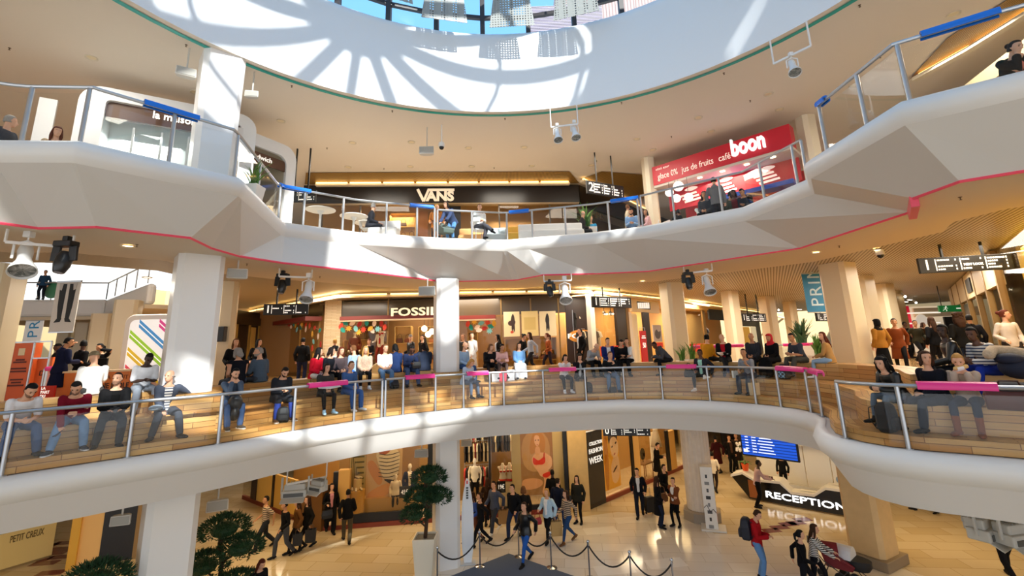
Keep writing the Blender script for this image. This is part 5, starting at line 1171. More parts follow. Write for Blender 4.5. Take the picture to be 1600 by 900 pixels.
# juice bar
ba = PY(1021, 268, 18.3); bb = PY(1238, 220, 14.6); BW = Wall((ba.x, ba.y), (bb.x, bb.y))
zt = (BW.hit(1021, 254).z + BW.hit(1237, 204).z) / 2; zb = (BW.hit(1023, 284).z + BW.hit(1240, 238).z) / 2
REDB = mat('#c3152c', .4, 0, .12)
t = thing('juice_bar', 'red juice bar kiosk with a white boon sign', 'kiosk', BW.pt(BW.L / 2, Z2), math.atan2(BW.u.y, BW.u.x))
def bp(name, m, a, b, z0, z1, off=0, th=.1): mb = MB(); BW.panel(mb, a * BW.L, b * BW.L, z0, z1, off, th); o = mb.build(name, m); under(o, t); return o
bp('fascia', REDB, 0, 1, zb, zt, .1, .5); bp('soffit', mat('#cfc4b8', .5), 0, 1, zb - .1, zb, .08, 2.4); bp('back_wall', REDB, 0, 1, Z2, zb - .1, -2.6, .1); bp('menu_band', REDB, .02, .98, zb - .95, zb - .1, -.9, .06)
for k in range(5): bp('soffit_lamp', LAMPW, .17 + .17 * k, .2 + .17 * k, zb - .13, zb - .1, -.1, .1)
LP = mat('#f2dcd0', .5, 0, .35); rt = BW.u
for s, xa, xb, y in (('glace 0%', 1029, 1061, 268), ('jus de fruits', 1066, 1117, 255), ('café', 1124, 1143, 243)):
    ta, tb = BW.sz(xa, y)[0], BW.sz(xb, y)[0]; wall_text(BW, s, .36, (ta + tb) / 2, zb + (zt - zb) * .38, .12, LP, t, name='fascia_lettering', depth=.008, width=tb - ta)
wall_text(BW, 'côté azur', .14, BW.sz(1037, 262)[0], zb + (zt - zb) * .8, .12, LP, t, name='fascia_lettering', depth=.006, width=.6)
o = wall_text(BW, 'boon', .9, (BW.sz(1198, 222)[0] + BW.sz(1146, 236)[0]) / 2, zb + (zt - zb) * .6, .2, mat('#ffffff', .4, 0, .55), t, name='sign_lettering', depth=.06, bold=.018, width=BW.sz(1198, 222)[0] - BW.sz(1146, 236)[0])
for i, (u, v) in enumerate(((.2, .5), (.47, .5), (.76, .5))):
    mb = MB()
    for k in range(3): mb.plate([BW.pt(BW.L * u + x + .08 * k, zb - .45 - .14 * k + z, -.86) for x, z in ((-.4, .05), (.3, .08), (.32, 0), (-.38, -.04))], BW.n, .01)
    mb.plate([BW.pt(BW.L * u + .1 + .22 * math.cos(a) * (1 + .3 * math.cos(2 * a)), zb - .22 + .09 * math.sin(a), -.86) for a in [PI * k / 8 for k in range(16)]], BW.n, .01); under(mb.build('printed_fruit_motif', LP), t)
def mini(name, m, x0, y0, x1, y1, off): o = sp_(name, m, x0, y0, x1, y1, off, .05, BW); return o
for i, (x0, y0, x1, y1, c, l) in enumerate([(1082, 286, 1103, 303, '#d0357e', 'pink menu panel left of the grey hoodie'), (1121, 276, 1134, 288, '#c23a9a', 'first small pink menu panel right of the grey hoodie'), (1136, 272, 1149, 284, '#c9369a', 'second small pink menu panel right of the grey hoodie'), (1150, 267, 1163, 280, '#4a1a24', 'dark photo menu panel in the juice bar'), (1165, 260, 1210, 284, '#20241f', 'wide black menu board with a green rim in the juice bar')]):
    r = poster(BW, BW.rect(x0, y0, x1, y1, -1.2), c, [('printed_rows', '#e8d6dc' if i < 3 else '#d6dfa0', [(.12 + .0, .8), (.4, .8), (.4, .55), (.12, .55)]), ('printed_picture', '#3a1420' if i < 3 else '#8fa04a', [(.5, .75), (.88, .7), (.8, .2), (.55, .25)])], l, -1.2, '#b9c46a' if i == 4 else None, .2, 'menu board')
r = thing('counter', 'white and blue service counter of the juice bar', 'counter', BW.pt(BW.L * .6, Z2, -.6), math.atan2(BW.u.y, BW.u.x))
mb = MB(); mb.box((0, 0, .55), (BW.L * .75, .7, 1.1)); mb.build('body', mat('#d8dde2', .4), r); mb = MB(); mb.box((.3, -.1, 1.55), (BW.L * .6, .6, .16)); mb.build('blue_rim', mat('#1f4fb4', .3, 0, .2), r); mb = MB(); mb.box((.3, -.38, 1.3), (BW.L * .6, .02, .4)); mb.build('glass_front', SHOPGLASS, r)
for i, (x, y) in enumerate([(1060, 291), (1046, 301), (1057, 310), (1076, 308)]):
    P = BW.hit(x, y, .3); r = thing('paper_lantern', ['largest white globe lantern hanging at the left end of the juice bar', 'white globe lantern left of the largest one at the juice bar', 'low white globe lantern partly behind the railing post', 'white globe lantern right of the low one at the juice bar'][i], 'lantern', P, 0, 'white globe lanterns')
    mb = MB(); mb.ball((0, 0, 0), .2 if i == 0 else .165, 18, 12); mb.build('globe', mat('#fbf7f0', .5, 0, .7), r, smooth='all'); mb = MB(); mb.tube([(0, 0, .15), (0, 0, zb - .1 - P.z)], .008, 5); mb.build('cord', BLACK, r)
lamp_area(BW.pt(BW.L * .5, zb - .2, -.6), 1.5, 90)
for (x, y, Y, w_) in ((1013, 260, 18.6, .5), (1262, 210, 15.2, .55)):
    p = PY(x, y, Y); column_rot('column', p.x, p.y, w_, Z2 - .05, ZT + .02, .2, CREAM)
# left kiosk of the upper floor
ka, kb = PZ(138, 128, 14.05), PY(330, 185, 12.6); KW = Wall((ka.x, ka.y), (kb.x, kb.y))
t = thing('bakery_kiosk', 'white rounded kiosk with glass front and la maison lettering on the upper floor', 'kiosk', KW.pt(KW.L * .5, Z2), math.atan2(KW.u.y, KW.u.x))
Lk = KW.L; KM = mat('#e2e4e6', .35)
def kout(x0, x1, z0, z1, r, n=6):
    pts = []
    for cx, cz, a0 in ((x1 - r, z1 - r, 0), (x0 + r, z1 - r, PI / 2), (x0 + .05, z0 + .05, PI), (x1 - .05, z0 + .05, 1.5 * PI)):
        rr = r if cz > z0 + .2 else .05; pts += [(cx + rr * math.cos(a0 + PI / 2 * k / n), cz + rr * math.sin(a0 + PI / 2 * k / n)) for k in range(n + 1)]
    return pts
o_, i_ = kout(-.1, Lk + 1.2, Z2, 13.95, .5), kout(.45, Lk + .8, Z2 + .1, 13.6, .12)
mb = MB(); n = len(o_)
for a, b in ((.12, -.7),):
    vs = [KW.pt(x, z, a) for x, z in o_] + [KW.pt(x, z, a) for x, z in i_] + [KW.pt(x, z, b) for x, z in o_] + [KW.pt(x, z, b) for x, z in i_]; fs = []
    for k in range(n):
        m_ = (k + 1) % n; fs += [(k, m_, n + m_, n + k), (2 * n + k, 3 * n + k, 3 * n + m_, 2 * n + m_), (k, 2 * n + k, 2 * n + m_, m_), (n + k, n + m_, 3 * n + m_, 3 * n + k)]
    mb.add(vs, fs)
under(mb.build('surround', KM), t)
def kp(name, m, a, b, z0, z1, off=0, th=.06): mb = MB(); KW.panel(mb, a, b, z0, z1, off, th); return under(mb.build(name, m), t)
kp('brown_header', mat('#5a3a26', .4), .45, Lk + .8, 13.15, 13.6, .0, .1); kp('glass', glassmat('kiosk_glass', '#f2f6f6', .3), .45, Lk + .8, Z2, 13.15, .02, .02); kp('back_panel', mat('#eef2f1', .4), .45, Lk + .8, Z2, 13.6, -.65, .05); kp('striped_counter', mat('#a57a52', .5), .6, Lk + .6, Z2, 11.4, -.5, .4)
for k in range(4): kp('mullion', mat('#bfc6c8', .4), .45 + (Lk + .3) * (k + 1) / 5, .5 + (Lk + .3) * (k + 1) / 5, Z2, 12.95, .03, .05)
lamp_area(KW.pt(Lk * .5, 12.8, -.6), 1.2, 60, (1, .97, .92)); tt, zz = KW.sz(277, 160, .16); wall_text(KW, 'la maison', .3, tt, 13.38, .16, mat('#f6f4f0', .4, 0, .6), t, name='sign_lettering', depth=.02, bold=.004, width=1.0)  # lamp added inside to brighten the glass as sunlight would
kc = PY(390, 215, 13.0); KX = Wall((kb.x + .6, kb.y + .2), (kc.x + .5, kc.y + 1.5))
t = thing('kiosk_end', 'rounded end of the bakery kiosk right of the upper white pillar', 'kiosk', KX.pt(KX.L * .5, Z2), math.atan2(KX.u.y, KX.u.x))
o_, i_ = kout(-.2, KX.L + .2, Z2, 13.5, .45), kout(.1, KX.L - .15, Z2 + .1, 13.1, .3); mb = MB()
vs = [KX.pt(x, z, .1) for x, z in o_] + [KX.pt(x, z, .1) for x, z in i_] + [KX.pt(x, z, -1.5) for x, z in o_] + [KX.pt(x, z, -1.5) for x, z in i_]; fs = []
for k in range(n):
    m_ = (k + 1) % n; fs += [(k, m_, n + m_, n + k), (2 * n + k, 3 * n + k, 3 * n + m_, 2 * n + m_), (k, 2 * n + k, 2 * n + m_, m_), (n + k, n + m_, 3 * n + m_, 3 * n + k)]
mb.add(vs, fs); under(mb.build('surround', KM), t)
mb = MB(); KX.panel(mb, .1, KX.L - .15, Z2, 13.1, 0, .02); under(mb.build('glass', SHOPGLASS), t); mb = MB(); KX.panel(mb, .1, KX.L - .15, Z2, 13.1, -1.3, .05); under(mb.build('back_panel', mat('#8d9a94', .4)), t); mb = MB(); KX.panel(mb, .1, KX.L - .15, 12.6, 12.95, .03, .04); under(mb.build('brown_header', mat('#5a3a26', .4)), t); mb = MB(); KX.panel(mb, .1, KX.L - .15, Z2, 11.5, -.5, .3); under(mb.build('wood_counter', mat('#a5653a', .5)), t)
wall_text(KX, 'sandwich', .22, KX.L * .45, 12.78, .06, LETTERW, t, name='sign_lettering', depth=.01)
mb = MB(); KW.panel(mb, -.95, -.6, Z2, 13.5, -.3, .08); o = mb.build('side_screen', KM); tag(o, 'pale upright screen left of the bakery kiosk', 'screen')
# ---------------------------------------------------------------- ground floor shops
g0, g1 = PZ(503, 829, 0), PZ(918, 797, 0); G1 = Wall((g0.x, g0.y), (g1.x, g1.y)); g2 = PZ(1062, 734, 0); GR_ = Wall((g1.x, g1.y), (g2.x, g2.y)); gl = PZ(380, 779, 0); GL = Wall((gl.x, gl.y), (g0.x, g0.y))
for w, L, c in ((G1, G1.L, '#8f6c3a'), (GR_, GR_.L + 4, '#b58c50'), (GL, GL.L, '#a87a38')):
    mb = MB(); w.panel(mb, 0, L, 0, Z0C, -2.4, .1); struct(mb.build('wall_shop_ground', mat(c, .6)))
    mb = MB(); w.panel(mb, 0, L, 0, .16, .06, .12); struct(mb.build('baseboard_shop', mat('#7c2f1c', .35)))
    for k in range(max(1, int(L / 3.2))): lamp_area(w.pt(1.4 + 3.2 * k, 3.55, -1.1), 1.2, 40)
t = thing('shopfront', 'ground floor lingerie and clothes shop windows either side of the central pillar', 'shopfront', G1.pt(G1.L / 2, 0))
def gp(name, m, x0, y0, x1, y1, off=0, th=.08, w=None, parent=None): mb = MB(); (w or G1).ppanel(mb, x0, y0, x1, y1, off, th); o = mb.build(name, m); return under(o, parent or t)
gp('pier', mat('#d9a95a', .5), 527, 735, 545, 822, .05, .3); gp('black_edge', BLACK, 519, 738, 527, 826, .06, .2); gp('black_plinth', BLACK, 545, 800, 655, 818, .0, .1); gp('glass', SHOPGLASS, 545, 690, 655, 800, .02, .015); gp('black_plinth', BLACK, 765, 790, 880, 806, .0, .1); gp('glass', SHOPGLASS, 765, 665, 880, 790, .02, .015)
gp('mullion', BLACK, 764, 670, 766.5, 800, .05, .08); gp('mullion', BLACK, 882, 672, 889, 806, .05, .12); gp('black_edge', BLACK, 668, 690, 676, 820, .05, .1); gp('display_floor', mat('#c9a05a', .4), 545, 778, 655, 800, -.3, .5)
gp('cream_panel', mat('#ecd9a6', .5, 0, .12), 800, 672, 814, 790, -.15, .06); gp('cream_panel', mat('#ecd9a6', .5, 0, .12), 865, 672, 882, 790, -.15, .06)
gp('stone_pier', mat('#cfae74', .6, 0, 0, .12, 4), 889, 670, 919, 800, .15, .5)
poster(G1, G1.rect(572, 700, 628, 783, -.5), '#d9b98c', [('printed_shirt', '#f2e6cc', [(.2, 1.0), (.9, 1.0), (.95, .72), (.85, .38), (.5, .4), (.38, .6)]), ('printed_hair', '#b8642a', [(.28, 1.0), (.7, 1.0), (.62, .9), (.45, .86), (.34, .9)]), ('printed_leg', '#d89a62', [(.02, .75), (.2, .8), (.48, .42), (.42, .3), (.3, .32), (.05, .6)]), ('printed_thigh', '#e0a56c', [(.02, .08), (.1, .2), (.65, .36), (.75, .24), (.6, .1), (.2, .02)]), ('printed_shorts', '#2a1d16', [(.45, .42), (.85, .38), (.78, .26), (.62, .34)])] + [('printed_stripe', '#3a3026', [(.34, .9 - .07 * k), (.62, .86 - .07 * k), (.93, .92 - .07 * k), (.93, .905 - .07 * k), (.62, .845 - .07 * k), (.34, .885 - .07 * k)]) for k in range(7)], 'large window poster of a seated woman in a striped shirt', -.5, None, .2)
poster(G1, G1.rect(813, 674, 865, 773, -.2), '#9a6c3c', [('printed_wall', '#b98a54', [(.05, 1), (.9, 1), (.9, .36), (.05, .36)]), ('printed_hair', '#b87a38', [(.36, .92), (.46, 1.0), (.66, .99), (.78, .86), (.76, .7), (.66, .62), (.56, .7), (.44, .66), (.32, .62), (.28, .74)]), ('printed_torso', '#dca272', [(.46, .66), (.64, .66), (.8, .64), (.92, .58), (.86, .46), (.82, .3), (.6, .26), (.52, .36), (.4, .44), (.32, .56)]), ('printed_neck', '#d69a68', [(.46, .76), (.6, .76), (.62, .62), (.44, .62)]), ('printed_leg', '#d2935e', [(.02, .2), (.1, .26), (.5, .26), (.68, .2), (.6, .12), (.3, .08), (.04, .1)]), ('printed_thigh', '#dea26c', [(.62, .34), (.9, .34), (1.0, .26), (.9, .1), (.72, .0), (.6, .02), (.72, .2)]), ('printed_face', '#e2ab80', [(.44, .94), (.58, .94), (.62, .84), (.53, .74), (.43, .82)]), ('printed_arm', '#e0a878', [(.86, .62), (.96, .56), (.94, .4), (.7, .36), (.48, .4), (.46, .45), (.7, .43), (.84, .46)]), ('printed_bra', '#cf3420', [(.38, .6), (.46, .56), (.54, .53), (.64, .56), (.74, .61), (.76, .5), (.66, .46), (.56, .47), (.46, .46), (.37, .49)]), ('printed_strap', '#b82c1a', [(.71, .66), (.74, .66), (.73, .55), (.69, .55)]), ('printed_brief', '#cf3420', [(.6, .31), (.9, .36), (.92, .3), (.74, .24)]), ('printed_eye', '#3a2214', [(.46, .865), (.5, .87), (.5, .855), (.46, .85)]), ('printed_eye', '#3a2214', [(.54, .87), (.59, .865), (.59, .85), (.54, .855)]), ('printed_mouth', '#a8402c', [(.49, .79), (.56, .79), (.525, .775)])], 'tall window poster of a woman in red lingerie', -.2, None, .3)
poster(G1, G1.rect(546, 700, 571, 785, -.5), '#bfae7c', [('printed_line', '#5e5c40', [(.1 + .1 * k, .95 - .1 * k), (.9, .95 - .1 * k), (.9, .92 - .1 * k), (.14 + .1 * k, .92 - .1 * k), (.14 + .1 * k, .08), (.1 + .1 * k, .08)]) for k in range(7)], 'green striped geometric panel left of the striped shirt poster', -.5, None, .2, 'poster', 0)
def price(w, x0, y0, x1, y1, s, label, off=.0):
    r = poster(w, w.rect(x0, y0, x1, y1, off), '#161412', [], label, off, None, 0, 'price sign'); a = w.rect(x0, y0, x1, y1, off)
    wall_text(w, s, (a[3] - a[2]) * .55, (a[0] + a[1]) / 2, (a[2] + a[3]) / 2, off + .012, LETTERW, r, name='price', depth=.004, width=abs(a[1] - a[0]) * .66)
price(G1, 624, 760, 641, 778, '45€', 'black price sign reading 45 euros in the striped shirt window', -.1); price(G1, 776, 752, 790, 770, '19€', 'black price sign reading 19 euros under the lingerie busts', .0)
def bust(P, yaw, col, label, s=1.0, brief=True):
    r = thing('bust_form', label, 'mannequin', P, yaw, 'white lingerie busts'); I = Matrix.Identity(3); O = V()
    mb = MB(); mb.loft([oval(V((0, 0, z * s)), I, rx * s, ry * s) for z, rx, ry in ((0, .13, .1), (.08, .17, .125), (.2, .14, .105), (.3, .12, .095), (.42, .15, .12), (.52, .17, .115), (.6, .15, .085), (.64, .07, .055), (.72, .05, .05))])
    for q in (-1, 1): mb.ball((q * .07 * s, -.1 * s, .44 * s), .065 * s, 10, 8); mb.ball((q * .17 * s, 0, .56 * s), .05 * s, 8, 6)
    mb.build('torso', mat('#f2e8d6', .4, 0, .15), r, smooth='all')
    for q in (-1, 1): mb = MB(); mb.ball((q * .07 * s, -.112 * s, .435 * s), (.068 * s, .06 * s, .05 * s), 10, 6); mb.tube([(q * .08 * s, -.13 * s, .47 * s), (q * .1 * s, -.06 * s, .62 * s)], .008, 5); mb.build('cup', mat(col, .6), r, smooth='all')
    if brief: mb = MB(); mb.loft([oval(V((0, 0, z * s)), I, rx * s, ry * s) for z, rx, ry in ((.03, .16, .122), (.12, .174, .13))]); mb.build('brief', mat(col, .6), r, smooth='all')
o = sp_('display_plinth', mat('#f0e4c8', .5, 0, .1), 781, 754, 816, 800, -.2, .5, G1); tag(o, 'white plinth carrying the red lingerie busts', 'plinth')
pz = G1.rect(781, 754, 816, 800, -.2)[3]
for i, (x, c) in enumerate(((786, '#d8301c'), (797, '#c9221c'), (809, '#d8301c'))):
    bust(G1.pt(G1.sz(x, 750, -.35)[0], pz, -.4), 0, c, ['left', 'middle', 'right'][i] + ' white bust in red lingerie on the plinth left of the lingerie poster')
o = sp_('bust_stand', mat('#3a3026', .5), 868, 745, 874, 800, -.3, .15, G1); tag(o, 'dark stand under the bust right of the lingerie poster', 'stand'); a = G1.rect(868, 745, 874, 800, -.3)
bust(G1.pt((a[0] + a[1]) / 2, a[3], -.35), 0, '#efe3cc', 'white bust right of the lingerie poster', 1, False)
DK = ['#1a1614', '#2a2422', '#8a1c20', '#e6d8b8', '#d8c49a', '#4a3a30', '#c23a30', '#0f0d0c']
for k, (x0, x1, z, off, n, l) in enumerate([(726, 764, 1.35, -1.0, 12, 'front lower clothes rail'), (726, 764, 2.2, -1.6, 12, 'middle clothes rail'), (726, 764, 2.95, -2.0, 12, 'top clothes rail'), (768, 800, 2.6, -1.4, 9, 'high clothes rail')]):
    rail_of(G1, G1.sz(x0, 740, off)[0], G1.sz(x1, 740, off)[0], z, off, n, DK, l + (' right of the central pillar on the ground floor' if k < 3 else ' above the lingerie busts'), ('garment on the %s right of the central pillar' % l) if k < 3 else 'garment on the rail above the lingerie busts', 'garments: ' + l)
def late_ground():
    for x, H, c, b, l, y in ((618, 1.45, ('cardigan', '#efe2cc'), ('slim', '#1c1612'), 'child mannequin in white fluffy jacket by the 45 euros sign', -.4), (640, 1.75, ('jacket', '#2c3350'), ('slim', '#15151a'), 'white mannequin in dark jacket right of the fluffy white one', -.7)):
        q = G1.pt(G1.sz(x, 770, y)[0], .3, y); mannequin(q, .2, 'stand', l, top=c, bot=b, H=H, front='#f0e6d4' if x > 630 else None)
    q = G1.pt(G1.sz(742, 750, -.5)[0], .45, -.5); mannequin(q, 0, 'stand', 'white mannequin in cream top among the dark clothes right of the central pillar', top=('tee', '#efe4cc'), bot=('slim', '#141212'), H=1.7)
# shoe pedestal
P = G1.pt(G1.sz(557, 795, -.3)[0], .28, -.3); r = thing('pedestal', 'round wooden pedestal with stacked shoes in the striped panel window', 'display stand', P); mb = MB(); mb.lathe([(.3, 0), (.3, 1.0), (.28, 1.02)], (0, 0, 0), 24); mb.build('drum', mat('#d8a85a', .45), r, smooth=30); mb = MB(); mb.lathe([(.16, 1.02), (.16, 1.4), (.14, 1.42)], (0, .05, 0), 18); mb.build('upper_drum', mat('#e6cf9c', .5), r, smooth=30)
sh0 = None
for i, (x, y, z) in enumerate(((-.16, -.12, 1.03), (.02, -.2, 1.03), (.18, -.1, 1.03), (-.03, .02, 1.43), (.06, .05, 1.43))):
    Q = P + V((x, y, z))
    if sh0 is None:
        sh0 = thing('display_shoe', 'pale shoe on the round pedestal', 'shoe', Q, .4, 'shoes on the pedestal'); mb = MB(); mb.tube([(0, .1, .05), (0, .02, .045), (0, -.08, .03), (0, -.13, .025)], [.04, .042, .042, .025], 10, True, .8, (1, 0, 0)); mb.build('upper', mat('#e8dcc2', .5), sh0, smooth='all'); mb = MB(); mb.box((0, -.01, .006), (.075, .26, .012)); mb.build('sole', mat('#6a5038', .6), sh0)
    else: dup(sh0, Q, .3 * i)
# left wing of the ground floor shop
t = thing('shopfront', 'golden lit shopfront receding left of the brown corner on the ground floor', 'shopfront', GL.pt(GL.L, 0))
gp('corner_panel', mat('#6b4316', .45), 471, 755, 503, 829, .1, .3, GL, t); gp('door_panel', mat('#e2b458', .5), 400, 740, 425, 800, .02, .1, GL, t); gp('door_panel', mat('#d8a648', .5), 427, 745, 462, 812, .02, .1, GL, t); gp('dark_frame', mat('#2a1a0c', .4), 392, 735, 400, 795, .06, .1, GL, t); gp('dark_frame', mat('#2a1a0c', .4), 424, 735, 427, 806, .06, .1, GL, t); gp('glass', SHOPGLASS, 380, 730, 400, 792, 0, .02, GL, t)
# receding right wing
t = thing('shopfront', 'receding cosmetics shopfront with a dark FASHION WEEK panel', 'shopfront', GR_.pt(1, 0))
gp('dark_panel', mat('#2e2a26', .25), 919, 672, 944, 794, .06, .2, GR_, t); gp('glass', SHOPGLASS, 944, 672, 990, 765, .02, .015, GR_, t); gp('black_rail', BLACK, 944, 765, 1035, 772, .04, .08, GR_, t); gp('mullion', BLACK, 988, 672, 991, 768, .05, .1, GR_, t); gp('pier', mat('#dcb068', .5), 991, 674, 1000, 760, .05, .2, GR_, t); gp('mullion', BLACK, 1043, 672, 1047, 742, .05, .1, GR_, t); gp('glass', SHOPGLASS, 1000, 672, 1043, 755, .02, .015, GR_, t); gp('white_panel', mat('#f0e0ba', .5, 0, .25), 1018, 674, 1030, 740, -.8, .06, GR_, t); gp('pier', mat('#c89a50', .5), 1047, 672, 1056, 738, .05, .2, GR_, t)
for k, (s, w_, sz_) in enumerate((('COLLECTION', .88, .2), ('FASHION', .92, .26), ('WEEK', .92, .36))):
    a = GR_.rect(920, 700 + k * 9, 943, 709 + k * 10, .08); wall_text(GR_, s, sz_, (a[0] + a[1]) / 2, [2.5, 2.2, 1.82][k], .08, LETTERW, t, name='window_lettering', depth=.006, bold=.002, width=abs(a[1] - a[0]) * w_)
poster(GR_, GR_.rect(944, 676, 968, 764, -.25), '#e6a02c', [('printed_side', '#c9781c', [(0, 1), (.3, 1), (.25, 0), (0, 0)]), ('printed_hair', '#3a2012', [(.3, .98), (.5, 1.0), (.95, .98), (.95, .8), (.8, .9), (.45, .88), (.36, .78)]), ('printed_face', '#ecc08a', [(.42, .9), (.78, .93), (.98, .8), (.95, .6), (.75, .5), (.56, .54), (.44, .7)]), ('printed_hand', '#e8b67c', [(.4, .42), (.62, .56), (.95, .58), (.98, .2), (.7, .05), (.42, .12)]), ('printed_eye', '#2a1810', [(.5, .75), (.6, .77), (.62, .74), (.52, .72)]), ('printed_eye', '#2a1810', [(.74, .8), (.86, .83), (.87, .79), (.76, .77)]), ('printed_mouth', '#a8402c', [(.62, .6), (.74, .63), (.74, .6), (.64, .575)]), ('printed_bracelet', '#5a3a20', [(.5, .3), (.8, .4), (.82, .36), (.52, .26)])], 'golden window poster of a woman resting her face on her hand', -.25, None, .25)
o = GR_.pt(GR_.sz(1008, 735, -.5)[0], 0, -.5); r = thing('vanity_table', 'small vanity table with an oval mirror in the cosmetics window', 'table', o, math.atan2(GR_.u.y, GR_.u.x)); mb = MB(); mb.box((0, 0, .75), (.9, .5, .05)); mb.build('table_top', mat('#8a5a2c', .4), r)
for a, b in ((-.4, -.2), (.4, -.2), (-.4, .2), (.4, .2)): mb = MB(); mb.tube([(a, b, 0), (a, b, .73)], .025, 8); mb.build('leg', mat('#8a5a2c', .4), r)
mb = MB(); mb.loft([[(.2 * math.cos(k * PI / 12), y, 1.15 + .28 * math.sin(k * PI / 12)) for k in range(24)] for y in (.05, .09)]); mb.tube([(0, .07, .77), (0, .07, .9)], .02, 6); mb.build('mirror', mat('#2a2622', .1), r)
q = GR_.pt(GR_.sz(1024, 705, -.6)[0], 1.3, -.5); r = thing('dress_form', 'white dress hanging in the bright cosmetics entrance', 'dress', q); I = Matrix.Identity(3); mb = MB(); mb.loft([oval(V((0, 0, z)), I, rx, rx * .7) for z, rx in ((0, .3), (.5, .2), (.8, .13), (1.0, .16), (1.25, .15), (1.35, .05))]); mb.build('skirt', mat('#f2ead8', .6), r, smooth='all'); mb = MB(); mb.tube([(0, 0, 1.35), (0, 0, Z0C - 1.3)], .01, 5); mb.build('cord', BLACK, r)
late_mannequins(); late_ground()
# ================================================================== where people are
def line_at(d, z, px):
    L = off1(d); sm = sample(L, z); i = at_px(sm, px); p = sm[i][1]; q = sm[min(i + 3, len(sm) - 1)][1] - sm[max(i - 3, 0)][1]; q.normalize(); n = V((q.y, -q.x, 0))
    return V((p.x, p.y, 0)), n
def put(p, z, n, yaw): p = V((p.x, p.y, z)); return p, math.atan2(n.x, -n.y) + rad(yaw)
def pa(px, pose, label, yaw=0, d=-.2, **k):
    p, n = line_at(T1D + d, ZT1 + .35, px); return person(*put(p, ZT1, n, yaw), pose, label, **k)
def pb(px, pose, label, yaw=0, d=-.2, **k):
    p, n = line_at(T2D + d, ZT2 + .35, px); return person(*put(p, ZT2, n, yaw), pose, label, **k)
def pbk(px, pose, label, yaw=0, **k):              # on the top tier, facing the shops
    p, n = line_at(TBD + .2, ZT2 + .35, px); return person(*put(p, ZT2, -n, yaw), pose, label, **k)
def pf(px, Y, pose, label, yaw=0, **k):            # standing on the middle floor, yaw 0 faces the void
    p = PY(px, 560, Y); return person((p.x, p.y, ZF), rad(yaw), pose, label, **k)
def pg(px, py, pose, label, yaw=0, **k):
    p = PZ(px, py, 0); return person((p.x, p.y, 0), rad(yaw), pose, label, **k)
def hand(r, pose, k):
    s = sk(pose); q = s['wr' + k] + s['hd' + k] * .07; e = Matrix.Rotation(r.rotation_euler.z, 3, 'Z')
    return r.location + e @ V((q.x * r.scale.x, q.y * r.scale.y, q.z * r.scale.z))
def rel(r, x, y, z): return r.location + Matrix.Rotation(r.rotation_euler.z, 3, 'Z') @ V((x, y, z))
T = lambda c: ('tee', c)
# ---- front row at the left
a1 = pa(34, 'sit_lean', 'young man in white t-shirt and jeans looking down, at the far left of the bleacher', 8, top=T('#e9e8ea'), bot=('trousers', DENIM), hair=('short', 'black'), near=True, beard='stubble', shoes='#1b1b1d')
a2 = pa(116, 'sit_reach', 'young man in burgundy sweater and light jeans letting one arm hang down', 2, top=('long', '#7a1428'), bot=('trousers', LDENIM), hair=('short', 'black'), near=True, beard='stubble', shoes='#26303f', sole='#e4e4e4')
phone(hand(a2, 'sit_reach', 'r') + V((0, -.04, -.05)), 'phone in the hanging hand of the man in burgundy')
a3 = pa(178, 'sit_camera', 'young man in black open jacket gazing up, holding a camera in both hands', 0, top=('jacket', '#141416'), bot=('trousers', '#2a2d34'), hair=('crop', 'dark'), near=True, beard='stubble', front='#0c0c0d', shoes='#111113', sole='#e8e8e8')
q = (hand(a3, 'sit_camera', 'l') + hand(a3, 'sit_camera', 'r')) / 2; t = thing('camera', 'black camera held by the man in the black open jacket', 'camera', q, a3.rotation_euler.z)
mb = MB(); mb.box((0, 0, 0), (.15, .07, .1)); mb.box((0, 0, .06), (.06, .05, .03)); mb.build('camera_body', BLACK, t, bev=.01); mb = MB(); mb.tube([(0, -.03, 0), (0, -.12, 0)], .036, 14); mb.build('lens', mat('#0a0a0b', .2), t)
a4 = pb(222, 'sit_phone', 'man with dark skin in white t-shirt bent over his hands, seated one tier higher', 6, top=T('#eceef2'), bot=('trousers', '#8f97a3'), hair=('crop', 'black'), skin='k', near=True, shoes='#3b4658')
a5 = pa(258, 'sit_elbow', 'bald older man in grey suit jacket over a striped shirt', 4, top=('jacket', '#4a5160'), bot=('trousers', '#3f434c'), hair=('bald_ring', 'grey'), near=True, front=STRIPE, shoes='#2a1f1a')
t = thing('flat_cap', 'grey flat cap resting on the knee of the bald man in the suit', 'cap', rel(a5, -.25, -.43, .19), .4); mb = MB(); mb.ball((0, 0, 0), (.12, .14, .06), 16, 8); mb.build('crown', mat('#8b98a4', .85), t, smooth='all'); mb = MB(); mb.ball((0, -.13, -.02), (.09, .07, .015), 12, 6); mb.build('peak', mat('#7b8894', .85), t, smooth='all')
a11 = pa(360, 'sit_eat', 'young man in slate vest over black sleeves with both hands at his mouth', -4, top=('long', '#4c5a6e'), bot=('trousers', DENIM), hair=('crop', 'black'), near=True, beard='stubble', shoes='#4a4038', sole='#ddd6c8')
o = MB(); o.ball((0, 0, 0), (.16, .14, .2), 14, 10); o.ball((.03, -.06, -.22), (.12, .1, .16), 12, 8); o = o.build('puffer_jacket', mat('#121317', .35), smooth='all'); o.location = rel(a11, .0, -.42, .12); tag(o, 'black puffer jacket bundled on the lap of the man in the slate vest', 'jacket')
a12 = pa(436, 'sit_phone', 'man in loose dark jacket typing on his phone, a bag between his feet', -6, top=('coat', '#26292f'), bot=('trousers', '#2d3f8a'), hair=('short', 'dark'), near=True, beard='dark', shoes='#6a4a34', sole='#e6ddd0')
phone((hand(a12, 'sit_phone', 'l') + hand(a12, 'sit_phone', 'r')) / 2 + V((0, 0, .05)), 'phone in the hands of the man in the loose dark jacket')
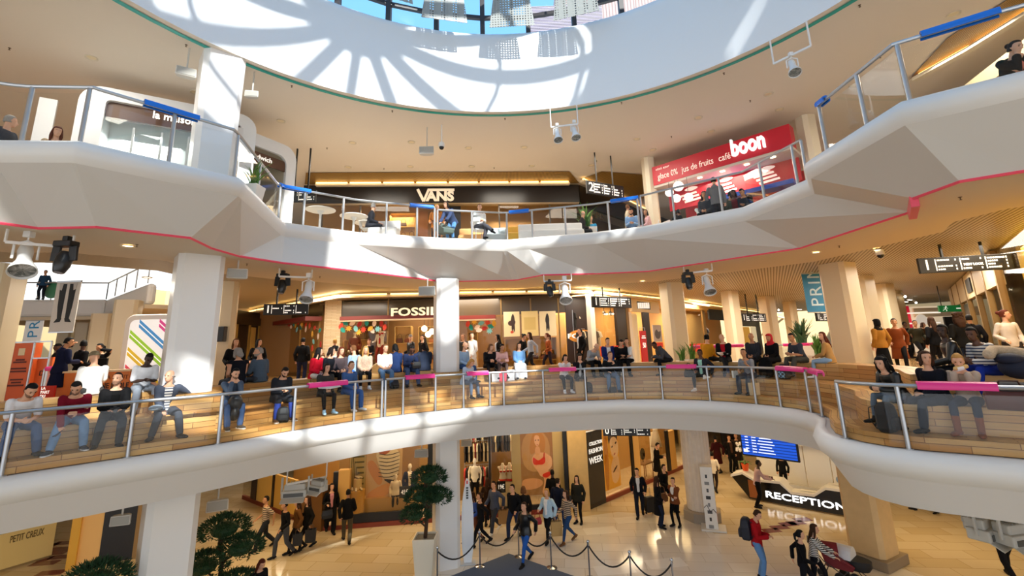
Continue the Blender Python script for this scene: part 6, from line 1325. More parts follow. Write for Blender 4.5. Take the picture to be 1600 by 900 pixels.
p, n = line_at(-.25, ZT0 + .2, 443); backpack((p.x, p.y, ZT0 + .004), .85, mat('#15161a', .6), 'black backpack on the footboard below the man typing on his phone', .4, -.2)
a24 = pa(508, 'sit_lap', 'woman in charcoal jacket and black leggings with an open magazine on her lap', -8, top=('jacket', '#3b3936'), bot=('slim', '#17161a'), hair=('bob', 'dark'), near=True, shoes='#a9cbe0', H=1.66)
o = MB(); o.plate([(-.3, -.1, .03), (0, -.12, 0), (.3, -.1, .03), (.3, .13, .03), (0, .14, 0), (-.3, .13, .03)], (0, 0, 1), .012); o = o.build('magazine', mat('#eceae6', .5)); o.location = rel(a24, 0, -.36, .245); o.rotation_euler = (.2, 0, a24.rotation_euler.z); tag(o, 'open magazine on the lap of the woman in charcoal', 'magazine')
a25 = pa(543, 'sit_lap', 'person in blue jacket and jeans with white sneakers, right beside the magazine reader', 6, top=('jacket', '#3f5f94'), bot=('trousers', '#2a5aa0'), hair=('short', 'lbrown'), shoes='#efefef', H=1.72)
# ---- second row, left half
pb(492, 'sit_side', 'woman in red jacket with long black hair above the pink sleeve', 10, top=('jacket', '#c4162c'), bot=('slim', '#d8d4d0'), hair=('long', 'black'), H=1.66)
pb(514, 'sit_side', 'woman with dark hair and black top right of the red jacket', 4, top=('long', '#1d1f26'), bot=('slim', '#1a1a1c'), hair=('bob', 'dark'), H=1.66)
pb(531, 'sit_lap', 'woman with auburn hair right of the two dark haired women', -4, top=('long', '#4a3f42'), bot=('slim', '#2a2a33'), hair=('long', 'auburn'), H=1.65)
pb(569, 'sit_lap', 'woman with long blonde hair in a floral top and grey vest', -18, top=('long', FLORAL), bot=('slim', '#17171b'), hair=('long', 'blond'), shoes='#f0f0f0', H=1.66)
a27 = pb(600, 'sit_lap', 'young man in plain white t-shirt and jeans with a black backpack at his feet', -10, top=T('#f2f2f2'), bot=('trousers', '#5a7ba0'), hair=('short', 'lbrown'))
backpack(rel(a27, .22, -.58, -.44), .8, mat('#18191d', .6), 'black backpack at the feet of the man in the plain white t-shirt', .5, -.7)
a28 = pb(640, 'sit_phone', 'man in dark navy jacket left of the central pillar holding a bag on his knees', -4, top=('jacket', '#1f2a48'), bot=('trousers', '#46587a'), hair=('crop', 'black'), skin='d', shoes='#141416')
handbag(rel(a28, .12, -.42, .12), .9, mat('#131417', .5), 'black bag on the knees of the man in the dark navy jacket', a28.rotation_euler.z)
# ---- people seen from behind on the top tier, left half
pbk(144, 'sit_lap', 'person in white top and camouflage hat seen from behind with a thin strap', 10, top=T('#efefec'), bot=('trousers', '#4a4a4a'), hair=('beanie', 'camo'), slim=1.1)
pbk(374, 'sit_lap', 'grey haired person in black vest seen from behind right of the left pillar', 0, top=('vest', '#12141c'), bot=('trousers', '#3a4656'), hair=('bob', 'grey'), slim=1.12)
pbk(408, 'sit_side', 'bearded grey haired man in slate sweater seen from behind', 4, top=('long', '#4b5a6a'), bot=('trousers', '#3a3f48'), hair=('short', 'grey'), beard='grey', slim=1.12)
pbk(502, 'sit_hunch', 'man in navy jacket leaning forward, seen from behind', -30, top=('jacket', '#1e2a44'), bot=('trousers', '#2b3040'), hair=('short', 'lbrown'))
pbk(526, 'sit_lap', 'dark haired person in white top with a black bag, seen from behind', 8, top=('long', '#eeece8'), bot=('trousers', '#26262a'), hair=('bun', 'black'))
pbk(556, 'sit_lap', 'person in pale blue t-shirt with a cross strap seen from behind', 20, top=T('#8fa7c4'), bot=('trousers', '#2f5fa8'), hair=('short', 'lbrown'))
pbk(620, 'sit_lap', 'person in navy jacket with sunlit shoulders seen from behind', 6, top=('jacket', '#22345e'), bot=('trousers', '#2b3040'), hair=('bob', 'black'))
pbk(664, 'sit_lap', 'person in large dark hooded jacket seen from behind beside the central pillar', -4, top=('puffer', '#2c3446'), bot=('trousers', '#22262e'), hair=('bob', 'dark'), slim=1.1)
# ---- standing behind, left half
pf(96, 13.2, 'arm_up', 'man in dark navy coat and jeans standing by the orange counter', 160, top=('coat', '#141a38'), bot=('trousers', '#1d2a52'), hair=('short', 'black'), skin='m', H=1.82)
pf(127, 13.8, 'stand_turn', 'person in black jacket standing close behind the man in the navy coat', 150, top=('jacket', '#0f0f12'), bot=('trousers', '#1b1b20'), hair=('short', 'black'), skin='d', H=1.74)
pf(157, 14.6, 'arm_up', 'woman in black holding a hand to her forehead behind the orange counter', 15, top=('long', '#101014'), bot=('trousers', '#16161a'), hair=('pony', 'black'), skin='m', H=1.66)
pf(88, 16.5, 'stand', 'person in black cap and black clothes far behind the navy coat', -60, top=('jacket', '#101013'), bot=('trousers', '#101013'), hair=('cap', 'black'), skin='d')
pf(366, 14.4, 'walk', 'smiling woman with long brown hair and black coat walking beside the cream post', 40, top=('coat', '#121214'), bot=('slim', '#121214'), hair=('long', 'lbrown'), H=1.7)
pf(402, 17.0, 'stand_turn', 'woman with long black hair behind the bearded man in slate', 20, top=('jacket', '#141416'), bot=('slim', '#141416'), hair=('long', 'black'), H=1.7)
pf(472, 19.2, 'stand', 'man in black jacket and navy trousers standing with his back to us by the garlands', 190, top=('jacket', '#121316'), bot=('trousers', '#1d2440'), hair=('short', 'black'), H=1.76)
pf(522, 19.5, 'stand', 'woman with blonde hair and pale grey top in front of the stone pier', 185, top=('long', '#b9b3ab'), bot=('slim', '#d8d4cc'), hair=('bun', 'blond'), H=1.68)
pf(575, 20.5, 'stand_phone', 'woman with black hair in the shop window left of the red scarf mannequin', 30, top=('jacket', '#1c1c20'), bot=('slim', '#222'), hair=('short', 'auburn'), H=1.68)
pf(641, 20.0, 'stand_turn', 'man in grey cap and leather jacket at the shop door', -60, top=('jacket', LEATH), bot=('trousers', '#7d95b4'), hair=('cap', 'grey'), H=1.78)
pf(660, 21.2, 'stand', 'man in dark jacket inside the shop door behind the leather jacket', -40, top=('jacket', '#1a1714'), bot=('trousers', '#222'), hair=('short', 'dark'), H=1.78)
# ---- centre right
a39 = pa(727, 'sit_phone', 'blonde woman in pale blue jacket on the footboard just right of the central pillar', 30, top=('jacket', '#b9cde2'), bot=('slim', '#56657a'), hair=('long', 'blond'), H=1.66)
pb(722, 'sit_lap', 'person in light blue shirt high behind the blonde woman by the central pillar', 30, top=('long', '#9db9d8'), bot=('trousers', '#3b5a8c'), hair=('bald_ring', 'blond'))
a40 = pb(764, 'sit_low', 'woman in black jacket with fur collar and a white bag', 6, top=('jacket', '#1b1a1c'), bot=('slim', '#17171a'), hair=('bob', 'lbrown'), H=1.66)
shopping_bag(rel(a40, .05, -.62, -.44), .8, mat('#e9edf2', .5), 'white carrier bag at the feet of the woman with the fur collar', .2)
a41 = pb(782, 'sit_low', 'woman in pale pink top with a coral bag at her knees', -4, top=('long', '#e9b9b4'), bot=('slim', '#5a4a44'), hair=('bun', 'dark'), skin='m', H=1.64)
shopping_bag(rel(a41, -.05, -.62, -.44), .85, mat('#f0566a', .5), 'coral carrier bag at the feet of the woman in pale pink', .1)
a42 = pb(810, 'sit_lap', 'girl in denim jacket and long white skirt', -6, top=('jacket', '#6f9ccc'), bot=('maxi', '#e6ecf4'), hair=('long', 'brown'), H=1.6)
shopping_bag(rel(a42, -.4, -.5, -.44), .9, mat('#dfe6ee', .5), 'white and grey bag between the coral bag and the girl in denim', .5)
a47 = pa(880, 'sit_eat', 'person in white top and black leggings eating below the round orange logo', 2, top=('long', '#efece8'), bot=('slim', '#131316'), hair=('bob', 'black'), shoes='#f2f2f2', H=1.66)
a48 = pa(906, 'sit_eat', 'woman in white sweater and black coat eating behind a brown paper bag', -4, top=('jacket', '#1c1c20'), bot=('slim', '#101012'), hair=('long', 'dark'), front='#e8e6e2', H=1.66)
p, n = line_at(-.22, ZT0 + .2, 907); shopping_bag((p.x, p.y, ZT0 + .004), 1.0, mat('#c49a62', .75), 'brown paper bag standing on the footboard left of the phone call', .1)
p, n = line_at(-.5, ZT0 + .2, 919); backpack((p.x, p.y, ZT0 + .004), .8, mat('#131316', .6), 'black bag right of the brown paper bag on the footboard', .2)
a52 = pa(951, 'sit_chin', 'man in black jacket on the phone, below the seated pair in navy and black', 0, top=('jacket', '#17191c'), bot=('trousers', '#56708f'), hair=('short', 'lbrown'), shoes='#151517')
p, n = line_at(-.3, ZT0 + .2, 958); o = handbag((p.x, p.y, ZT0 + .004), .75, mat('#17171a', .5), 'small black bag at the feet of the man on the phone', .2)
pb(921, 'sit_hunch', 'balding man in light grey sweater bent over, on the tier right of the logo', 20, top=('long', '#9a9fa6'), bot=('trousers', '#17171a'), hair=('bald_ring', 'grey'), shoes='#111')
pb(949, 'sit_lap', 'man in bright navy jacket and white t-shirt on the top tier', 4, top=('jacket', '#1c2c6e'), bot=('trousers', '#6f8db0'), hair=('short', 'black'), front='#dfe4ea', shoes='#e8e8e8')
pb(969, 'sit_phone', 'man in black jacket looking down between the navy jacket and the white top', 10, top=('jacket', '#131316'), bot=('trousers', '#16161a'), hair=('crop', 'black'))
pb(984, 'sit_side', 'woman in sleeveless white top with dark hair turned to her left', -70, top=T('#f0eee9'), bot=('slim', '#17171a'), hair=('pony', 'dark'), shoes='#e9e3d6', H=1.68)
pb(1042, 'sit_hunch', 'man in grey and black jacket crouching forward beside the cream pillar', -55, top=('hoodie', '#4a4c52'), bot=('trousers', '#1b1c20'), hair=('crop', 'black'), skin='d')
pbk(1103, 'sit_lap', 'person in orange sweater seen from behind by the potted plant', -20, top=('long', '#d2901e'), bot=('trousers', '#1a1a1c'), hair=('bun', 'black'), slim=1.05)
a57 = pb(1132, 'sit_cross', 'bald older man in black coat and red sweater with crossed legs', 4, top=('jacket', '#151517'), bot=('trousers', '#1e1f24'), hair=('bald_ring', 'white'), front='#b01524', shoes='#3a3f52')
o = MB(); o.plate([(-.15, -.1, 0), (.15, -.1, .01), (.15, .1, .01), (-.15, .1, 0)], (0, 0, 1), .015); o = o.build('newspaper', mat('#e8e6e0', .6)); o.location = rel(a57, 0, -.3, .28); o.rotation_euler = (.3, 0, 0); tag(o, 'folded white paper in the hands of the man in the red sweater', 'newspaper')
a58 = pa(1096, 'sit_floor', 'woman in mint top and dark jacket stretching one leg along the tier', -5, top=('jacket', '#2a2c34'), bot=('slim', '#141417'), hair=('bun', 'black'), skin='d', front='#a8e0cc', shoes='#ece6dc', H=1.68)
handbag(rel(a58, -.38, -.2, .0), 1.0, mat('#131315', .5), 'black handbag left of the woman in the mint top', .2)
a59 = pb(1179, 'sit_lap', 'bald man in dark checked jacket with folded hands', 4, top=('jacket', PLAID), bot=('trousers', '#1c1d22'), hair=None, skin='m')
a60 = pb(1208, 'sit_lap', 'woman in red headscarf and black clothes', -14, top=('coat', '#0f0f11'), bot=('maxi', '#0f0f11'), hair=('hijab', 'red'), skin='m', H=1.66)
a61 = pa(1172, 'sit_chin', 'man in grey t-shirt and navy trousers on his phone with shopping bags beside him', 0, top=T('#8b8f96'), bot=('trousers', '#222a3c'), hair=('short', 'brown'), skin='m', shoes='#1c1c20')
shopping_bag(rel(a61, .35, -.5, -.44), .9, mat('#c8b28a', .7), 'tan paper bag right of the man in the grey t-shirt', .3)
shopping_bag(rel(a61, -.42, -.15, 0), .55, mat('#e8ebe4', .6), 'small white bag left of the man in the grey t-shirt', .3)
a62 = pb(1251, 'sit_low', 'young man in dark grey t-shirt in front of the potted plants', -6, top=T('#3c4049'), bot=('trousers', '#4a4a44'), hair=('short', 'black'), skin='m', d=.75 * 0 - .1)
chk = bpy.data.materials.new('checked'); chk.use_nodes = True; ck = chk.node_tree.nodes.new('ShaderNodeTexChecker'); ck.inputs[1].default_value = C('#7fb4d8'); ck.inputs[2].default_value = C('#15161a'); ck.inputs[3].default_value = 16
tcn = chk.node_tree.nodes.new('ShaderNodeTexCoord'); chk.node_tree.links.new(tcn.outputs['Object'], ck.inputs[0]); chk.node_tree.links.new(ck.outputs[0], chk.node_tree.nodes['Principled BSDF'].inputs[0])
backpack(rel(a62, 0, -.72, -.44), 1.0, mat('#17181c', .7), 'backpack with blue and white checks in front of the young man in dark grey', a62.rotation_euler.z, 0, chk)
a63 = pb(1297, 'sit_side', 'woman in tan sweater and pale jeans facing the young man in dark grey', -75, top=('long', '#b08a54'), bot=('slim', '#8fb0d0'), hair=('long', 'auburn'), shoes='#f0f0f0', H=1.66)
# ---- standing behind the bleacher, centre
pf(724, 20.5, 'stand', 'man in dark grey jacket standing behind the long white coat', -30, top=('jacket', '#3a3d3e'), bot=('trousers', '#333'), hair=('short', 'lbrown'))
pf(738, 18.6, 'stand_turn', 'woman in long white coat and black leggings right of the central pillar', -60, top=('coat', '#f0eeea'), bot=('slim', '#17171a'), hair=('bun', 'dark'), H=1.74)
pf(780, 20.2, 'walk_b', 'woman with long black hair and open black jacket by the shop window', -70, top=('jacket', '#141416'), bot=('slim', '#1a1a1c'), hair=('long', 'black'), front='#b8bcc6', H=1.7)
pf(817, 20.4, 'stand_phone', 'dark haired woman in black with a hand at her face under the posters', 60, top=('coat', '#131315'), bot=('slim', '#131315'), hair=('bun', 'black'), H=1.68)
pf(830, 19.8, 'walk', 'woman in grey sweater with a black shoulder bag under the posters', -75, top=('long', '#a9b3c4'), bot=('slim', '#2b2b31'), hair=('long', 'brown'), H=1.74)
pf(858, 20.6, 'walk_b', 'woman in rust sweater under the right hand poster', -80, top=('long', '#9c4f26'), bot=('slim', '#2a2430'), hair=('pony', 'auburn'), H=1.7)
pf(909, 20.6, 'stand', 'man in black suit in front of the round orange logo', -75, top=('jacket', '#0f0f10'), bot=('trousers', '#0f0f10'), hair=('short', 'dark'), front='#e6e6e6', H=1.84)
# ---- right hand corridor
pf(1381, 15.0, 'stand', 'woman in mustard jacket and long black skirt seen from behind', 185, top=('jacket', '#a8742c'), bot=('maxi', '#101012'), hair=('hijab', 'black'), H=1.68)
pf(1408, 15.4, 'walk', 'woman in rust brown coat and black boots facing the mustard jacket', -35, top=('coat', '#7a3c1a'), bot=('slim', '#141416'), hair=('bun', 'black'), skin='m', H=1.72, boot=.3)
pf(1440, 19.5, 'walk_b', 'man in dark green jacket walking up the right corridor with a white bag', 0, top=('jacket', '#2e2c20'), bot=('trousers', '#17171a'), hair=('short', 'dark'), skin='m', H=1.74)
pf(1468, 15.2, 'stand', 'woman in black sweater over a white shirt hem seen from behind', 175, top=('long', '#101012'), bot=('slim', '#17171b'), hair=('long', 'brown'), H=1.7)
pf(1511, 12.6, 'stand', 'woman with big brown curls and dark jacket seen from behind', 165, top=('jacket', '#14120f'), bot=('trousers', '#23304c'), hair=('curly', 'brown'), H=1.72)
pf(1529, 14.2, 'stand', 'person in black jacket behind the big brown curls', 150, top=('jacket', '#131318'), bot=('trousers', '#131318'), hair=('short', 'black'), skin='m', H=1.7)
pf(1586, 12.0, 'stand_turn', 'woman with tied brown hair and cream sweater at the right edge', -20, top=('long', '#d9cdbd'), bot=('slim', '#3a3330'), hair=('bun', 'auburn'), H=1.72)
pf(1424, 23.5, 'stand', 'person in black coat further down the right corridor behind the green jacket', 20, top=('coat', '#131316'), bot=('trousers', '#131316'), hair=('short', 'black'), skin='d')
pf(1452, 25.5, 'walk', 'distant shopper in brown jacket in front of the red striped wall', 30, top=('jacket', '#4a3520'), bot=('trousers', '#222'), hair=('bob', 'brown'))
pf(1392, 24.0, 'stand', 'distant dark figure left of the red striped wall', -20, top=('coat', '#17171c'), bot=('trousers', '#111'), hair=('bob', 'black'))
a68 = pb(1496, 'sit_side', 'woman with dark skin in black leather jacket and earring, in profile', -95, top=('jacket', LEATH), bot=('slim', '#15151a'), hair=('bun', 'black'), skin='k', H=1.74, near=True)
a70 = pb(1548, 'sit_low', 'woman in striped sweater and blue jeans holding a dark coat', -50, top=('long', STRIPE), bot=('trousers', '#2038a0'), hair=('pony', 'black'), skin='d', shoes='#1b1c26', H=1.7, near=True)
o = MB(); o.ball((0, 0, .16), (.34, .24, .2), 16, 10); o.ball((-.2, -.02, .3), (.2, .18, .1), 14, 8); o = o.build('parka', mat('#131a30', .8), smooth='all'); o.location = rel(a70, .5, -.05, .0); tag(o, 'navy parka lying beside the woman in the striped sweater', 'jacket')
o = MB(); o.tube([(-.3, 0, .05), (-.1, .12, .12), (.15, .1, .1), (.32, -.02, .04)], .085, 10, True); o = o.build('fur_collar', mat('#b9a68c', .95, 0, 0, .4, 40), smooth='all'); o.parent = bpy.data.objects['parka']; o.location = (-.15, .05, .33)
a72 = pa(1404, 'sit_low', 'young woman with curly black hair in black leather jacket beside a black backpack', -25, top=('jacket', LEATH), bot=('slim', '#5a6a7a'), hair=('curly', 'black'), H=1.64, near=True, d=-.3)
p, n = line_at(-.32, ZT0 + .2, 1389); backpack((p.x, p.y, ZT0 + .004), 1.15, mat('#15151a', .7), 'large black backpack on the boards behind the right railing post', .5)
a73 = pa(1462, 'sit_side', 'woman with short brown hair in black jacket leaning over her knees', -60, top=('jacket', '#14161f'), bot=('trousers', '#2c333f'), hair=('bob', 'brown'), H=1.72, near=True, d=-.25)
a74 = pa(1512, 'sit_eat', 'woman in beige sweater and brown boots eating a sandwich', -18, top=('long', '#b8a896'), bot=('slim', '#1f2b3e'), hair=('bun', 'blond'), shoes='#7a3f1e', boot=.24, H=1.68, near=True)
q = (hand(a74, 'sit_eat', 'l') + hand(a74, 'sit_eat', 'r')) / 2; o = MB(); o.tube([(-.09, 0, 0), (.09, 0, .03)], .035, 10, True); o = o.build('sandwich', mat('#d8b26a', .7), smooth='all'); o.location = q + V((0, -.03, .03)); tag(o, 'sandwich in the hands of the woman in brown boots', 'sandwich')
o = MB(); o.tube([(-.09, 0, -.01), (.02, 0, .01)], .042, 10); o = o.build('wrapper', mat('#e9e6e6', .5), bpy.data.objects['sandwich'])
t = thing('duffel_bag', 'brown leather bag with a grey jacket on it, right of the woman in brown boots', 'bag', rel(a74, .55, -.3, -.02), a74.rotation_euler.z + .2)
mb = MB(); mb.loft([[(x, .17 * math.cos(j * PI / 6), .2 + .19 * math.sin(j * PI / 6)) for j in range(12)] for x in (-.3, -.26, .26, .3)]); mb.build('bag_body', mat('#5a3028', .5), t, smooth=30, bev=.02)
mb = MB(); mb.ball((0, .02, .37), (.36, .2, .09), 16, 8); mb.build('jacket', mat('#33363c', .85), t, smooth='all')
mb = MB(); mb.tube([(-.15, -.12, .34), (-.1, -.2, .48), (.1, -.2, .48), (.15, -.12, .34)], .015, 6); mb.build('handle', mat('#3a1f18', .5), t)
# ================================================================== ground floor
pg(412, 858, 'walk', 'man in grey and brown striped t-shirt walking left on the golden floor', -50, top=T(STRIPE2), bot=('trousers', '#26282e'), hair=('short', 'black'), skin='m', shoes='#1a1a1c')
pg(442, 870, 'walk_b', 'man in black sweater and grey jeans under the larger grey floodlight', -40, top=('long', '#101012'), bot=('trousers', '#42454c'), hair=('crop', 'black'), skin='m')
b1 = pg(462, 862, 'walk_bag', 'woman in brown fur trimmed coat carrying a black bag', -60, top=('jacket', '#6a4420'), bot=('slim', '#221c1a'), hair=('long', 'brown'), H=1.7)
shopping_bag(hand(b1, 'walk_bag', 'l') + V((0, 0, -.5)), .95, mat('#0d0d0e', .5), 'black carrier bag of the woman in the brown coat', .4)
b2 = pg(478, 858, 'walk_bag', 'woman in dark jacket with long brown hair carrying a black printed bag', -50, top=('jacket', '#181512'), bot=('slim', '#17140f'), hair=('long', 'brown'), H=1.72)
shopping_bag(hand(b2, 'walk_bag', 'l') + V((.05, 0, -.5)), 1.05, mat('#0b0b0c', .5), 'black printed carrier bag of the woman in the dark jacket', .2)
b3 = pg(515, 832, 'walk_bag', 'woman in black coat over a pink scarf by the brown shop corner', 30, top=('coat', '#0f0f11'), bot=('wide', '#121214'), hair=('bob', 'dark'), front='#c98a94', H=1.74)
handbag(hand(b3, 'walk_bag', 'r') + V((0, 0, -.45)), 1.2, mat('#0c0c0d', .45), 'black handbag of the woman with the pink scarf', .5)
pg(541, 848, 'walk', 'man in black jacket and khaki trousers before the striped poster window', 200, top=('jacket', '#0f0f11'), bot=('trousers', '#4a4232'), hair=('short', 'black'), skin='m', H=1.78)
pg(397, 985, 'stand_phone', 'woman with auburn hair in black at the bottom left by the topiary', 60, top=('jacket', '#141416'), bot=('slim', '#222'), hair=('long', 'auburn'), H=1.62)
pg(752, 853, 'walk', 'woman in black with high heels right of the white surfboard shaped sign', -70, top=('long', '#131418'), bot=('slim', '#14161c'), hair=('bun', 'brown'), H=1.72)
pg(741, 848, 'walk_b', 'woman in blue sweater partly behind the white surfboard shaped sign', -60, top=('long', '#3a56a8'), bot=('slim', '#7a4a3a'), hair=('long', 'brown'), H=1.66)
b4 = pg(774, 832, 'walk', 'man in blue grey jacket carrying a brown paper bag', -40, top=('jacket', '#4c5468'), bot=('trousers', '#3a3d46'), hair=('short', 'dark'), shoes='#e0ddd8', H=1.78)
shopping_bag(hand(b4, 'walk', 'l') + V((0, 0, -.55)), 1.15, mat('#b98a50', .75), 'brown paper bag of the man in the blue grey jacket', .2)
pg(763, 823, 'stand', 'woman in dark brown coat left of the blue grey jacket', 160, top=('coat', '#2a1a12'), bot=('slim', '#1a1512'), hair=('long', 'brown'), H=1.7)
pg(804, 840, 'walk_b', 'man in black hooded parka below the lingerie window', -30, top=('hoodie', '#131419'), bot=('trousers', '#28324a'), hair=('crop', 'dark'), H=1.8)
pg(820, 838, 'stand', 'person in dark jacket between the parka and the leather jacket', 180, top=('jacket', '#1d1a18'), bot=('trousers', '#222'), hair=('bob', 'lbrown'), H=1.66)
pg(823, 880, 'walk', 'man in black biker jacket and bright blue jeans walking by the rope barrier', -40, top=('jacket', LEATH), bot=('slim', '#2a5aa8'), hair=('short', 'brown'), H=1.8)
b5 = pg(858, 846, 'walk_bag', 'blonde woman in pale blue cardigan over white carrying a brown paper bag', -35, top=('cardigan', '#b5d2e6'), bot=('slim', '#17171a'), hair=('bob', 'blond'), front='#f0f0f0', H=1.72)
shopping_bag(hand(b5, 'walk_bag', 'l') + V((.05, 0, -.55)), 1.15, mat('#c09a5e', .75), 'brown paper bag of the woman in the pale blue cardigan', .1)
handbag(hand(b5, 'walk_bag', 'r') + V((-.05, 0, -.45)), .9, mat('#a01426', .4), 'red handbag of the woman in the pale blue cardigan', .4)
pg(874, 828, 'walk_b', 'man in navy jacket and blue shirt behind the pale blue cardigan', 150, top=('jacket', '#151b30'), bot=('trousers', '#1f3a72'), hair=('short', 'dark'), front='#2a62c0', H=1.78)
pg(866, 810, 'stand', 'dark figure in black standing at the shop window', 185, top=('coat', '#0e0d0d'), bot=('trousers', '#0e0d0d'), hair=('short', 'black'), skin='k', H=1.78)
pg(889, 848, 'walk', 'woman in brown striped top and blue jeans walking left', -60, top=('long', STRIPE2), bot=('slim', '#27436e'), hair=('long', 'brown'), shoes='#6a4a30', H=1.7)
b6 = pg(905, 818, 'stand', 'woman in black and olive standing by the stone pier', -30, top=('jacket', '#232420'), bot=('slim', '#141416'), hair=('long', 'dark'), H=1.7)
handbag(rel(b6, -.3, -.05, .72), 1.0, mat('#101011', .5), 'black shoulder bag of the woman by the stone pier', .3)
b7 = pg(1001, 807, 'walk_b', 'man in dark suit and open white shirt pulling a suitcase', -15, top=('jacket', '#12151f'), bot=('trousers', '#171c2a'), hair=('short', 'black'), front='#c9ced8', H=1.8)
t = thing('suitcase', 'black trolley suitcase behind the man in the dark suit', 'suitcase', rel(b7, .38, .35, 0), .3)
mb = MB(); mb.box((0, 0, .36), (.38, .24, .56)); mb.build('case', mat('#101013', .5), t, bev=.04)
mb = MB(); mb.tube([(-.1, .08, .6), (-.1, .08, .95), (.1, .08, .95), (.1, .08, .6)], .012, 6); mb.build('handle', STEEL, t)
for q in (-1, 1): mb = MB(); mb.tube([(q * .15 - .02, .06, .04), (q * .15 + .02, .06, .04)], .04, 12); mb.build('wheel', BLACK, t)
b8 = pg(1032, 824, 'stand_turn', 'woman in long black coat with a brown shoulder bag, seen from the side', 60, top=('coat', '#111013'), bot=('trousers', '#1c2338'), hair=('long', 'brown'), H=1.74)
handbag(rel(b8, .3, -.1, .8), 1.2, mat('#7a4a22', .5), 'brown shoulder bag of the woman in the long black coat', .4)
pg(1042, 798, 'walk', 'man in black jacket passing behind the woman with the brown bag', 40, top=('jacket', '#0e0e10'), bot=('trousers', '#121218'), hair=('short', 'dark'), H=1.78)
pg(1058, 822, 'stand_fold', 'woman in brown jacket and black leggings facing the long black coat', -50, top=('jacket', '#7a4426'), bot=('slim', '#0f0f11'), hair=('bun', 'dark'), front='#e8e4de', H=1.66)
pg(1029, 752, 'stand_phone', 'man in black coat reading his phone in the bright shop entrance', 60, top=('coat', '#120f0c'), bot=('trousers', '#17130f'), hair=('short', 'dark'), H=1.8)
pg(1104, 735, 'stand_fold', 'man in black printed t-shirt beyond the round fluted column', 0, top=T('#15161a'), bot=('trousers', '#191a20'), hair=('crop', 'grey'), H=1.8)
pg(1124, 738, 'walk_b', 'person in dark maroon coat walking away beyond the white totem', 190, top=('coat', '#3a1216'), bot=('slim', '#3a2c20'), hair=('short', 'black'), H=1.78)
pg(1098, 765, 'stand_turn', 'woman with curly hair in pale pink top between the column and the totem', 40, top=('long', '#dcb8a4'), bot=('slim', '#222'), hair=('curly', 'auburn'), H=1.66)
pg(1118, 768, 'walk', 'woman in white top with dark straps behind the white totem', 150, top=('long', '#e4dcd0'), bot=('slim', '#2a2020'), hair=('bun', 'black'), H=1.7)
pg(1145, 738, 'stand', 'man in dark suit left of the orchid', 10, top=('jacket', '#1c1a1a'), bot=('trousers', '#17181c'), hair=('short', 'brown'), front='#5a4034', H=1.8)
pg(1156, 733, 'stand', 'person in dark brown coat behind the orchid', -30, top=('coat', '#33261f'), bot=('trousers', '#222'), hair=('short', 'dark'), H=1.76)
b9 = pg(1190, 793, 'lean_desk', 'man in pinkish shirt and black trousers leaning on the reception desk', 75, top=('long', '#b59aa0'), bot=('trousers', '#0f0f12'), hair=('crop', 'black'), skin='k', H=1.82)
b10 = pg(1190, 905, 'stand_phone', 'man in red jacket and jeans wearing a large dark backpack', 55, top=('hoodie', '#a8141c'), bot=('trousers', '#5f86b4'), hair=('short', 'brown'), H=1.84, near=True)
backpack(rel(b10, 0, .24, 1.0), 1.35, mat('#171b28', .6), 'large dark backpack worn by the man in the red jacket', b10.rotation_euler.z + PI)
b11 = pg(1262, 935, 'walk', 'woman with long black hair and black sweater beside the stroller', 70, top=('long', '#0f0f12'), bot=('slim', '#14141a'), hair=('pony', 'black'), H=1.66)
b12 = pg(1280, 925, 'push', 'woman in black and white patterned top pushing the stroller', 60, top=('long', STRIPE3), bot=('slim', '#14141a'), hair=('long', 'brown'), H=1.7)
pg(1581, 905, 'walk_b', 'man in black t-shirt and trousers below the lower right floodlights', 165, top=T('#101014'), bot=('trousers', '#15151a'), hair=('short', 'black'), skin='m', H=1.8)
pg(1446, 801, 'walk', 'person in dark trousers walking beyond the tan square pillar', -160, top=('jacket', '#17171a'), bot=('trousers', '#1b1b20'), hair=('short', 'dark'))
# stroller
S0 = PZ(1312, 912, 0); t = thing('stroller', 'dark red stroller pushed by the woman in the patterned top', 'stroller', S0, rad(60))
mb = MB(); mb.loft([[(x * w, y, z) for x, y, z in ((-1, .25, .45), (1, .25, .45), (1, -.35, .4), (-1, -.35, .4))] for w in (.2,)] + [[(x * .24, y, z) for x, y, z in ((-1, .38, .95), (1, .38, .95), (1, -.42, .55), (-1, -.42, .55))]]); mb.build('seat_shell', mat('#6e101c', .6), t, bev=.03)
mb = MB(); mb.loft([[(.25 * math.cos(a), .3 + .02 * k, .78 + .25 * math.sin(a)) for a in [PI * j / 8 for j in range(9)]] for k in (0,)] + [[(.25 * math.cos(a), .3 - .38 * f, .78 + .25 * math.sin(a)) for a in [PI * j / 8 for j in range(9)]] for f in (.5, 1)]); mb.build('hood', mat('#7a1420', .7), t)
mb = MB()
for q in (-1, 1): mb.tube([(q * .24, .62, 1.02), (q * .24, .3, .6), (q * .22, -.4, .12)], .014, 6); mb.tube([(q * .24, .2, .5), (q * .24, .38, .12)], .014, 6)
mb.tube([(-.24, .62, 1.02), (.24, .62, 1.02)], .018, 8); mb.build('frame', DGREY, t)
for x, y in ((-.24, .38), (.24, .38), (-.22, -.4), (.22, -.4)): mb = MB(); mb.tube([(x - .02, y, .12), (x + .02, y, .12)], .12, 18); mb.build('wheel', BLACK, t)
S1 = PZ(1341, 915, 0); t = thing('pram', 'pram with white rimmed hood at the bottom right of the stroller', 'stroller', S1, rad(40))
mb = MB(); mb.loft([[(.26 * w * math.cos(a), .42 * w * math.sin(a), z) for a in [2 * PI * j / 16 for j in range(16)]] for w, z in ((.8, .42), (1, .55), (1, .68))]); mb.build('carrycot', mat('#17181c', .6), t, smooth=40)
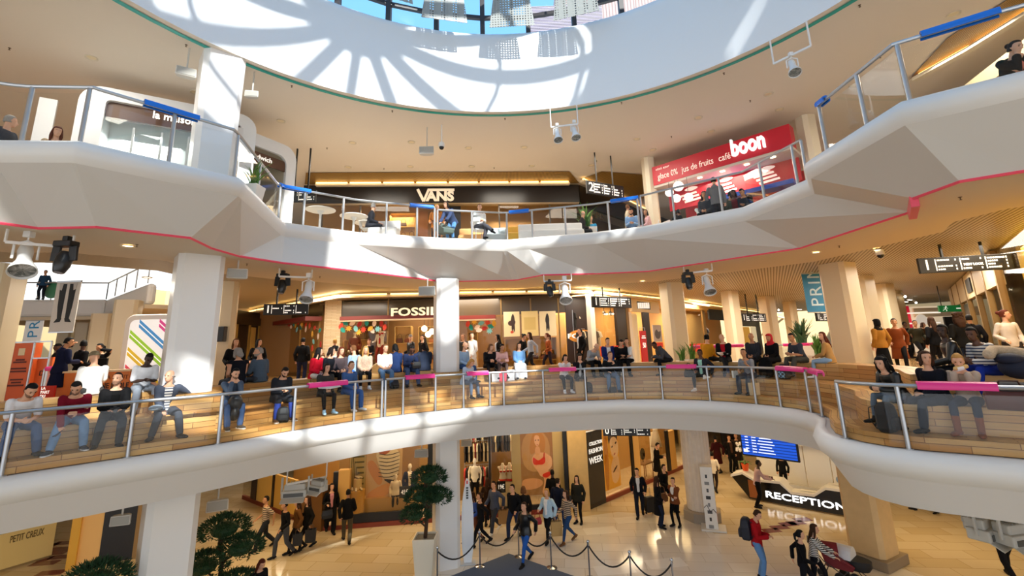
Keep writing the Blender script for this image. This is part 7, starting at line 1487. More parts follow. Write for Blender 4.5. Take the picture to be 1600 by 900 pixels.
mb = MB(); mb.loft([[(.26 * math.cos(a), y, .66 + .3 * math.sin(a)) for a in [PI * j / 8 for j in range(9)]] for y in (.42, .2, 0)]); mb.build('hood', mat('#e6e6e6', .6), t)
mb = MB(); mb.tube([(-.2, -.35, .12), (0, 0, .45), (.2, .35, .12)], .015, 6); mb.tube([(.2, -.35, .12), (0, 0, .45), (-.2, .35, .12)], .015, 6); mb.build('frame', DGREY, t)
for x, y in ((-.2, -.35), (.2, .35), (.2, -.35), (-.2, .35)): mb = MB(); mb.tube([(x - .02, y, .13), (x + .02, y, .13)], .13, 16); mb.build('wheel', BLACK, t)
# ================================================================== reception, ground floor furniture
ra, rb = PZ(1172, 781, 0), PZ(1352, 814, 0); RD = Wall((ra.x, ra.y), (rb.x, rb.y)); ryaw = math.atan2(RD.u.y, RD.u.x)
t = thing('reception_desk', 'angular black and white reception desk with lit RECEPTION lettering', 'desk', RD.pt(RD.L / 2, 0))
TOPS = [(1142, 741), (1160, 737), (1178, 748), (1198, 750), (1218, 752), (1236, 768), (1272, 772), (1290, 761), (1346, 769)]
tops = [RD.sz(x, y) for x, y in TOPS]
front = [(tops[0][0], tops[0][1])] + tops[1:] + [(RD.L, .1), (0, .1)]
mb = MB(); mb.plate([RD.pt(a, z - .05, 0) for a, z in front], -RD.n, .12); under(mb.build('front_panel', mat('#0f0f10', .25)), t)
mb = MB()
for (a, z), (b, y) in zip(tops[:-1], tops[1:]):
    q = [RD.pt(a, z, .06), RD.pt(b, y, .06), RD.pt(b, y, -.75), RD.pt(a, z, -.75)]; mb.loft([q, [p - V((0, 0, .09)) for p in q]])
under(mb.build('counter_top', mat('#f0f0f0', .3)), t)
mb = MB(); RD.panel(mb, .05, RD.L, 0, .1, -.06, .1); under(mb.build('plinth', mat('#b08a50', .5)), t)
mb = MB(); RD.panel(mb, .05, RD.L, .1, .75, -.5, .1); under(mb.build('inner_shelf', mat('#c9c4bc', .5)), t); mb = MB(); RD.panel(mb, .02, .35, .12, .8, .03, .05); under(mb.build('wood_insert', mat('#9a5a2a', .5)), t)
a0, z0 = RD.sz(1198, 783, .03); a1, z1 = RD.sz(1324, 797, .03)
wall_text(RD, 'RECEPTION', .34, (a0 + a1) / 2, .34, .03, mat('#ffffff', .4, 0, 1.4), t, name='lit_lettering', depth=.02, bold=.003, width=a1 - a0)
wl = RD.rect(1186, 722, 1345, 770, -2.4)
r = thing('back_screen', 'white panelled screen wall behind the reception desk', 'screen wall', RD.pt((wl[0] + wl[1]) / 2, 0, -2.4), ryaw)
for k in range(4): mb = MB(); mb.box(((k - 1.5) * (wl[1] - wl[0]) / 4, 0, 1.0), ((wl[1] - wl[0]) / 4 - .03, .1, 2.0)); mb.build('panel', mat('#eceef0', .35), r, bev=.01)
mb = MB(); mb.box((0, -.1, 2.04), (wl[1] - wl[0] + .2, .5, .08)); mb.build('top_rail', WHITE, r)
mb = MB(); mb.ball((-.55, -.08, 1.45), (.25, .03, .12), 10, 6); mb.ball((-.4, -.08, 1.55), (.12, .03, .2), 10, 6); mb.ball((-.72, -.08, 1.58), (.1, .03, .12), 8, 6); mb.build('printed_flower', mat('#8b8f90', .6), r)
q = RD.pt(RD.sz(1213, 760)[0], 0, -1.3); person((q.x, q.y, .25), ryaw, 'stand', 'receptionist with auburn hair in black behind the reception desk', top=('long', '#131315'), bot=('slim', '#131315'), hair=('long', 'auburn'), H=1.5)
o = MB().box((0, 0, .15), (.02, .22, .32)).build('leaflet_stand', mat('#e69a28', .5, 0, .1)); q = RD.pt(RD.sz(1326, 766)[0], tops[8][1] - .02, -.3); o.location = q; o.rotation_euler = (0, -.15, ryaw + PI / 2); tag(o, 'orange leaflet stand on the right end of the reception desk', 'leaflet stand')
q = RD.pt(RD.sz(1312, 766)[0], tops[8][1], -.35); r = thing('globe', 'small blue globe beside the orange leaflet stand', 'globe', q); mb = MB(); mb.ball((0, 0, .24), .13, 16, 10); mb.build('sphere', mat('#7f9fc8', .3), r, smooth='all'); mb = MB(); mb.lathe([(.09, 0), (.08, .02), (.02, .04), (.02, .12)], (0, 0, 0), 14); mb.build('stand', mat('#b0b4b8', .3), r, smooth=30)
for i, u in enumerate((.52, .58, .64)):
    o = MB().box((0, 0, 0), (.3, .21, .01)).build('paper_sheet', mat('#f4f2ee', .6)); o.location = RD.pt(RD.L * u, tops[6][1] + .006 + .011 * i, -.3); o.rotation_euler = (0, 0, ryaw + .3 * i); tag(o, 'loose white paper on the low part of the reception desk', 'paper', 'papers on the reception desk')
o = MB().lathe([(.035, 0), (.04, .1), (.036, .1), (.032, .01)], (0, 0, 0), 12).build('cup', mat('#5a2030', .4)); o.location = RD.pt(RD.sz(1204, 751)[0], tops[3][1], -.25); tag(o, 'dark red cup on the reception desk near the leaning man', 'cup')
# orchid
q = RD.pt(tops[1][0] + .05, tops[1][1], -.3); r = thing('potted_orchid', 'white orchid in an orange pot on the left tip of the reception desk', 'plant', q)
mb = MB(); mb.lathe([(.11, 0), (.16, .28), (.14, .28), (.12, .24), (.001, .24)], (0, 0, 0), 18); mb.build('pot', mat('#e65a1c', .4), r, smooth=30)
mb = MB()
for k in range(6): a = k * 1.05; mb.tube([(0, 0, .25), (.15 * math.cos(a), .15 * math.sin(a), .36), (.32 * math.cos(a), .32 * math.sin(a), .3)], [.03, .05, .01], 6, False, .25)
mb.build('leaf_rosette', mat('#3c6a30', .5), r, smooth='all')
mb = MB(); mb.tube([(0, 0, .25), (.05, 0, .7), (-.05, 0, .95), (-.22, 0, 1.0)], .01, 5); mb.tube([(0, 0, .25), (-.03, .05, .65), (.05, .05, .98), (.16, .02, 1.05)], .01, 5); mb.build('stem', mat('#5a7a3a', .6), r)
mb = MB()
for k in range(22):
    c = V((-.28 + .026 * k * .9, RND.uniform(-.06, .06), .92 + RND.uniform(-.14, .2)))
    for j in range(5): a = j * 1.257; mb.ball(c + V((.035 * math.cos(a), -.01, .035 * math.sin(a))), (.03, .01, .03), 6, 4)
mb.build('blossom', mat('#f6f2f4', .6), r, smooth='all')
# blue departure style screen
sa, sb = PY(1160, 696, 20.3), PY(1245, 702, 18.9); SW = Wall((sa.x, sa.y), (sb.x, sb.y)); a = [SW.sz(1160, 697)[0], SW.sz(1244, 702)[0]]; zt_, zb_ = SW.hit(1200, 683).z, SW.hit(1200, 714).z
t = thing('display_screen', 'wide blue information screen hanging above the reception desk', 'screen', SW.pt((a[0] + a[1]) / 2, zb_), math.atan2(SW.u.y, SW.u.x)); W_ = a[1] - a[0]; H_ = zt_ - zb_
mb = MB(); mb.box((0, .06, H_ / 2), (W_ + .12, .12, H_ + .12)); mb.build('casing', BLACK, t, bev=.01); mb = MB(); mb.box((0, -.004, H_ / 2), (W_, .01, H_)); mb.build('screen', mat('#1550c8', .3, 0, .8), t)
mb = MB(); mb.box((-W_ * .3, -.0115, H_ * .52), (.003, .002, H_ * .86))
for k in range(6):
    z = H_ * (.9 - .145 * k)
    for x, w_ in ((-.4, .06), (-.26, .08), (-.04, .22 + .05 * (k % 3))): mb.box((W_ * x, -.012, z), (W_ * w_, .006, H_ * .045))
mb.box((-W_ * .44, -.012, H_ * .2), (W_ * .08, .006, H_ * .16)); mb.build('screen_lettering', mat('#dfe9ff', .5, 0, .9), t)
mb = MB()
for k in range(6): mb.box((0, -.008, H_ * (.9 - .145 * k) - H_ * .07), (W_, .004, H_ * .05))
mb.build('row_bands', mat('#0c3a9a', .4, 0, .5), t)
for x in (-.3, .3): mb = MB(); mb.bar((W_ * x, .06, H_ + .05), (W_ * x, .06, Z0C - zb_), .05); mb.build('rod', BLACK, t)
# white information totem
q = PZ(1113, 826, 0); h = PY(1113, 729, q.y).z; t = thing('info_totem', 'tall white information totem with small pictograms beside the fluted column', 'totem', q, -.35)
mb = MB(); mb.box((0, 0, h / 2 + .04), (.42, .42, h)); mb.build('body', mat('#eceae6', .35), t, bev=.015); mb = MB(); mb.box((.05, .0, .03), (.85, .7, .06)); mb.build('base_plate', mat('#dedbd6', .4), t, bev=.02)
for k in range(9):
    z = h - .28 - .24 * k
    mb = MB(); mb.box((-.02, -.213, z), (.16, .01, .11) if k % 2 else (.07, .01, .12)); mb.build('pictogram', mat(['#3a3a3c', '#8a8a8c', '#55575a'][k % 3], .5), t)
    mb = MB(); mb.box((.213, -.0, z + .03), (.01, .16, .12)); mb.build('coloured_pictogram', mat(['#2a2a2e', '#7a3a2c', '#2f8a4a', '#3b3b3e'][k % 4], .5), t)
mb = MB(); mb.tube([(-.2, -.216, .75), (-.1, -.22, .85), (0, -.22, .62), (.1, -.22, .72), (.2, -.216, .6)], .014, 5); mb.build('scribble', mat('#3a2030', .5), t); mb = MB(); mb.box((.213, 0, .42), (.01, .22, .3)); mb.build('red_label', mat('#d8302c', .5), t)
# surfboard shaped sign
q = PZ(731, 880, 0); h = PY(731, 749, q.y).z; t = thing('surfboard_totem', 'tall white surfboard shaped sign right of the central pillar', 'totem', q, .1)
ol = [(.2 * (1 - ((abs(v - .42) / .6) ** 2.6)) if v < .95 else .07, v) for v in [k / 24 for k in range(25)]]; ol[-1] = (.03, 1.0)
pts = [(max(.12, x) if v < .2 else x, v) for x, v in ol]; out_ = [(x, v * h) for x, v in pts] + [(-x, v * h) for x, v in reversed(pts)]
mb = MB(); mb.loft([[(x, y, z + .03) for x, z in out_] for y in (-.04, .04)]); mb.build('board', mat('#eef1f4', .3), t, bev=.012)
mb = MB()
for k in range(5): mb.box((0, -.05, h * .9 - .075 * k), (.07, .01, .05))
mb.build('logo_marks', mat('#3a3c40', .5), t); mb = MB(); mb.box((.0, -.046, h * .97), (.05, .01, .1)); mb.build('red_stripe', mat('#d84a4a', .5), t); mb = MB(); mb.box((0, 0, .015), (.5, .35, .03)); mb.build('base_plate', mat('#c9ccd0', .4), t, bev=.01)
# topiary trees
LEAFM = mat('#1d4222', .7, 0, 0, .35, 6); BARK = mat('#4a3424', .85, 0, 0, .3, 20); POT = mat('#ece2cc', .4)
def topiary(P, h, pads, label, seed, pot=1.0):
    r = thing('topiary_tree', label, 'tree', P); rr = random.Random(seed)
    mb = MB(); w = .34; mb.loft([[(x * w * k, y * w * k, z) for x, y in ((-1, -1), (1, -1), (1, 1), (-1, 1))] for k, z in ((.72, 0), (1.0, pot), (.88, pot), (.86, pot - .08))]); mb.build('planter', POT, r, bev=.015)
    mb = MB(); mb.box((0, 0, pot - .09), (w * 1.7, w * 1.7, .06)); mb.build('soil', mat('#8a8276', .9, 0, 0, .4, 30), r)
    tp = [(0, 0, pot - .06), (.05, .02, pot + (h - pot) * .3), (-.06, 0, pot + (h - pot) * .6), (.02, 0, h - .25)]; mb = MB(); mb.tube(tp, [.06, .05, .042, .03], 8)
    for x, y, z, s in pads: mb.tube([(0, 0, z - .35), (x * .5, y * .5, z - .2), (x, y, z - .05)], [.03, .025, .018], 6)
    mb.build('trunk', BARK, r, smooth='all')
    for x, y, z, s in pads:
        mb = MB()
        for i in range(int(700 * s / .4)):
            a = rr.uniform(0, 2 * PI); e = rr.uniform(-.5, 1.5); k = rr.uniform(.55, 1.0) ** .5; d = V((math.cos(a) * math.cos(e), math.sin(a) * math.cos(e), math.sin(e) * .55)); c = V((x, y, z)) + d * (s * k)
            u = (d + V((rr.uniform(-.7, .7), rr.uniform(-.7, .7), rr.uniform(-.2, .9)))).normalized(); sd = u.cross(V((rr.uniform(-1, 1), rr.uniform(-1, 1), rr.uniform(-1, 1)))).normalized() * .018; L = rr.uniform(.07, .13)
            mb.add([c - sd, c + sd, c + u * L + sd * .2, c + u * L - sd * .2], [(0, 1, 2, 3)])
        mb.ball((x, y, z), (s * .55, s * .55, s * .3), 10, 6); mb.build('foliage', LEAFM, r)
q = PZ(664, 903, 0); topiary(q, 3.2, [(.12, -.05, 2.8, .55), (-.15, 0, 2.25, .5), (.32, .05, 2.2, .48), (-.3, -.1, 1.75, .46)], 'topiary tree in a tall cream planter left of the central pillar', 1, 1.15)
p = PY(348, 830, 13.2); topiary((p.x, p.y, 0), 2.7, [(.05, 0, 2.35, .6), (.5, 0, 1.9, .55), (-.4, 0, 1.5, .6), (.5, -.1, 1.1, .55)], 'dark topiary tree right of the left pillar at the bottom edge', 2)
p = PY(152, 880, 10.2); topiary((p.x, p.y, 0), 2.75, [(0, 0, 2.5, .6), (.3, 0, 2.0, .5), (-.35, 0, 1.9, .55)], 'dark rounded topiary left of the left pillar at the bottom edge', 3)
# rope barrier and carpet
SPX = [(683, 915), (750, 886), (811, 871), (862, 888), (922, 905), (988, 925), (1055, 940)]
sp0 = None; tops_ = []
for i, (x, y) in enumerate(SPX):
    q = PZ(x, y, 0)
    if sp0 is None:
        sp0 = thing('rope_stanchion', 'chrome rope barrier post beside the blue grey carpet', 'barrier post', q, 0, 'chrome rope barrier posts'); CH = mat('#c9ccd2', .12, 1.0)
        mb = MB(); mb.lathe([(.17, 0), (.17, .02), (.05, .045), (.025, .06), (.025, .88), (.035, .89), (.035, .93), (.02, .94), (.02, .95)], (0, 0, 0), 18); mb.build('pole', CH, sp0, smooth=35); mb = MB(); mb.ball((0, 0, .99), .048, 14, 10); mb.build('finial', CH, sp0, smooth='all')
        mb = MB(); mb.lathe([(.17, -.0), (.172, .022), (.165, .024)], (0, 0, 0), 18); mb.build('base_rim', DGREY, sp0)
    else: dup(sp0, q)
    tops_.append(q + V((0, 0, .9)))
for a, b in zip(tops_[:-1], tops_[1:]):
    mb = MB(); c = (a + b) / 2; pts = []
    for k in range(13): u = k / 12; pp = a + (b - a) * u; pts.append(pp - V((0, 0, .42 * 4 * u * (1 - u))) - c)
    mb.tube(pts, .022, 8); o = mb.build('barrier_rope', mat('#121214', .5), smooth='all'); o.location = c; tag(o, 'black rope slung between two chrome barrier posts', 'rope', 'black barrier ropes')
q0, q1, q2 = PZ(795, 866, 0), PZ(700, 903, 0), PZ(890, 899, 0); e1 = (q1 - q0).normalized() * 5; e2 = (q2 - q0).normalized() * 5
mb = MB(); mb.plate([q0, q0 + e1, q0 + e1 + e2, q0 + e2], (0, 0, 1), .025); o = mb.build('carpet', mat('#566072', .95, 0, 0, .12, 60)); tag(o, 'blue grey carpet corner inside the rope barrier at the bottom', 'carpet')
# ground floor left: bakery counter and panels
ca, cb = PZ(5, 893, 0), PZ(62, 876, 0); CW = Wall((ca.x, ca.y), (cb.x, cb.y)); t = thing('bakery_counter', 'cream bakery counter lettered PETIT CREUX at the bottom left', 'counter', CW.pt(CW.L / 2, 0), math.atan2(CW.u.y, CW.u.x))
mb = MB(); mb.box((0, .4, .62), (CW.L + .6, .8, 1.1)); mb.build('body', mat('#e8d28e', .5), t, bev=.01); mb = MB(); mb.box((0, .4, .05), (CW.L + .5, .7, .1)); mb.build('plinth', mat('#9a8458', .5), t); mb = MB(); mb.box((0, .4, 1.2), (CW.L + .66, .86, .06)); mb.build('counter_top', mat('#5a4030', .4), t); mb = MB(); mb.box((.3, .4, 1.3), (.7, .4, .14)); mb.build('red_tray', mat('#8a1c1c', .5), t)
text('PETIT CREUX', .3, CW.pt(CW.L / 2, .92, .012), CW.u, CW.n, mat('#6a5a34', .6), t, 'lettering', .006, .003, width=CW.L * .95)
pw = Wall((PZ(105, 890, 0).x, PZ(105, 890, 0).y), (PZ(235, 880, 0).x, PZ(235, 880, 0).y + .8)); t = thing('ground_partition', 'partition of golden frame, cream panel and black panel left of the left pillar', 'partition', pw.pt(0, 0))
for n_, m_, x0, x1, o_ in (('gold_frame', mat('#d8a83c', .4), 108, 122, .1), ('cream_panel', mat('#dfb878', .5), 122, 156, .0), ('black_panel', mat('#08080a', .4), 156, 208, .02), ('brown_panel', mat('#8a7048', .6), 208, 240, .06)):
    mb = MB(); s0, s1 = pw.sz(x0, 860)[0], pw.sz(x1, 860)[0]; pw.panel(mb, s0, s1, 0, Z0C, o_, .15); under(mb.build(n_, m_), t)
# far ground floor walls behind the column and reception
for i, (x0, x1, Y, c) in enumerate(((1060, 1090, 33, '#d8b878'), (1088, 1100, 32, '#3a2c20'), (1128, 1150, 31, '#1c1614'), (1150, 1180, 30, '#4a3a2c'), (1180, 1300, 29, '#c9a468'), (1300, 1340, 27, '#7a5a36'), (1350, 1700, 34, '#c99a4c'))):
    a, b = PY(x0, 690, Y), PY(x1, 690, Y); mb = MB(); mb.box(((a.x + b.x) / 2, Y, Z0C / 2), (abs(b.x - a.x), .2, Z0C)); struct(mb.build('wall_ground_far', mat(c, .5)))
for i, x in enumerate((1258, 1285, 1310)):
    p = PY(x, 700, 26); r = thing('display_cabinet', ['left', 'middle', 'right'][i] + ' cream display cabinet behind the reception area', 'cabinet', (p.x, p.y, 0)); mb = MB(); mb.box((0, 0, .5), (.8, .6, 1.0)); mb.build('body', mat('#e6d6b4', .5), r, bev=.01); mb = MB(); mb.box((0, 0, 1.03), (.86, .66, .06)); mb.build('top', mat('#8a6034', .4), r)
for i, (x, y) in enumerate(((1348, 800), (1350, 820))):
    pass
t = thing('leaflet_totem', 'small red and white leaflet stand left of the tan square pillar', 'stand', PZ(1357, 850, 0)); mb = MB(); mb.box((0, 0, .7), (.3, .3, 1.4)); mb.build('body', mat('#e9e2d8', .5), t, bev=.01); mb = MB(); mb.box((-.02, -.155, 1.0), (.2, .01, .5)); mb.build('red_panel', mat('#c02a24', .5), t)
# ================================================================== middle floor, left background
def flat_label(r, body, size, p, m, **k): return text(body, size, p, (1, 0, 0), (0, -1, 0), m, r, 'lettering', .004, .002, **k)
OR = mat('#cf5a24', .5, 0, .08); DKT = mat('#5a1e10', .6)
q = PY(36, 560, 15.2); t = thing('display_case', 'tall steel framed orange display case at the far left', 'display case', (q.x, q.y, ZF)); zt_ = PY(36, 536, 15.2).z; H_ = zt_ - ZF; W_ = 1.6
mb = MB(); mb.box((-.45, 0, H_ / 2), (.62, .3, H_ * .96)); mb.build('orange_panel', mat('#c24e22', .5, 0, .08), t); mb = MB(); mb.box((.15, -.06, H_ / 2), (.66, .3, H_ * .99)); mb.build('orange_panel', OR, t); mb = MB(); mb.box((.72, .1, H_ * .38), (.5, .2, H_ * .7)); mb.build('orange_panel', mat('#d2622c', .5, 0, .08), t)
for x in (-.8, -.14, .5, 1.05): mb = MB(); mb.bar((x, -.2, 0), (x, -.2, H_ + .02), .04); mb.build('post', STEEL, t)
for x0, x1, z in ((-.8, 1.05, H_ + .02), (-.8, -.14, H_ * .35), (.5, 1.05, H_ * .72)): mb = MB(); mb.bar((x0, -.2, z), (x1, -.2, z), .04); mb.build('crossbar', STEEL, t)
mb = MB(); mb.box((.15, -.222, H_ * .84), (.2, .01, .22)); mb.build('portrait', mat('#d8c49a', .5), t)
mb = MB()
for k, (z, w_) in enumerate(((.7, .28), (.66, .42), (.55, .48), (.5, .5), (.36, .4), (.31, .3), (.26, .5))): mb.box((.15, -.222, H_ * z), (w_, .008, .05))
mb.build('print_lines', DKT, t); text("D'I", .22, V((q.x - .45, q.y - .16, ZF + H_ * .45)), (1, 0, 0), (0, -1, 0), mat('#2a1008', .6), t, 'lettering', .004)
text('D.', .22, V((q.x + .72, q.y - .012, ZF + H_ * .45)), (1, 0, 0), (0, -1, 0), mat('#2a1008', .6), t, 'lettering', .004)
q = PY(178, 600, 13.4); t = thing('orange_counter', 'orange counter lettered ELLE A TOUT behind the seated men', 'counter', (q.x, q.y, ZF)); a = PY(150, 600, 13.4).x - q.x; b = PY(209, 600, 13.4).x - q.x; h = PY(178, 580, 13.4).z - ZF
mb = MB(); mb.box(((a + b) / 2 - .4, 0, h / 2), (b - a + .9, .5, h)); mb.build('body', mat('#dd7a2c', .5, 0, .08), t); mb = MB(); mb.box(((a + b) / 2 - .4, 0, h + .02), (b - a + 1.0, .6, .05)); mb.build('counter_top', mat('#e8c79a', .4), t)
text('ELLE A TOUT', .16, V((q.x + .1, q.y - .256, ZF + h - .16)), (1, 0, 0), (0, -1, 0), mat('#7a3a14', .6), t, 'lettering', .003, width=.95); text("D'UNE IDOLE", .2, V((q.x + .1, q.y - .256, ZF + h - .38)), (1, 0, 0), (0, -1, 0), mat('#2a1408', .6), t, 'lettering', .003, .004, width=1.05)
q = PY(75, 606, 12.6); t = thing('red_sign', 'small red sign lettered LA PART DU beside the display case', 'sign', (q.x, q.y, ZF)); mb = MB(); mb.box((0, 0, .38), (.4, .05, .34)); mb.build('board', mat('#c8281e', .5, 0, .08), t); mb = MB(); mb.bar((-.15, .02, 0), (-.15, .02, .3), .03); mb.bar((.15, .02, 0), (.15, .02, .3), .03); mb.build('leg', STEEL, t)
for k, s in enumerate(('LA', 'PART', 'DU')): text(s, .1, V((q.x - .15, q.y - .03, ZF + .49 - .1 * k)), (1, 0, 0), (0, -1, 0), LETTERW, t, 'lettering', .003, .002, align='LEFT')
q = PY(155, 569, 14.2); t = thing('monitor', 'black monitor standing on the far end of the orange counter', 'monitor', (q.x, q.y, q.z - .2)); mb = MB(); mb.box((0, 0, .2), (.5, .05, .34)); mb.build('screen', BLACK, t, bev=.01); mb = MB(); mb.bar((0, .03, -.15), (0, .03, .1), .05); mb.build('stand', BLACK, t)
# striped neon totem
q = PY(238, 560, 14.2); zt_ = PY(238, 492, 14.2).z; t = thing('striped_totem', 'white rounded totem with diagonal neon stripes left of the left pillar', 'totem', (q.x, q.y, ZF), .1); H_ = zt_ - ZF; w_ = .78
def rrect(w, h, r, z0=0): return [(x0 + r * math.cos(a), z_ + r * math.sin(a)) for x0, z_, a0 in ((w - r, h - r, 0), (-w + r, h - r, PI / 2), (-w + r, z0 + r, PI), (w - r, z0 + r, 1.5 * PI)) for a in [a0 + PI / 2 * k / 5 for k in range(6)]]
mb = MB(); mb.loft([[(x, y, z) for x, z in rrect(w_, H_, .25)] for y in (-.2, .2)]); mb.build('casing', mat('#e6ddd4', .35), t, bev=.03)
ipw, iph = w_ - .16, H_ - .16; mb = MB(); mb.loft([[(x, y, z) for x, z in rrect(ipw, iph, .16, .5)] for y in (-.21, -.19)]); mb.build('light_panel', mat('#f6f2ee', .4, 0, .35), t)
for k, c in enumerate(('#d84a8a', '#4a90c8', '#9ac832', '#d8b42c', '#d84a5a', '#c86ad0')):
    z0_ = iph - .1 - .5 * k + .25; pts = []
    x0, x1 = -ipw + .03, ipw - .03
    def clampz(z): return max(.55, min(iph - .1, z))
    za, zb2 = z0_ + .45, z0_ - .6
    if zb2 > iph - .1 or za < .55: continue
    if za > iph - .1: f = (za - (iph - .1)) / (za - zb2); x0 = x0 + (x1 - x0) * f; za = iph - .1
    if zb2 < .55: f = (za - .55) / (za - zb2); x1 = x0 + (x1 - x0) * f; zb2 = .55
    for d_, cc, em, hw in ((0, c, .3, .12), (.003, '#ffffff', .5, .016)):
        mb = MB(); mb.plate([(x0, -.212 - d_, za + hw), (x1, -.212 - d_, zb2 + hw), (x1, -.212 - d_, zb2 - hw), (x0, -.212 - d_, za - hw)], (0, -1, 0), .003); mb.build('neon_stripe', mat(cc if d_ == 0 else '#fff6ee', .5, 0, em), t)
q = PY(276, 540, 12.9); o = MB(); o.box((0, 0, (ZS - ZF) / 2), (.42, .42, ZS - ZF)); o = o.build('column', mat('#d9c6ba', .35), bev=.03); o.location = (q.x, q.y, ZF); struct(o)
p = PY(346, 522, 15.1); o = MB().box((0, 0, 0), (.26, .2, .48)).build('wall_speaker', BLACK, bev=.02); o.location = p; tag(o, 'black box speaker on the slim cream post right of the left pillar', 'loudspeaker')
# far rails with pink sleeves
def straight_rail(xa, xb, y, Y, label, sl, sleeves=True):
    a, b = PY(xa, y, Y), PY(xb, y, Y); a.z = b.z = (a.z + b.z) / 2; h = a.z - ZF; c = V(((a.x + b.x) / 2, Y, ZF)); t = thing('glass_railing', label, 'railing', c); A = V((a.x - c.x, 0, 0)); B = V((b.x - c.x, 0, 0))
    mb = MB(); mb.tube([A + V((0, 0, h)), B + V((0, 0, h))], .03, 8); mb.build('handrail', STEEL, t); n = max(2, int((B - A).length / 1.4) + 1)
    for k in range(n): p = A + (B - A) * (k / (n - 1)); mb = MB(); mb.tube([p, p + V((0, 0, h))], .03, 8); mb.build('post', STEEL, t)
    mb = MB(); mb.box((0, 0, h * .5), ((B - A).length, .012, h * .8)); mb.build('glass_panel', GLASS, t)
    if sleeves: mb = MB(); mb.box((0, 0, 0), ((B - A).length * .8, .16, .13)); o = mb.build('handrail_sleeve', PINK, bev=.04); o.location = c + V((0, 0, h)); tag(o, sl, 'sleeve', 'far pink handrail sleeves')
straight_rail(1070, 1172, 541, 19.6, 'distant glass railing behind the man in the red sweater', 'far pink handrail sleeve behind the man in the red sweater')
straight_rail(1214, 1306, 538, 20.5, 'distant glass railing behind the red headscarf', 'far pink handrail sleeve right of the red headscarf')
straight_rail(70, 95, 576, 14.6, 'short distant railing behind the navy coat at the left', 'far pink handrail sleeve left of the navy coat')
straight_rail(1352, 1368, 536, 17.5, 'short pale railing behind the big cream pillar at the right', '', False)
# spiky plants in white pots
def spiky(P, s, label, seed, pot=True, n=26, lm='#5a8a3a'):
    r = thing('potted_plant', label, 'plant', P); rr = random.Random(seed)
    mb = MB(); mb.loft([[(x * w * s, y * w * s, z * s) for x, y in ((-1, -1), (1, -1), (1, 1), (-1, 1))] for w, z in ((.2, 0), (.27, .55), (.24, .55), (.23, .5))]); mb.build('planter', mat('#e9e4da', .4), r, bev=.01)
    for k in range(3):
        mb = MB()
        for i in range(n // 3):
            a = rr.uniform(0, 2 * PI); L = rr.uniform(.5, 1.05) * s; o_ = rr.uniform(.1, .5) * s; b = V((rr.uniform(-.1, .1) * s, rr.uniform(-.1, .1) * s, .5 * s)); d = V((math.cos(a), math.sin(a), 0)); sd = V((-d.y, d.x, 0))
            rows = []
            for u, w in ((0, .03), (.4, .04), (.75, .028), (1, .004)): c = b + d * (o_ * u * u) + V((0, 0, L * u * (1 - .15 * u))); rows.append([c - sd * w * s, c + d * .008, c + sd * w * s])
            mb.strip(rows)
        mb.build('foliage', mat(lm, .6, 0, 0, .3, 5), r)
def pspot(x, Y): p = PY(x, 560, Y); return V((p.x, p.y, ZF))
spiky(pspot(1081, 18.7), .85, 'spiky plant in a white pot left of the orange sweater', 1)
spiky(pspot(1066, 19.0), .75, 'second white planter with leaves beside the cream pillar', 5)
spiky(pspot(1279, 17.6), .95, 'spiky green plant in a white pot behind the woman in the tan sweater', 2)
spiky(pspot(1258, 22.5), 1.5, 'large dark leafy planter behind the railing right of the red headscarf', 3, True, 48, '#3a5a38')
spiky(pspot(1291, 18.2), .8, 'pale planter beside the big cream pillar', 4)
# far bridge of the second atrium at the left
def seg_box(name, a, b, z0, z1, d, m, **k):
    a = V((a[0], a[1], 0)); b = V((b[0], b[1], 0)); u = (b - a).normalized(); n = V((-u.y, u.x, 0)); mb = MB(); mb.loft([[(p.x, p.y, z) for p in (a, b, b + n * d, a + n * d)] for z in (z0, z1)]); return mb.build(name, m, **k)
fb = [PZ(-60, 474, 10.0), PZ(165, 473, 10.0), PZ(230, 449, 10.0)]
for a, b in zip(fb[:-1], fb[1:]):
    struct(seg_box('wall_bridge_edge', a, b, 9.2, 10.2, .4, WHITE, bev=.15)); struct(seg_box('ceiling_bridge', a, b, 9.0, 9.2, 14, mat('#d8c7aa', .6)))
t = thing('glass_railing', 'distant glass railing on the bridge over the second atrium at the far left', 'railing', fb[1])
for a, b in zip(fb[:-1], fb[1:]):
    mb = MB(); mb.tube([a + V((0, 0, 1.2)) - fb[1], b + V((0, 0, 1.2)) - fb[1]], .04, 6); mb.build('handrail', STEEL, t); mb = MB(); mb.plate([a + V((0, 0, .25)) - fb[1], b + V((0, 0, .25)) - fb[1], b + V((0, 0, 1.1)) - fb[1], a + V((0, 0, 1.1)) - fb[1]], (0, 1, 0), .012); mb.build('glass_panel', GLASS, t)
    for k in range(5): p = a + (b - a) * (k / 4) - fb[1]; mb = MB(); mb.tube([p + V((0, 0, .2)), p + V((0, 0, 1.2))], .03, 6); mb.build('post', STEEL, t)
a = PY(66, 455, 27); person((a.x, a.y, 10.2), .3, 'stand', 'person in a dark blue jacket on the distant bridge at the far left', top=('jacket', '#2a4a6a'), bot=('trousers', '#1d2230'))
ca_, cb_ = PY(-60, 450, 33), PY(240, 440, 36); mb = MB(); mb.box(((ca_.x + cb_.x) / 2, 36, 12.3), (cb_.x - ca_.x, .2, 4.2)); struct(mb.build('wall_daylight_glow', mat('#f2f6f8', .5, 0, .9)))  # glowing panel added in place of the second atrium's daylight
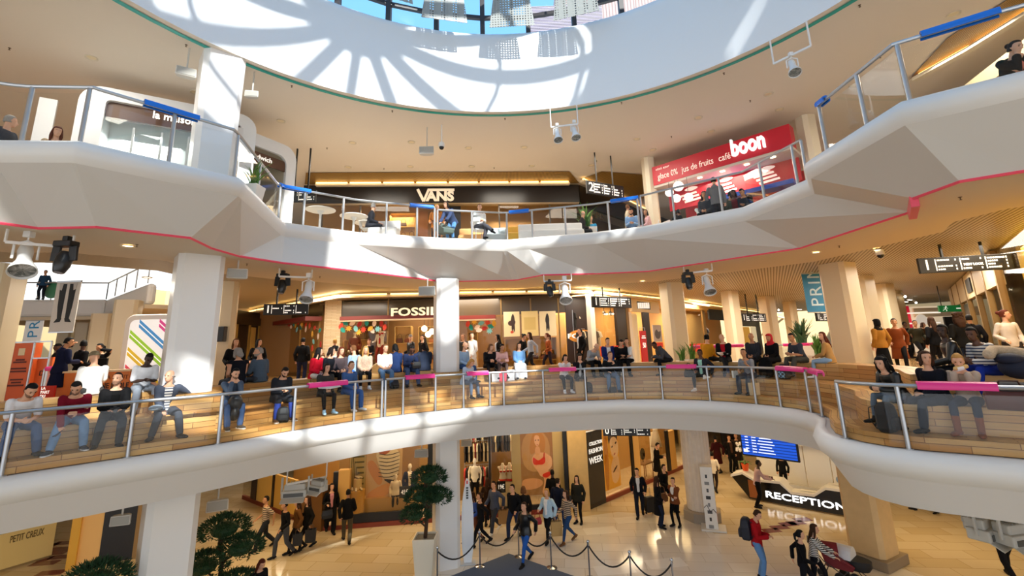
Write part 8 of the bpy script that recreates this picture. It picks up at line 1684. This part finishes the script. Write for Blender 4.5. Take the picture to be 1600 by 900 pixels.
r = thing('round_sign', 'green circular sign on the distant bridge at the far left', 'sign', PY(82, 453, 27.2)); mb = MB(); mb.lathe([(.42, -.03), (.5, -.03), (.5, .03), (.42, .03)], (0, 0, 0), 24, (0, 1, 0)); mb.build('ring', mat('#2f8a5a', .4), r, smooth=30); mb = MB(); mb.tube([(0, 0, -.5), (0, 0, -1.2)], .03, 6); mb.build('stem', STEEL, r)
# right corridor of the middle floor
w1, w2 = PY(1500, 520, 27), PY(1640, 520, 10.5); RW = Wall((w1.x, w1.y), (w2.x, w2.y))
t = thing('shopfront', 'row of shopfronts along the right side of the right hand corridor', 'shopfront', RW.pt(RW.L / 2, ZF))
def rw(name, m, f0, f1, z0, z1, off=0, th=.1): mb = MB(); RW.panel(mb, f0 * RW.L, f1 * RW.L, z0, z1, off, th); return under(mb.build(name, m), t)
rw('header', mat('#cdb78c', .5), 0, .8, 8.1, 9.1, .1, .2); rw('back_wall', mat('#5a4a30', .5), 0, 1.2, ZF, 9.1, -1.5, .1)
for f in (.1, .25, .4, .55, .68, .8): rw('post', BRASSY, f, f + .012, ZF, 9.1, .12, .16)
rw('glass', SHOPGLASS, 0, .8, ZF, 8.1, .0, .02); rw('lit_panel', mat('#cfa83a', .5, 0, .25), .82, 1.2, ZF, 9.1, -.4, .1); rw('glass', SHOPGLASS, .8, 1.2, ZF, 9.1, .02, .02); rw('dark_panel', mat('#3a3024', .4), .26, .4, ZF, 8.0, .03, .06); rw('black_sign', BLACK, .46, .53, 8.3, 8.85, .15, .05)
EW = Wall((PY(1395, 500, 30).x, 30), (PY(1530, 500, 30).x, 30)); t = thing('shopfront', 'bright shop at the end of the right corridor with vertical red bands', 'shopfront', EW.pt(EW.L / 2, ZF))
def ew(name, m, x0, y0, x1, y1, off=0, th=.1): mb = MB(); EW.ppanel(mb, x0, y0, x1, y1, off, th); return under(mb.build(name, m), t)
ew('back_wall', mat('#ecdcc0', .5, 0, .35), 1400, 478, 1530, 560, -.5)  # wall and red bands glow to paint in bright shop lighting
for x in (1402, 1411, 1420): ew('red_band', mat('#d81c3c', .4, 0, .25), x, 478, x + 5, 528, .0)
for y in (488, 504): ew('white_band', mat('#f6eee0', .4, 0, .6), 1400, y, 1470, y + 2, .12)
ew('black_panel', mat('#0f0d0d', .4), 1481, 494, 1522, 550, .05); ew('cream_header', mat('#e8d8b8', .5, 0, .2), 1428, 480, 1530, 494, .08); ew('clothes_shelf', mat('#c9a060', .5, 0, .1), 1430, 512, 1478, 520, .1)
EL = mb = MB(); mb.lathe([(.3, -.02), (.36, -.02), (.36, .02), (.3, .02)], tuple(EW.hit(1440, 500, .3)), 20, (0, 1, 0)); under(mb.build('round_emblem', mat('#f0e8da', .4, 0, .3), smooth=30), t)
for i, (x, y) in enumerate(((1408, 455), (1426, 466), (1213, 478), (1224, 483), (1389, 450))):
    P = PZ(x, y, ZS - .0); r = thing('track_spot', 'small lit spotlight under the ceiling of the right hand corridor', 'lamp', P, 0, 'small lit spotlights at the right'); mb = MB(); mb.tube([(0, 0, -.1), (.05, -.1, -.3)], .06, 10); mb.build('lamp_body', WHITE, r); mb = MB(); mb.ball((.06, -.12, -.32), .07, 10, 6); mb.build('bulb', mat('#fff2d6', .4, 0, 6), r); mb = MB(); mb.tube([(0, 0, .05), (0, 0, -.12)], .012, 5); mb.build('stem', WHITE, r)
for x, y in ((1415, 471), (1422, 468), (1394, 460), (1218, 488), (1232, 483), (1249, 483)):
    P = PZ(x, y, ZS + .0); r = thing('linear_lamp', 'short lit linear lamp in the ceiling of the right hand corridor', 'ceiling light', P, .5, 'short linear lamps at the right'); mb = MB(); mb.box((0, 0, -.03), (.6, .08, .03)); mb.build('tube', LAMPC, r); mb = MB(); mb.box((0, 0, .0), (.66, .12, .04)); mb.build('housing', WHITE, r)
# ================================================================== upper floor: tables, chairs, people
def pu(px, d, pose, label, yaw=0, seat=.47, ytop=None, **k):
    L = off2(-.22 - d); smp = sample(L, Z2R + .9); i = at_px(smp, px); p = smp[i][1]; q = smp[min(i + 4, len(smp) - 1)][1] - smp[max(i - 4, 0)][1]; q.normalize(); n = V((q.y, -q.x, 0)); y = math.atan2(n.x, -n.y) + rad(yaw)
    P = V((p.x, p.y, Z2R)); s = pose.startswith('sit')
    if ytop:                                        # stand back from the railing until the head shows where the photo has it
        hd = (1.33 if s else 1.75 if pose != 'bend' else 1.45) * k.get('H', 1.75) / 1.75
        P = min((P - n * (.12 * j) for j in range(40)), key=lambda a: abs(proj((a.x, a.y, Z2R + hd))[1] - ytop)); w_ = PY(px, ytop, P.y); P = V((w_.x, P.y, Z2R))
    if s: cafe_chair(P, y, 'white cafe chair under the ' + ' '.join(label.split()[:9]))
    return person(P + V((0, 0, seat if s else 0)), y, pose, label, **k)
CH0 = None
def cafe_chair(P, yaw, label):
    global CH0
    if CH0 is not None: return dup(CH0, P, yaw, label)
    r = CH0 = thing('cafe_chair', label, 'chair', P, yaw, 'white cafe chairs on the upper floor'); m = mat('#f0efec', .4)
    mb = MB(); mb.box((0, .02, .445), (.42, .42, .04)); mb.build('seat', m, r, bev=.012); mb = MB(); mb.loft([[(x, .26 + .03 * (1 - (x / .2) ** 2) + o_, z) for x in (-.2, -.1, 0, .1, .2)] + [(x, .28 + .03 * (1 - (x / .2) ** 2) + o_, z) for x in (.2, .1, 0, -.1, -.2)] for z, o_ in ((.5, 0), (.85, .06))]); mb.build('backrest', m, r)
    for x, y in ((-.18, -.17), (.18, -.17), (-.18, .2), (.18, .2)): mb = MB(); mb.tube([(x, y, .43), (x * 1.15, y * 1.15, 0)], .014, 6); mb.build('leg', STEEL, r)
    return r
for i, (x, y) in enumerate(((501, 328), (553, 338), (575, 349))):
    P = PZ(x, y, Z2R + .76); P.z = Z2R; r = thing('cafe_table', ['leftmost round white cafe table behind the upper railing', 'middle round white cafe table behind the upper railing', 'rightmost low white table beside the seated grey haired man'][i], 'table', P)
    mb = MB(); mb.lathe([(.02, .72), (.4, .73), (.45, .75), (.45, .77), (.02, .775)], (0, 0, 0), 28); mb.build('table_top', mat('#efe6da', .4), r, smooth=30); mb = MB(); mb.lathe([(.22, 0), (.22, .02), (.05, .05), (.035, .1), (.035, .6), (.12, .73)], (0, 0, 0), 18); mb.build('pedestal', WHITE, r, smooth=40)
pu(578, .3, 'sit_side', ytop=320, label='grey haired man in black sitting at the round cafe tables', yaw=70, top=('long', '#24242a'), bot=('trousers', '#2a2a30'), hair=('short', 'grey'))
pu(682, .3, 'stand_turn', ytop=321, label='blonde woman in orange coat and scarf beside the blue sleeve', yaw=-30, top=('coat', '#d88a3c'), bot=('slim', '#3a3a40'), hair=('long', 'blond'), H=1.66)
pu(705, .3, 'bend', ytop=324, label='dark haired woman in navy jacket and jeans leaning over a pushchair', yaw=-50, top=('jacket', '#3c4a6c'), bot=('slim', '#5a8ac0'), hair=('bob', 'dark'), H=1.68)
pu(748, .3, 'sit_cross', ytop=323, label='man in white shirt with crossed legs in the sun above the central pillar', yaw=10, top=('long', '#f0f0ee'), bot=('trousers', '#4a4a50'), hair=('short', 'lbrown'))
pu(906, .3, 'sit_side', ytop=333, label='balding man in black further back on the sunny upper floor', yaw=80, top=('jacket', '#2a2422'), bot=('trousers', '#222'), hair=('bald_ring', 'grey'))
pu(922, .3, 'sit_lap', ytop=341, label='person in bright blue t-shirt on the upper floor by the tall grass plant', yaw=10, top=T('#3a9ad0'), bot=('trousers', '#3a3a44'), hair=('bald_ring', 'grey'))
pu(986, .3, 'sit_phone', ytop=329, label='bearded man in light blue shirt eating under the blue sleeve', yaw=5, top=('long', '#8fb4e0'), bot=('trousers', '#2a3450'), hair=('crop', 'dark'), beard='dark')
pu(980, .3, 'stand_turn', ytop=320, label='person in beige coat standing behind the man in the light blue shirt', yaw=90, top=('coat', '#cfc2a8'), bot=('trousers', '#8a8070'), hair=('short', 'lbrown'), H=1.6)
pu(1013, .3, 'sit_side', ytop=329, label='woman in pink top and jeans right of the man in the light blue shirt', yaw=-70, top=('long', '#e6b8bc'), bot=('slim', '#4a6a9c'), hair=('bob', 'dark'), skin='m', H=1.66)
pu(1050, .3, 'sit_low', ytop=324, label='person in black jacket with back turned at the left of the juice bar', yaw=150, top=('jacket', '#17181c'), bot=('trousers', '#15151a'), hair=('short', 'black'), skin='d', H=1.8)
pu(1093, .3, 'sit_eat', ytop=316, label='woman with brown hair and white sleeves drinking behind the railing of the juice bar', yaw=30, top=('long', '#c9d2d4'), bot=('slim', '#333'), hair=('long', 'brown'), H=1.66)
pu(1101, .3, 'sit_lap', ytop=303, label='person with curly dark hair in grey behind the drinking woman', yaw=0, top=('jacket', '#3a3c40'), bot=('trousers', '#222'), hair=('curly', 'dark'), skin='m', H=1.75)
pu(1114, .3, 'stand', ytop=277, label='person in grey hoodie with back turned ordering at the juice bar', yaw=185, top=('hoodie', '#6e6e70'), bot=('trousers', '#2a2a30'), hair=('short', 'black'), H=1.84)
pu(1122, .3, 'sit_eat', ytop=304, label='man in dark jacket eating right of the drinking woman', yaw=-10, top=('jacket', '#1f2023'), bot=('trousers', '#1f2023'), hair=('short', 'black'), skin='m')
pu(1138, .3, 'sit_side', ytop=302, label='person in olive jacket right of the man eating', yaw=40, top=('jacket', '#4a5040'), bot=('trousers', '#333'), hair=('short', 'dark'), skin='m')
pu(1148, .3, 'sit_lap', ytop=300, label='person in dark red sweater behind the man looking at his phone', yaw=-20, top=('long', '#6a1a20'), bot=('trousers', '#222'), hair=('bob', 'black'), skin='d')
pu(1164, .3, 'sit_phone', ytop=295, label='man in dark jacket and light jeans looking at his phone below the menu board', yaw=0, top=('jacket', '#20222a'), bot=('trousers', '#8fb0d8'), hair=('short', 'black'), skin='m')
pu(1565, .3, 'sit_eat', ytop=84, label='woman with glasses in black blazer over coral at the top right', yaw=25, top=('jacket', '#17171a'), bot=('slim', '#222'), hair=('bun', 'dark'), front='#f08a74', H=1.72, near=True)
pu(8, .3, 'sit_side', ytop=183, label='person in dark grey seen behind the railing at the top left corner', yaw=60, top=('jacket', '#3a3e48'), bot=('trousers', '#333'), hair=('short', 'grey'))
pu(94, .3, 'sit_low', ytop=204, label='woman with auburn hair left of the bakery kiosk', yaw=30, top=('long', '#c8b090'), bot=('slim', '#444'), hair=('long', 'auburn'), H=1.62)
p = PY(915, 340, 17.5); spiky(V((p.x, p.y, Z2R)), 1.35, 'tall green grass plant in a white pot on the sunny upper floor', 9)
p = PY(396, 280, 10.8); spiky(V((p.x, p.y, Z2R)), .8, 'small green plant at the foot of the kiosk end', 11)
for i, (x, d, c, l) in enumerate(((738, 1.2, '#e8b070', 'orange padded seat left of the man with crossed legs'), (812, .9, '#e8b43c', 'yellow seat block right of the sunny gap in the railing'), (772, 1.0, '#b8c4c8', 'striped grey seat block in the sunny middle of the upper floor'), (600, .9, '#f0ece6', 'white rounded bench left of the woman in orange'), (860, .9, '#f0ece6', 'long white bench in the sunny middle of the upper floor'))):
    smp = sample(off2(-.22 - d), Z2R + .5); p = smp[at_px(smp, x)][1]; r = thing('lounge_seat', l, 'seat', (p.x, p.y, Z2R)); W_ = 2.4 if i == 4 else 1.0
    mb = MB(); mb.box((0, 0, .26), (W_, .6, .4)); mb.build('cushion', mat(c, .7), r, bev=.08); mb = MB(); mb.box((0, .26, .6), (W_, .14, .4)); mb.build('backrest', mat(c, .7), r, bev=.05); mb = MB(); mb.box((0, 0, .04), (W_ * .9, .5, .08)); mb.build('base', DGREY, r)
smp = sample(off2(-1.0), Z2R + .5); p = smp[at_px(smp, 694)][1]; r = thing('pushchair', 'grey pushchair between the two women beside the blue sleeve', 'stroller', (p.x, p.y, Z2R), .6)
mb = MB(); mb.loft([[(x * .2, y, z) for x, y, z in ((-1, .25, .4), (1, .25, .4), (1, -.35, .35), (-1, -.35, .35))], [(x * .23, y, z) for x, y, z in ((-1, .35, .9), (1, .35, .9), (1, -.4, .5), (-1, -.4, .5))]]); mb.build('seat_shell', mat('#5a6a64', .7), r, bev=.03); mb = MB()
for q in (-1, 1): mb.tube([(q * .22, .6, 1.0), (q * .22, .2, .5), (q * .2, -.35, .12)], .014, 6)
mb.tube([(-.22, .6, 1.0), (.22, .6, 1.0)], .016, 6); mb.build('frame', DGREY, r)
for x, y in ((-.22, .3), (.22, .3), (-.2, -.35), (.2, -.35)): mb = MB(); mb.tube([(x - .02, y, .11), (x + .02, y, .11)], .11, 14); mb.build('wheel', BLACK, r)
t = thing('shopfront', 'dim upper shop behind the woman with glasses at the top right', 'shopfront', (10, 12, Z2)); W3 = Wall((PY(1400, 150, 15).x, 15), (PY(1640, 100, 9.5).x, 9.5)); mb = MB(); W3.panel(mb, -1, W3.L + 3, Z2, ZT, -1.2, .1); under(mb.build('back_wall', mat('#a8905c', .5)), t); mb = MB(); W3.panel(mb, -1, W3.L + 3, Z2, 13.2, 0, .02); under(mb.build('glass', SHOPGLASS), t); mb = MB(); W3.panel(mb, -1, W3.L + 3, 13.2, 13.6, .05, .1); under(mb.build('fascia', mat('#cdbb96', .5)), t)
for f in (.2, .5, .8): mb = MB(); W3.panel(mb, f * W3.L, f * W3.L + .06, Z2, 13.2, .05, .1); under(mb.build('mullion', mat('#6a5a40', .5)), t)
# ================================================================== light
w = bpy.data.worlds.new('world'); SC.world = w; w.use_nodes = True; nt = w.node_tree
bg = nt.nodes['Background']
tc = nt.nodes.new('ShaderNodeTexCoord'); sp = nt.nodes.new('ShaderNodeSeparateXYZ'); rp = nt.nodes.new('ShaderNodeValToRGB')
nt.links.new(tc.outputs['Generated'], sp.inputs[0]); nt.links.new(sp.outputs['Z'], rp.inputs[0]); nt.links.new(rp.outputs[0], bg.inputs[0])
rp.color_ramp.elements[0].position = .0; rp.color_ramp.elements[0].color = C('#f1f4f8')
rp.color_ramp.elements[1].position = .5; rp.color_ramp.elements[1].color = C('#74abdc')
bg.inputs[1].default_value = 1.5
def sun(d, e, col, ang):
    l = bpy.data.lights.new('sun', 'SUN'); l.energy = e; l.color = col; l.angle = rad(ang)
    o = bpy.data.objects.new('sun', l); COL.objects.link(o); o.rotation_euler = Vector(d).to_track_quat('-Z', 'Y').to_euler()
sun((-.42, .7, -.6), 6.5, (1, .96, .9), .9)
def area(p, size, e, col, d=(0, 0, -1), sy=None):
    l = bpy.data.lights.new('ceiling_lamp', 'AREA'); l.energy = e; l.color = col; l.size = size
    if sy: l.shape = 'RECTANGLE'; l.size_y = sy
    o = bpy.data.objects.new('ceiling_lamp', l); COL.objects.link(o); o.location = p; o.rotation_euler = Vector(d).to_track_quat('-Z', 'Y').to_euler()
WARM = (1, .7, .33); WARM2 = (1, .9, .76)
for x, y, e in ((-9, 17, 220), (-4, 19.2, 160), (2, 19.5, 160), (9, 22, 260), (13.5, 17, 260), (15, 11, 220), (-12, 14, 200), (8, 28, 200), (16, 26, 200)):
    area((x, y, Z0C - .1), 2.5, e * .32, WARM)
for x, y, e in ((-12, 15, 260), (-8, 20, 300), (-2, 21.5, 300), (4, 21, 300), (10, 21, 300), (14, 15, 300), (10.5, 9.5, 220), (13, 11.5, 220), (17, 20, 300), (-18, 22, 400), (20, 28, 400), (12, 30, 400), (-12, 30, 400)):
    area((x, y, ZS - .1), 2.5, e * .7, WARM2)
for x, y, e in ((-10.5, 9.5, 200), (-6, 17.5, 300), (0, 18.5, 300), (4, 16.6, 250), (11.5, 11, 300), (13, 20, 250), (-14, 20, 250)):
    area((x, y, ZT - .15), 2.0, e * .42, WARM2)
SC.view_settings.view_transform = 'Standard'; SC.view_settings.look = 'None'
SC.view_settings.exposure = 0.45; SC.view_settings.gamma = 1; SC.view_settings.use_curve_mapping = False
SC.cycles.max_bounces = 7; SC.cycles.diffuse_bounces = 4; SC.cycles.glossy_bounces = 2; SC.cycles.transparent_max_bounces = 10
SC.cycles.transmission_bounces = 3; SC.cycles.sample_clamp_indirect = 6; SC.cycles.caustics_reflective = False; SC.cycles.caustics_refractive = False
bpy.data.scenes.remove(BENCH)
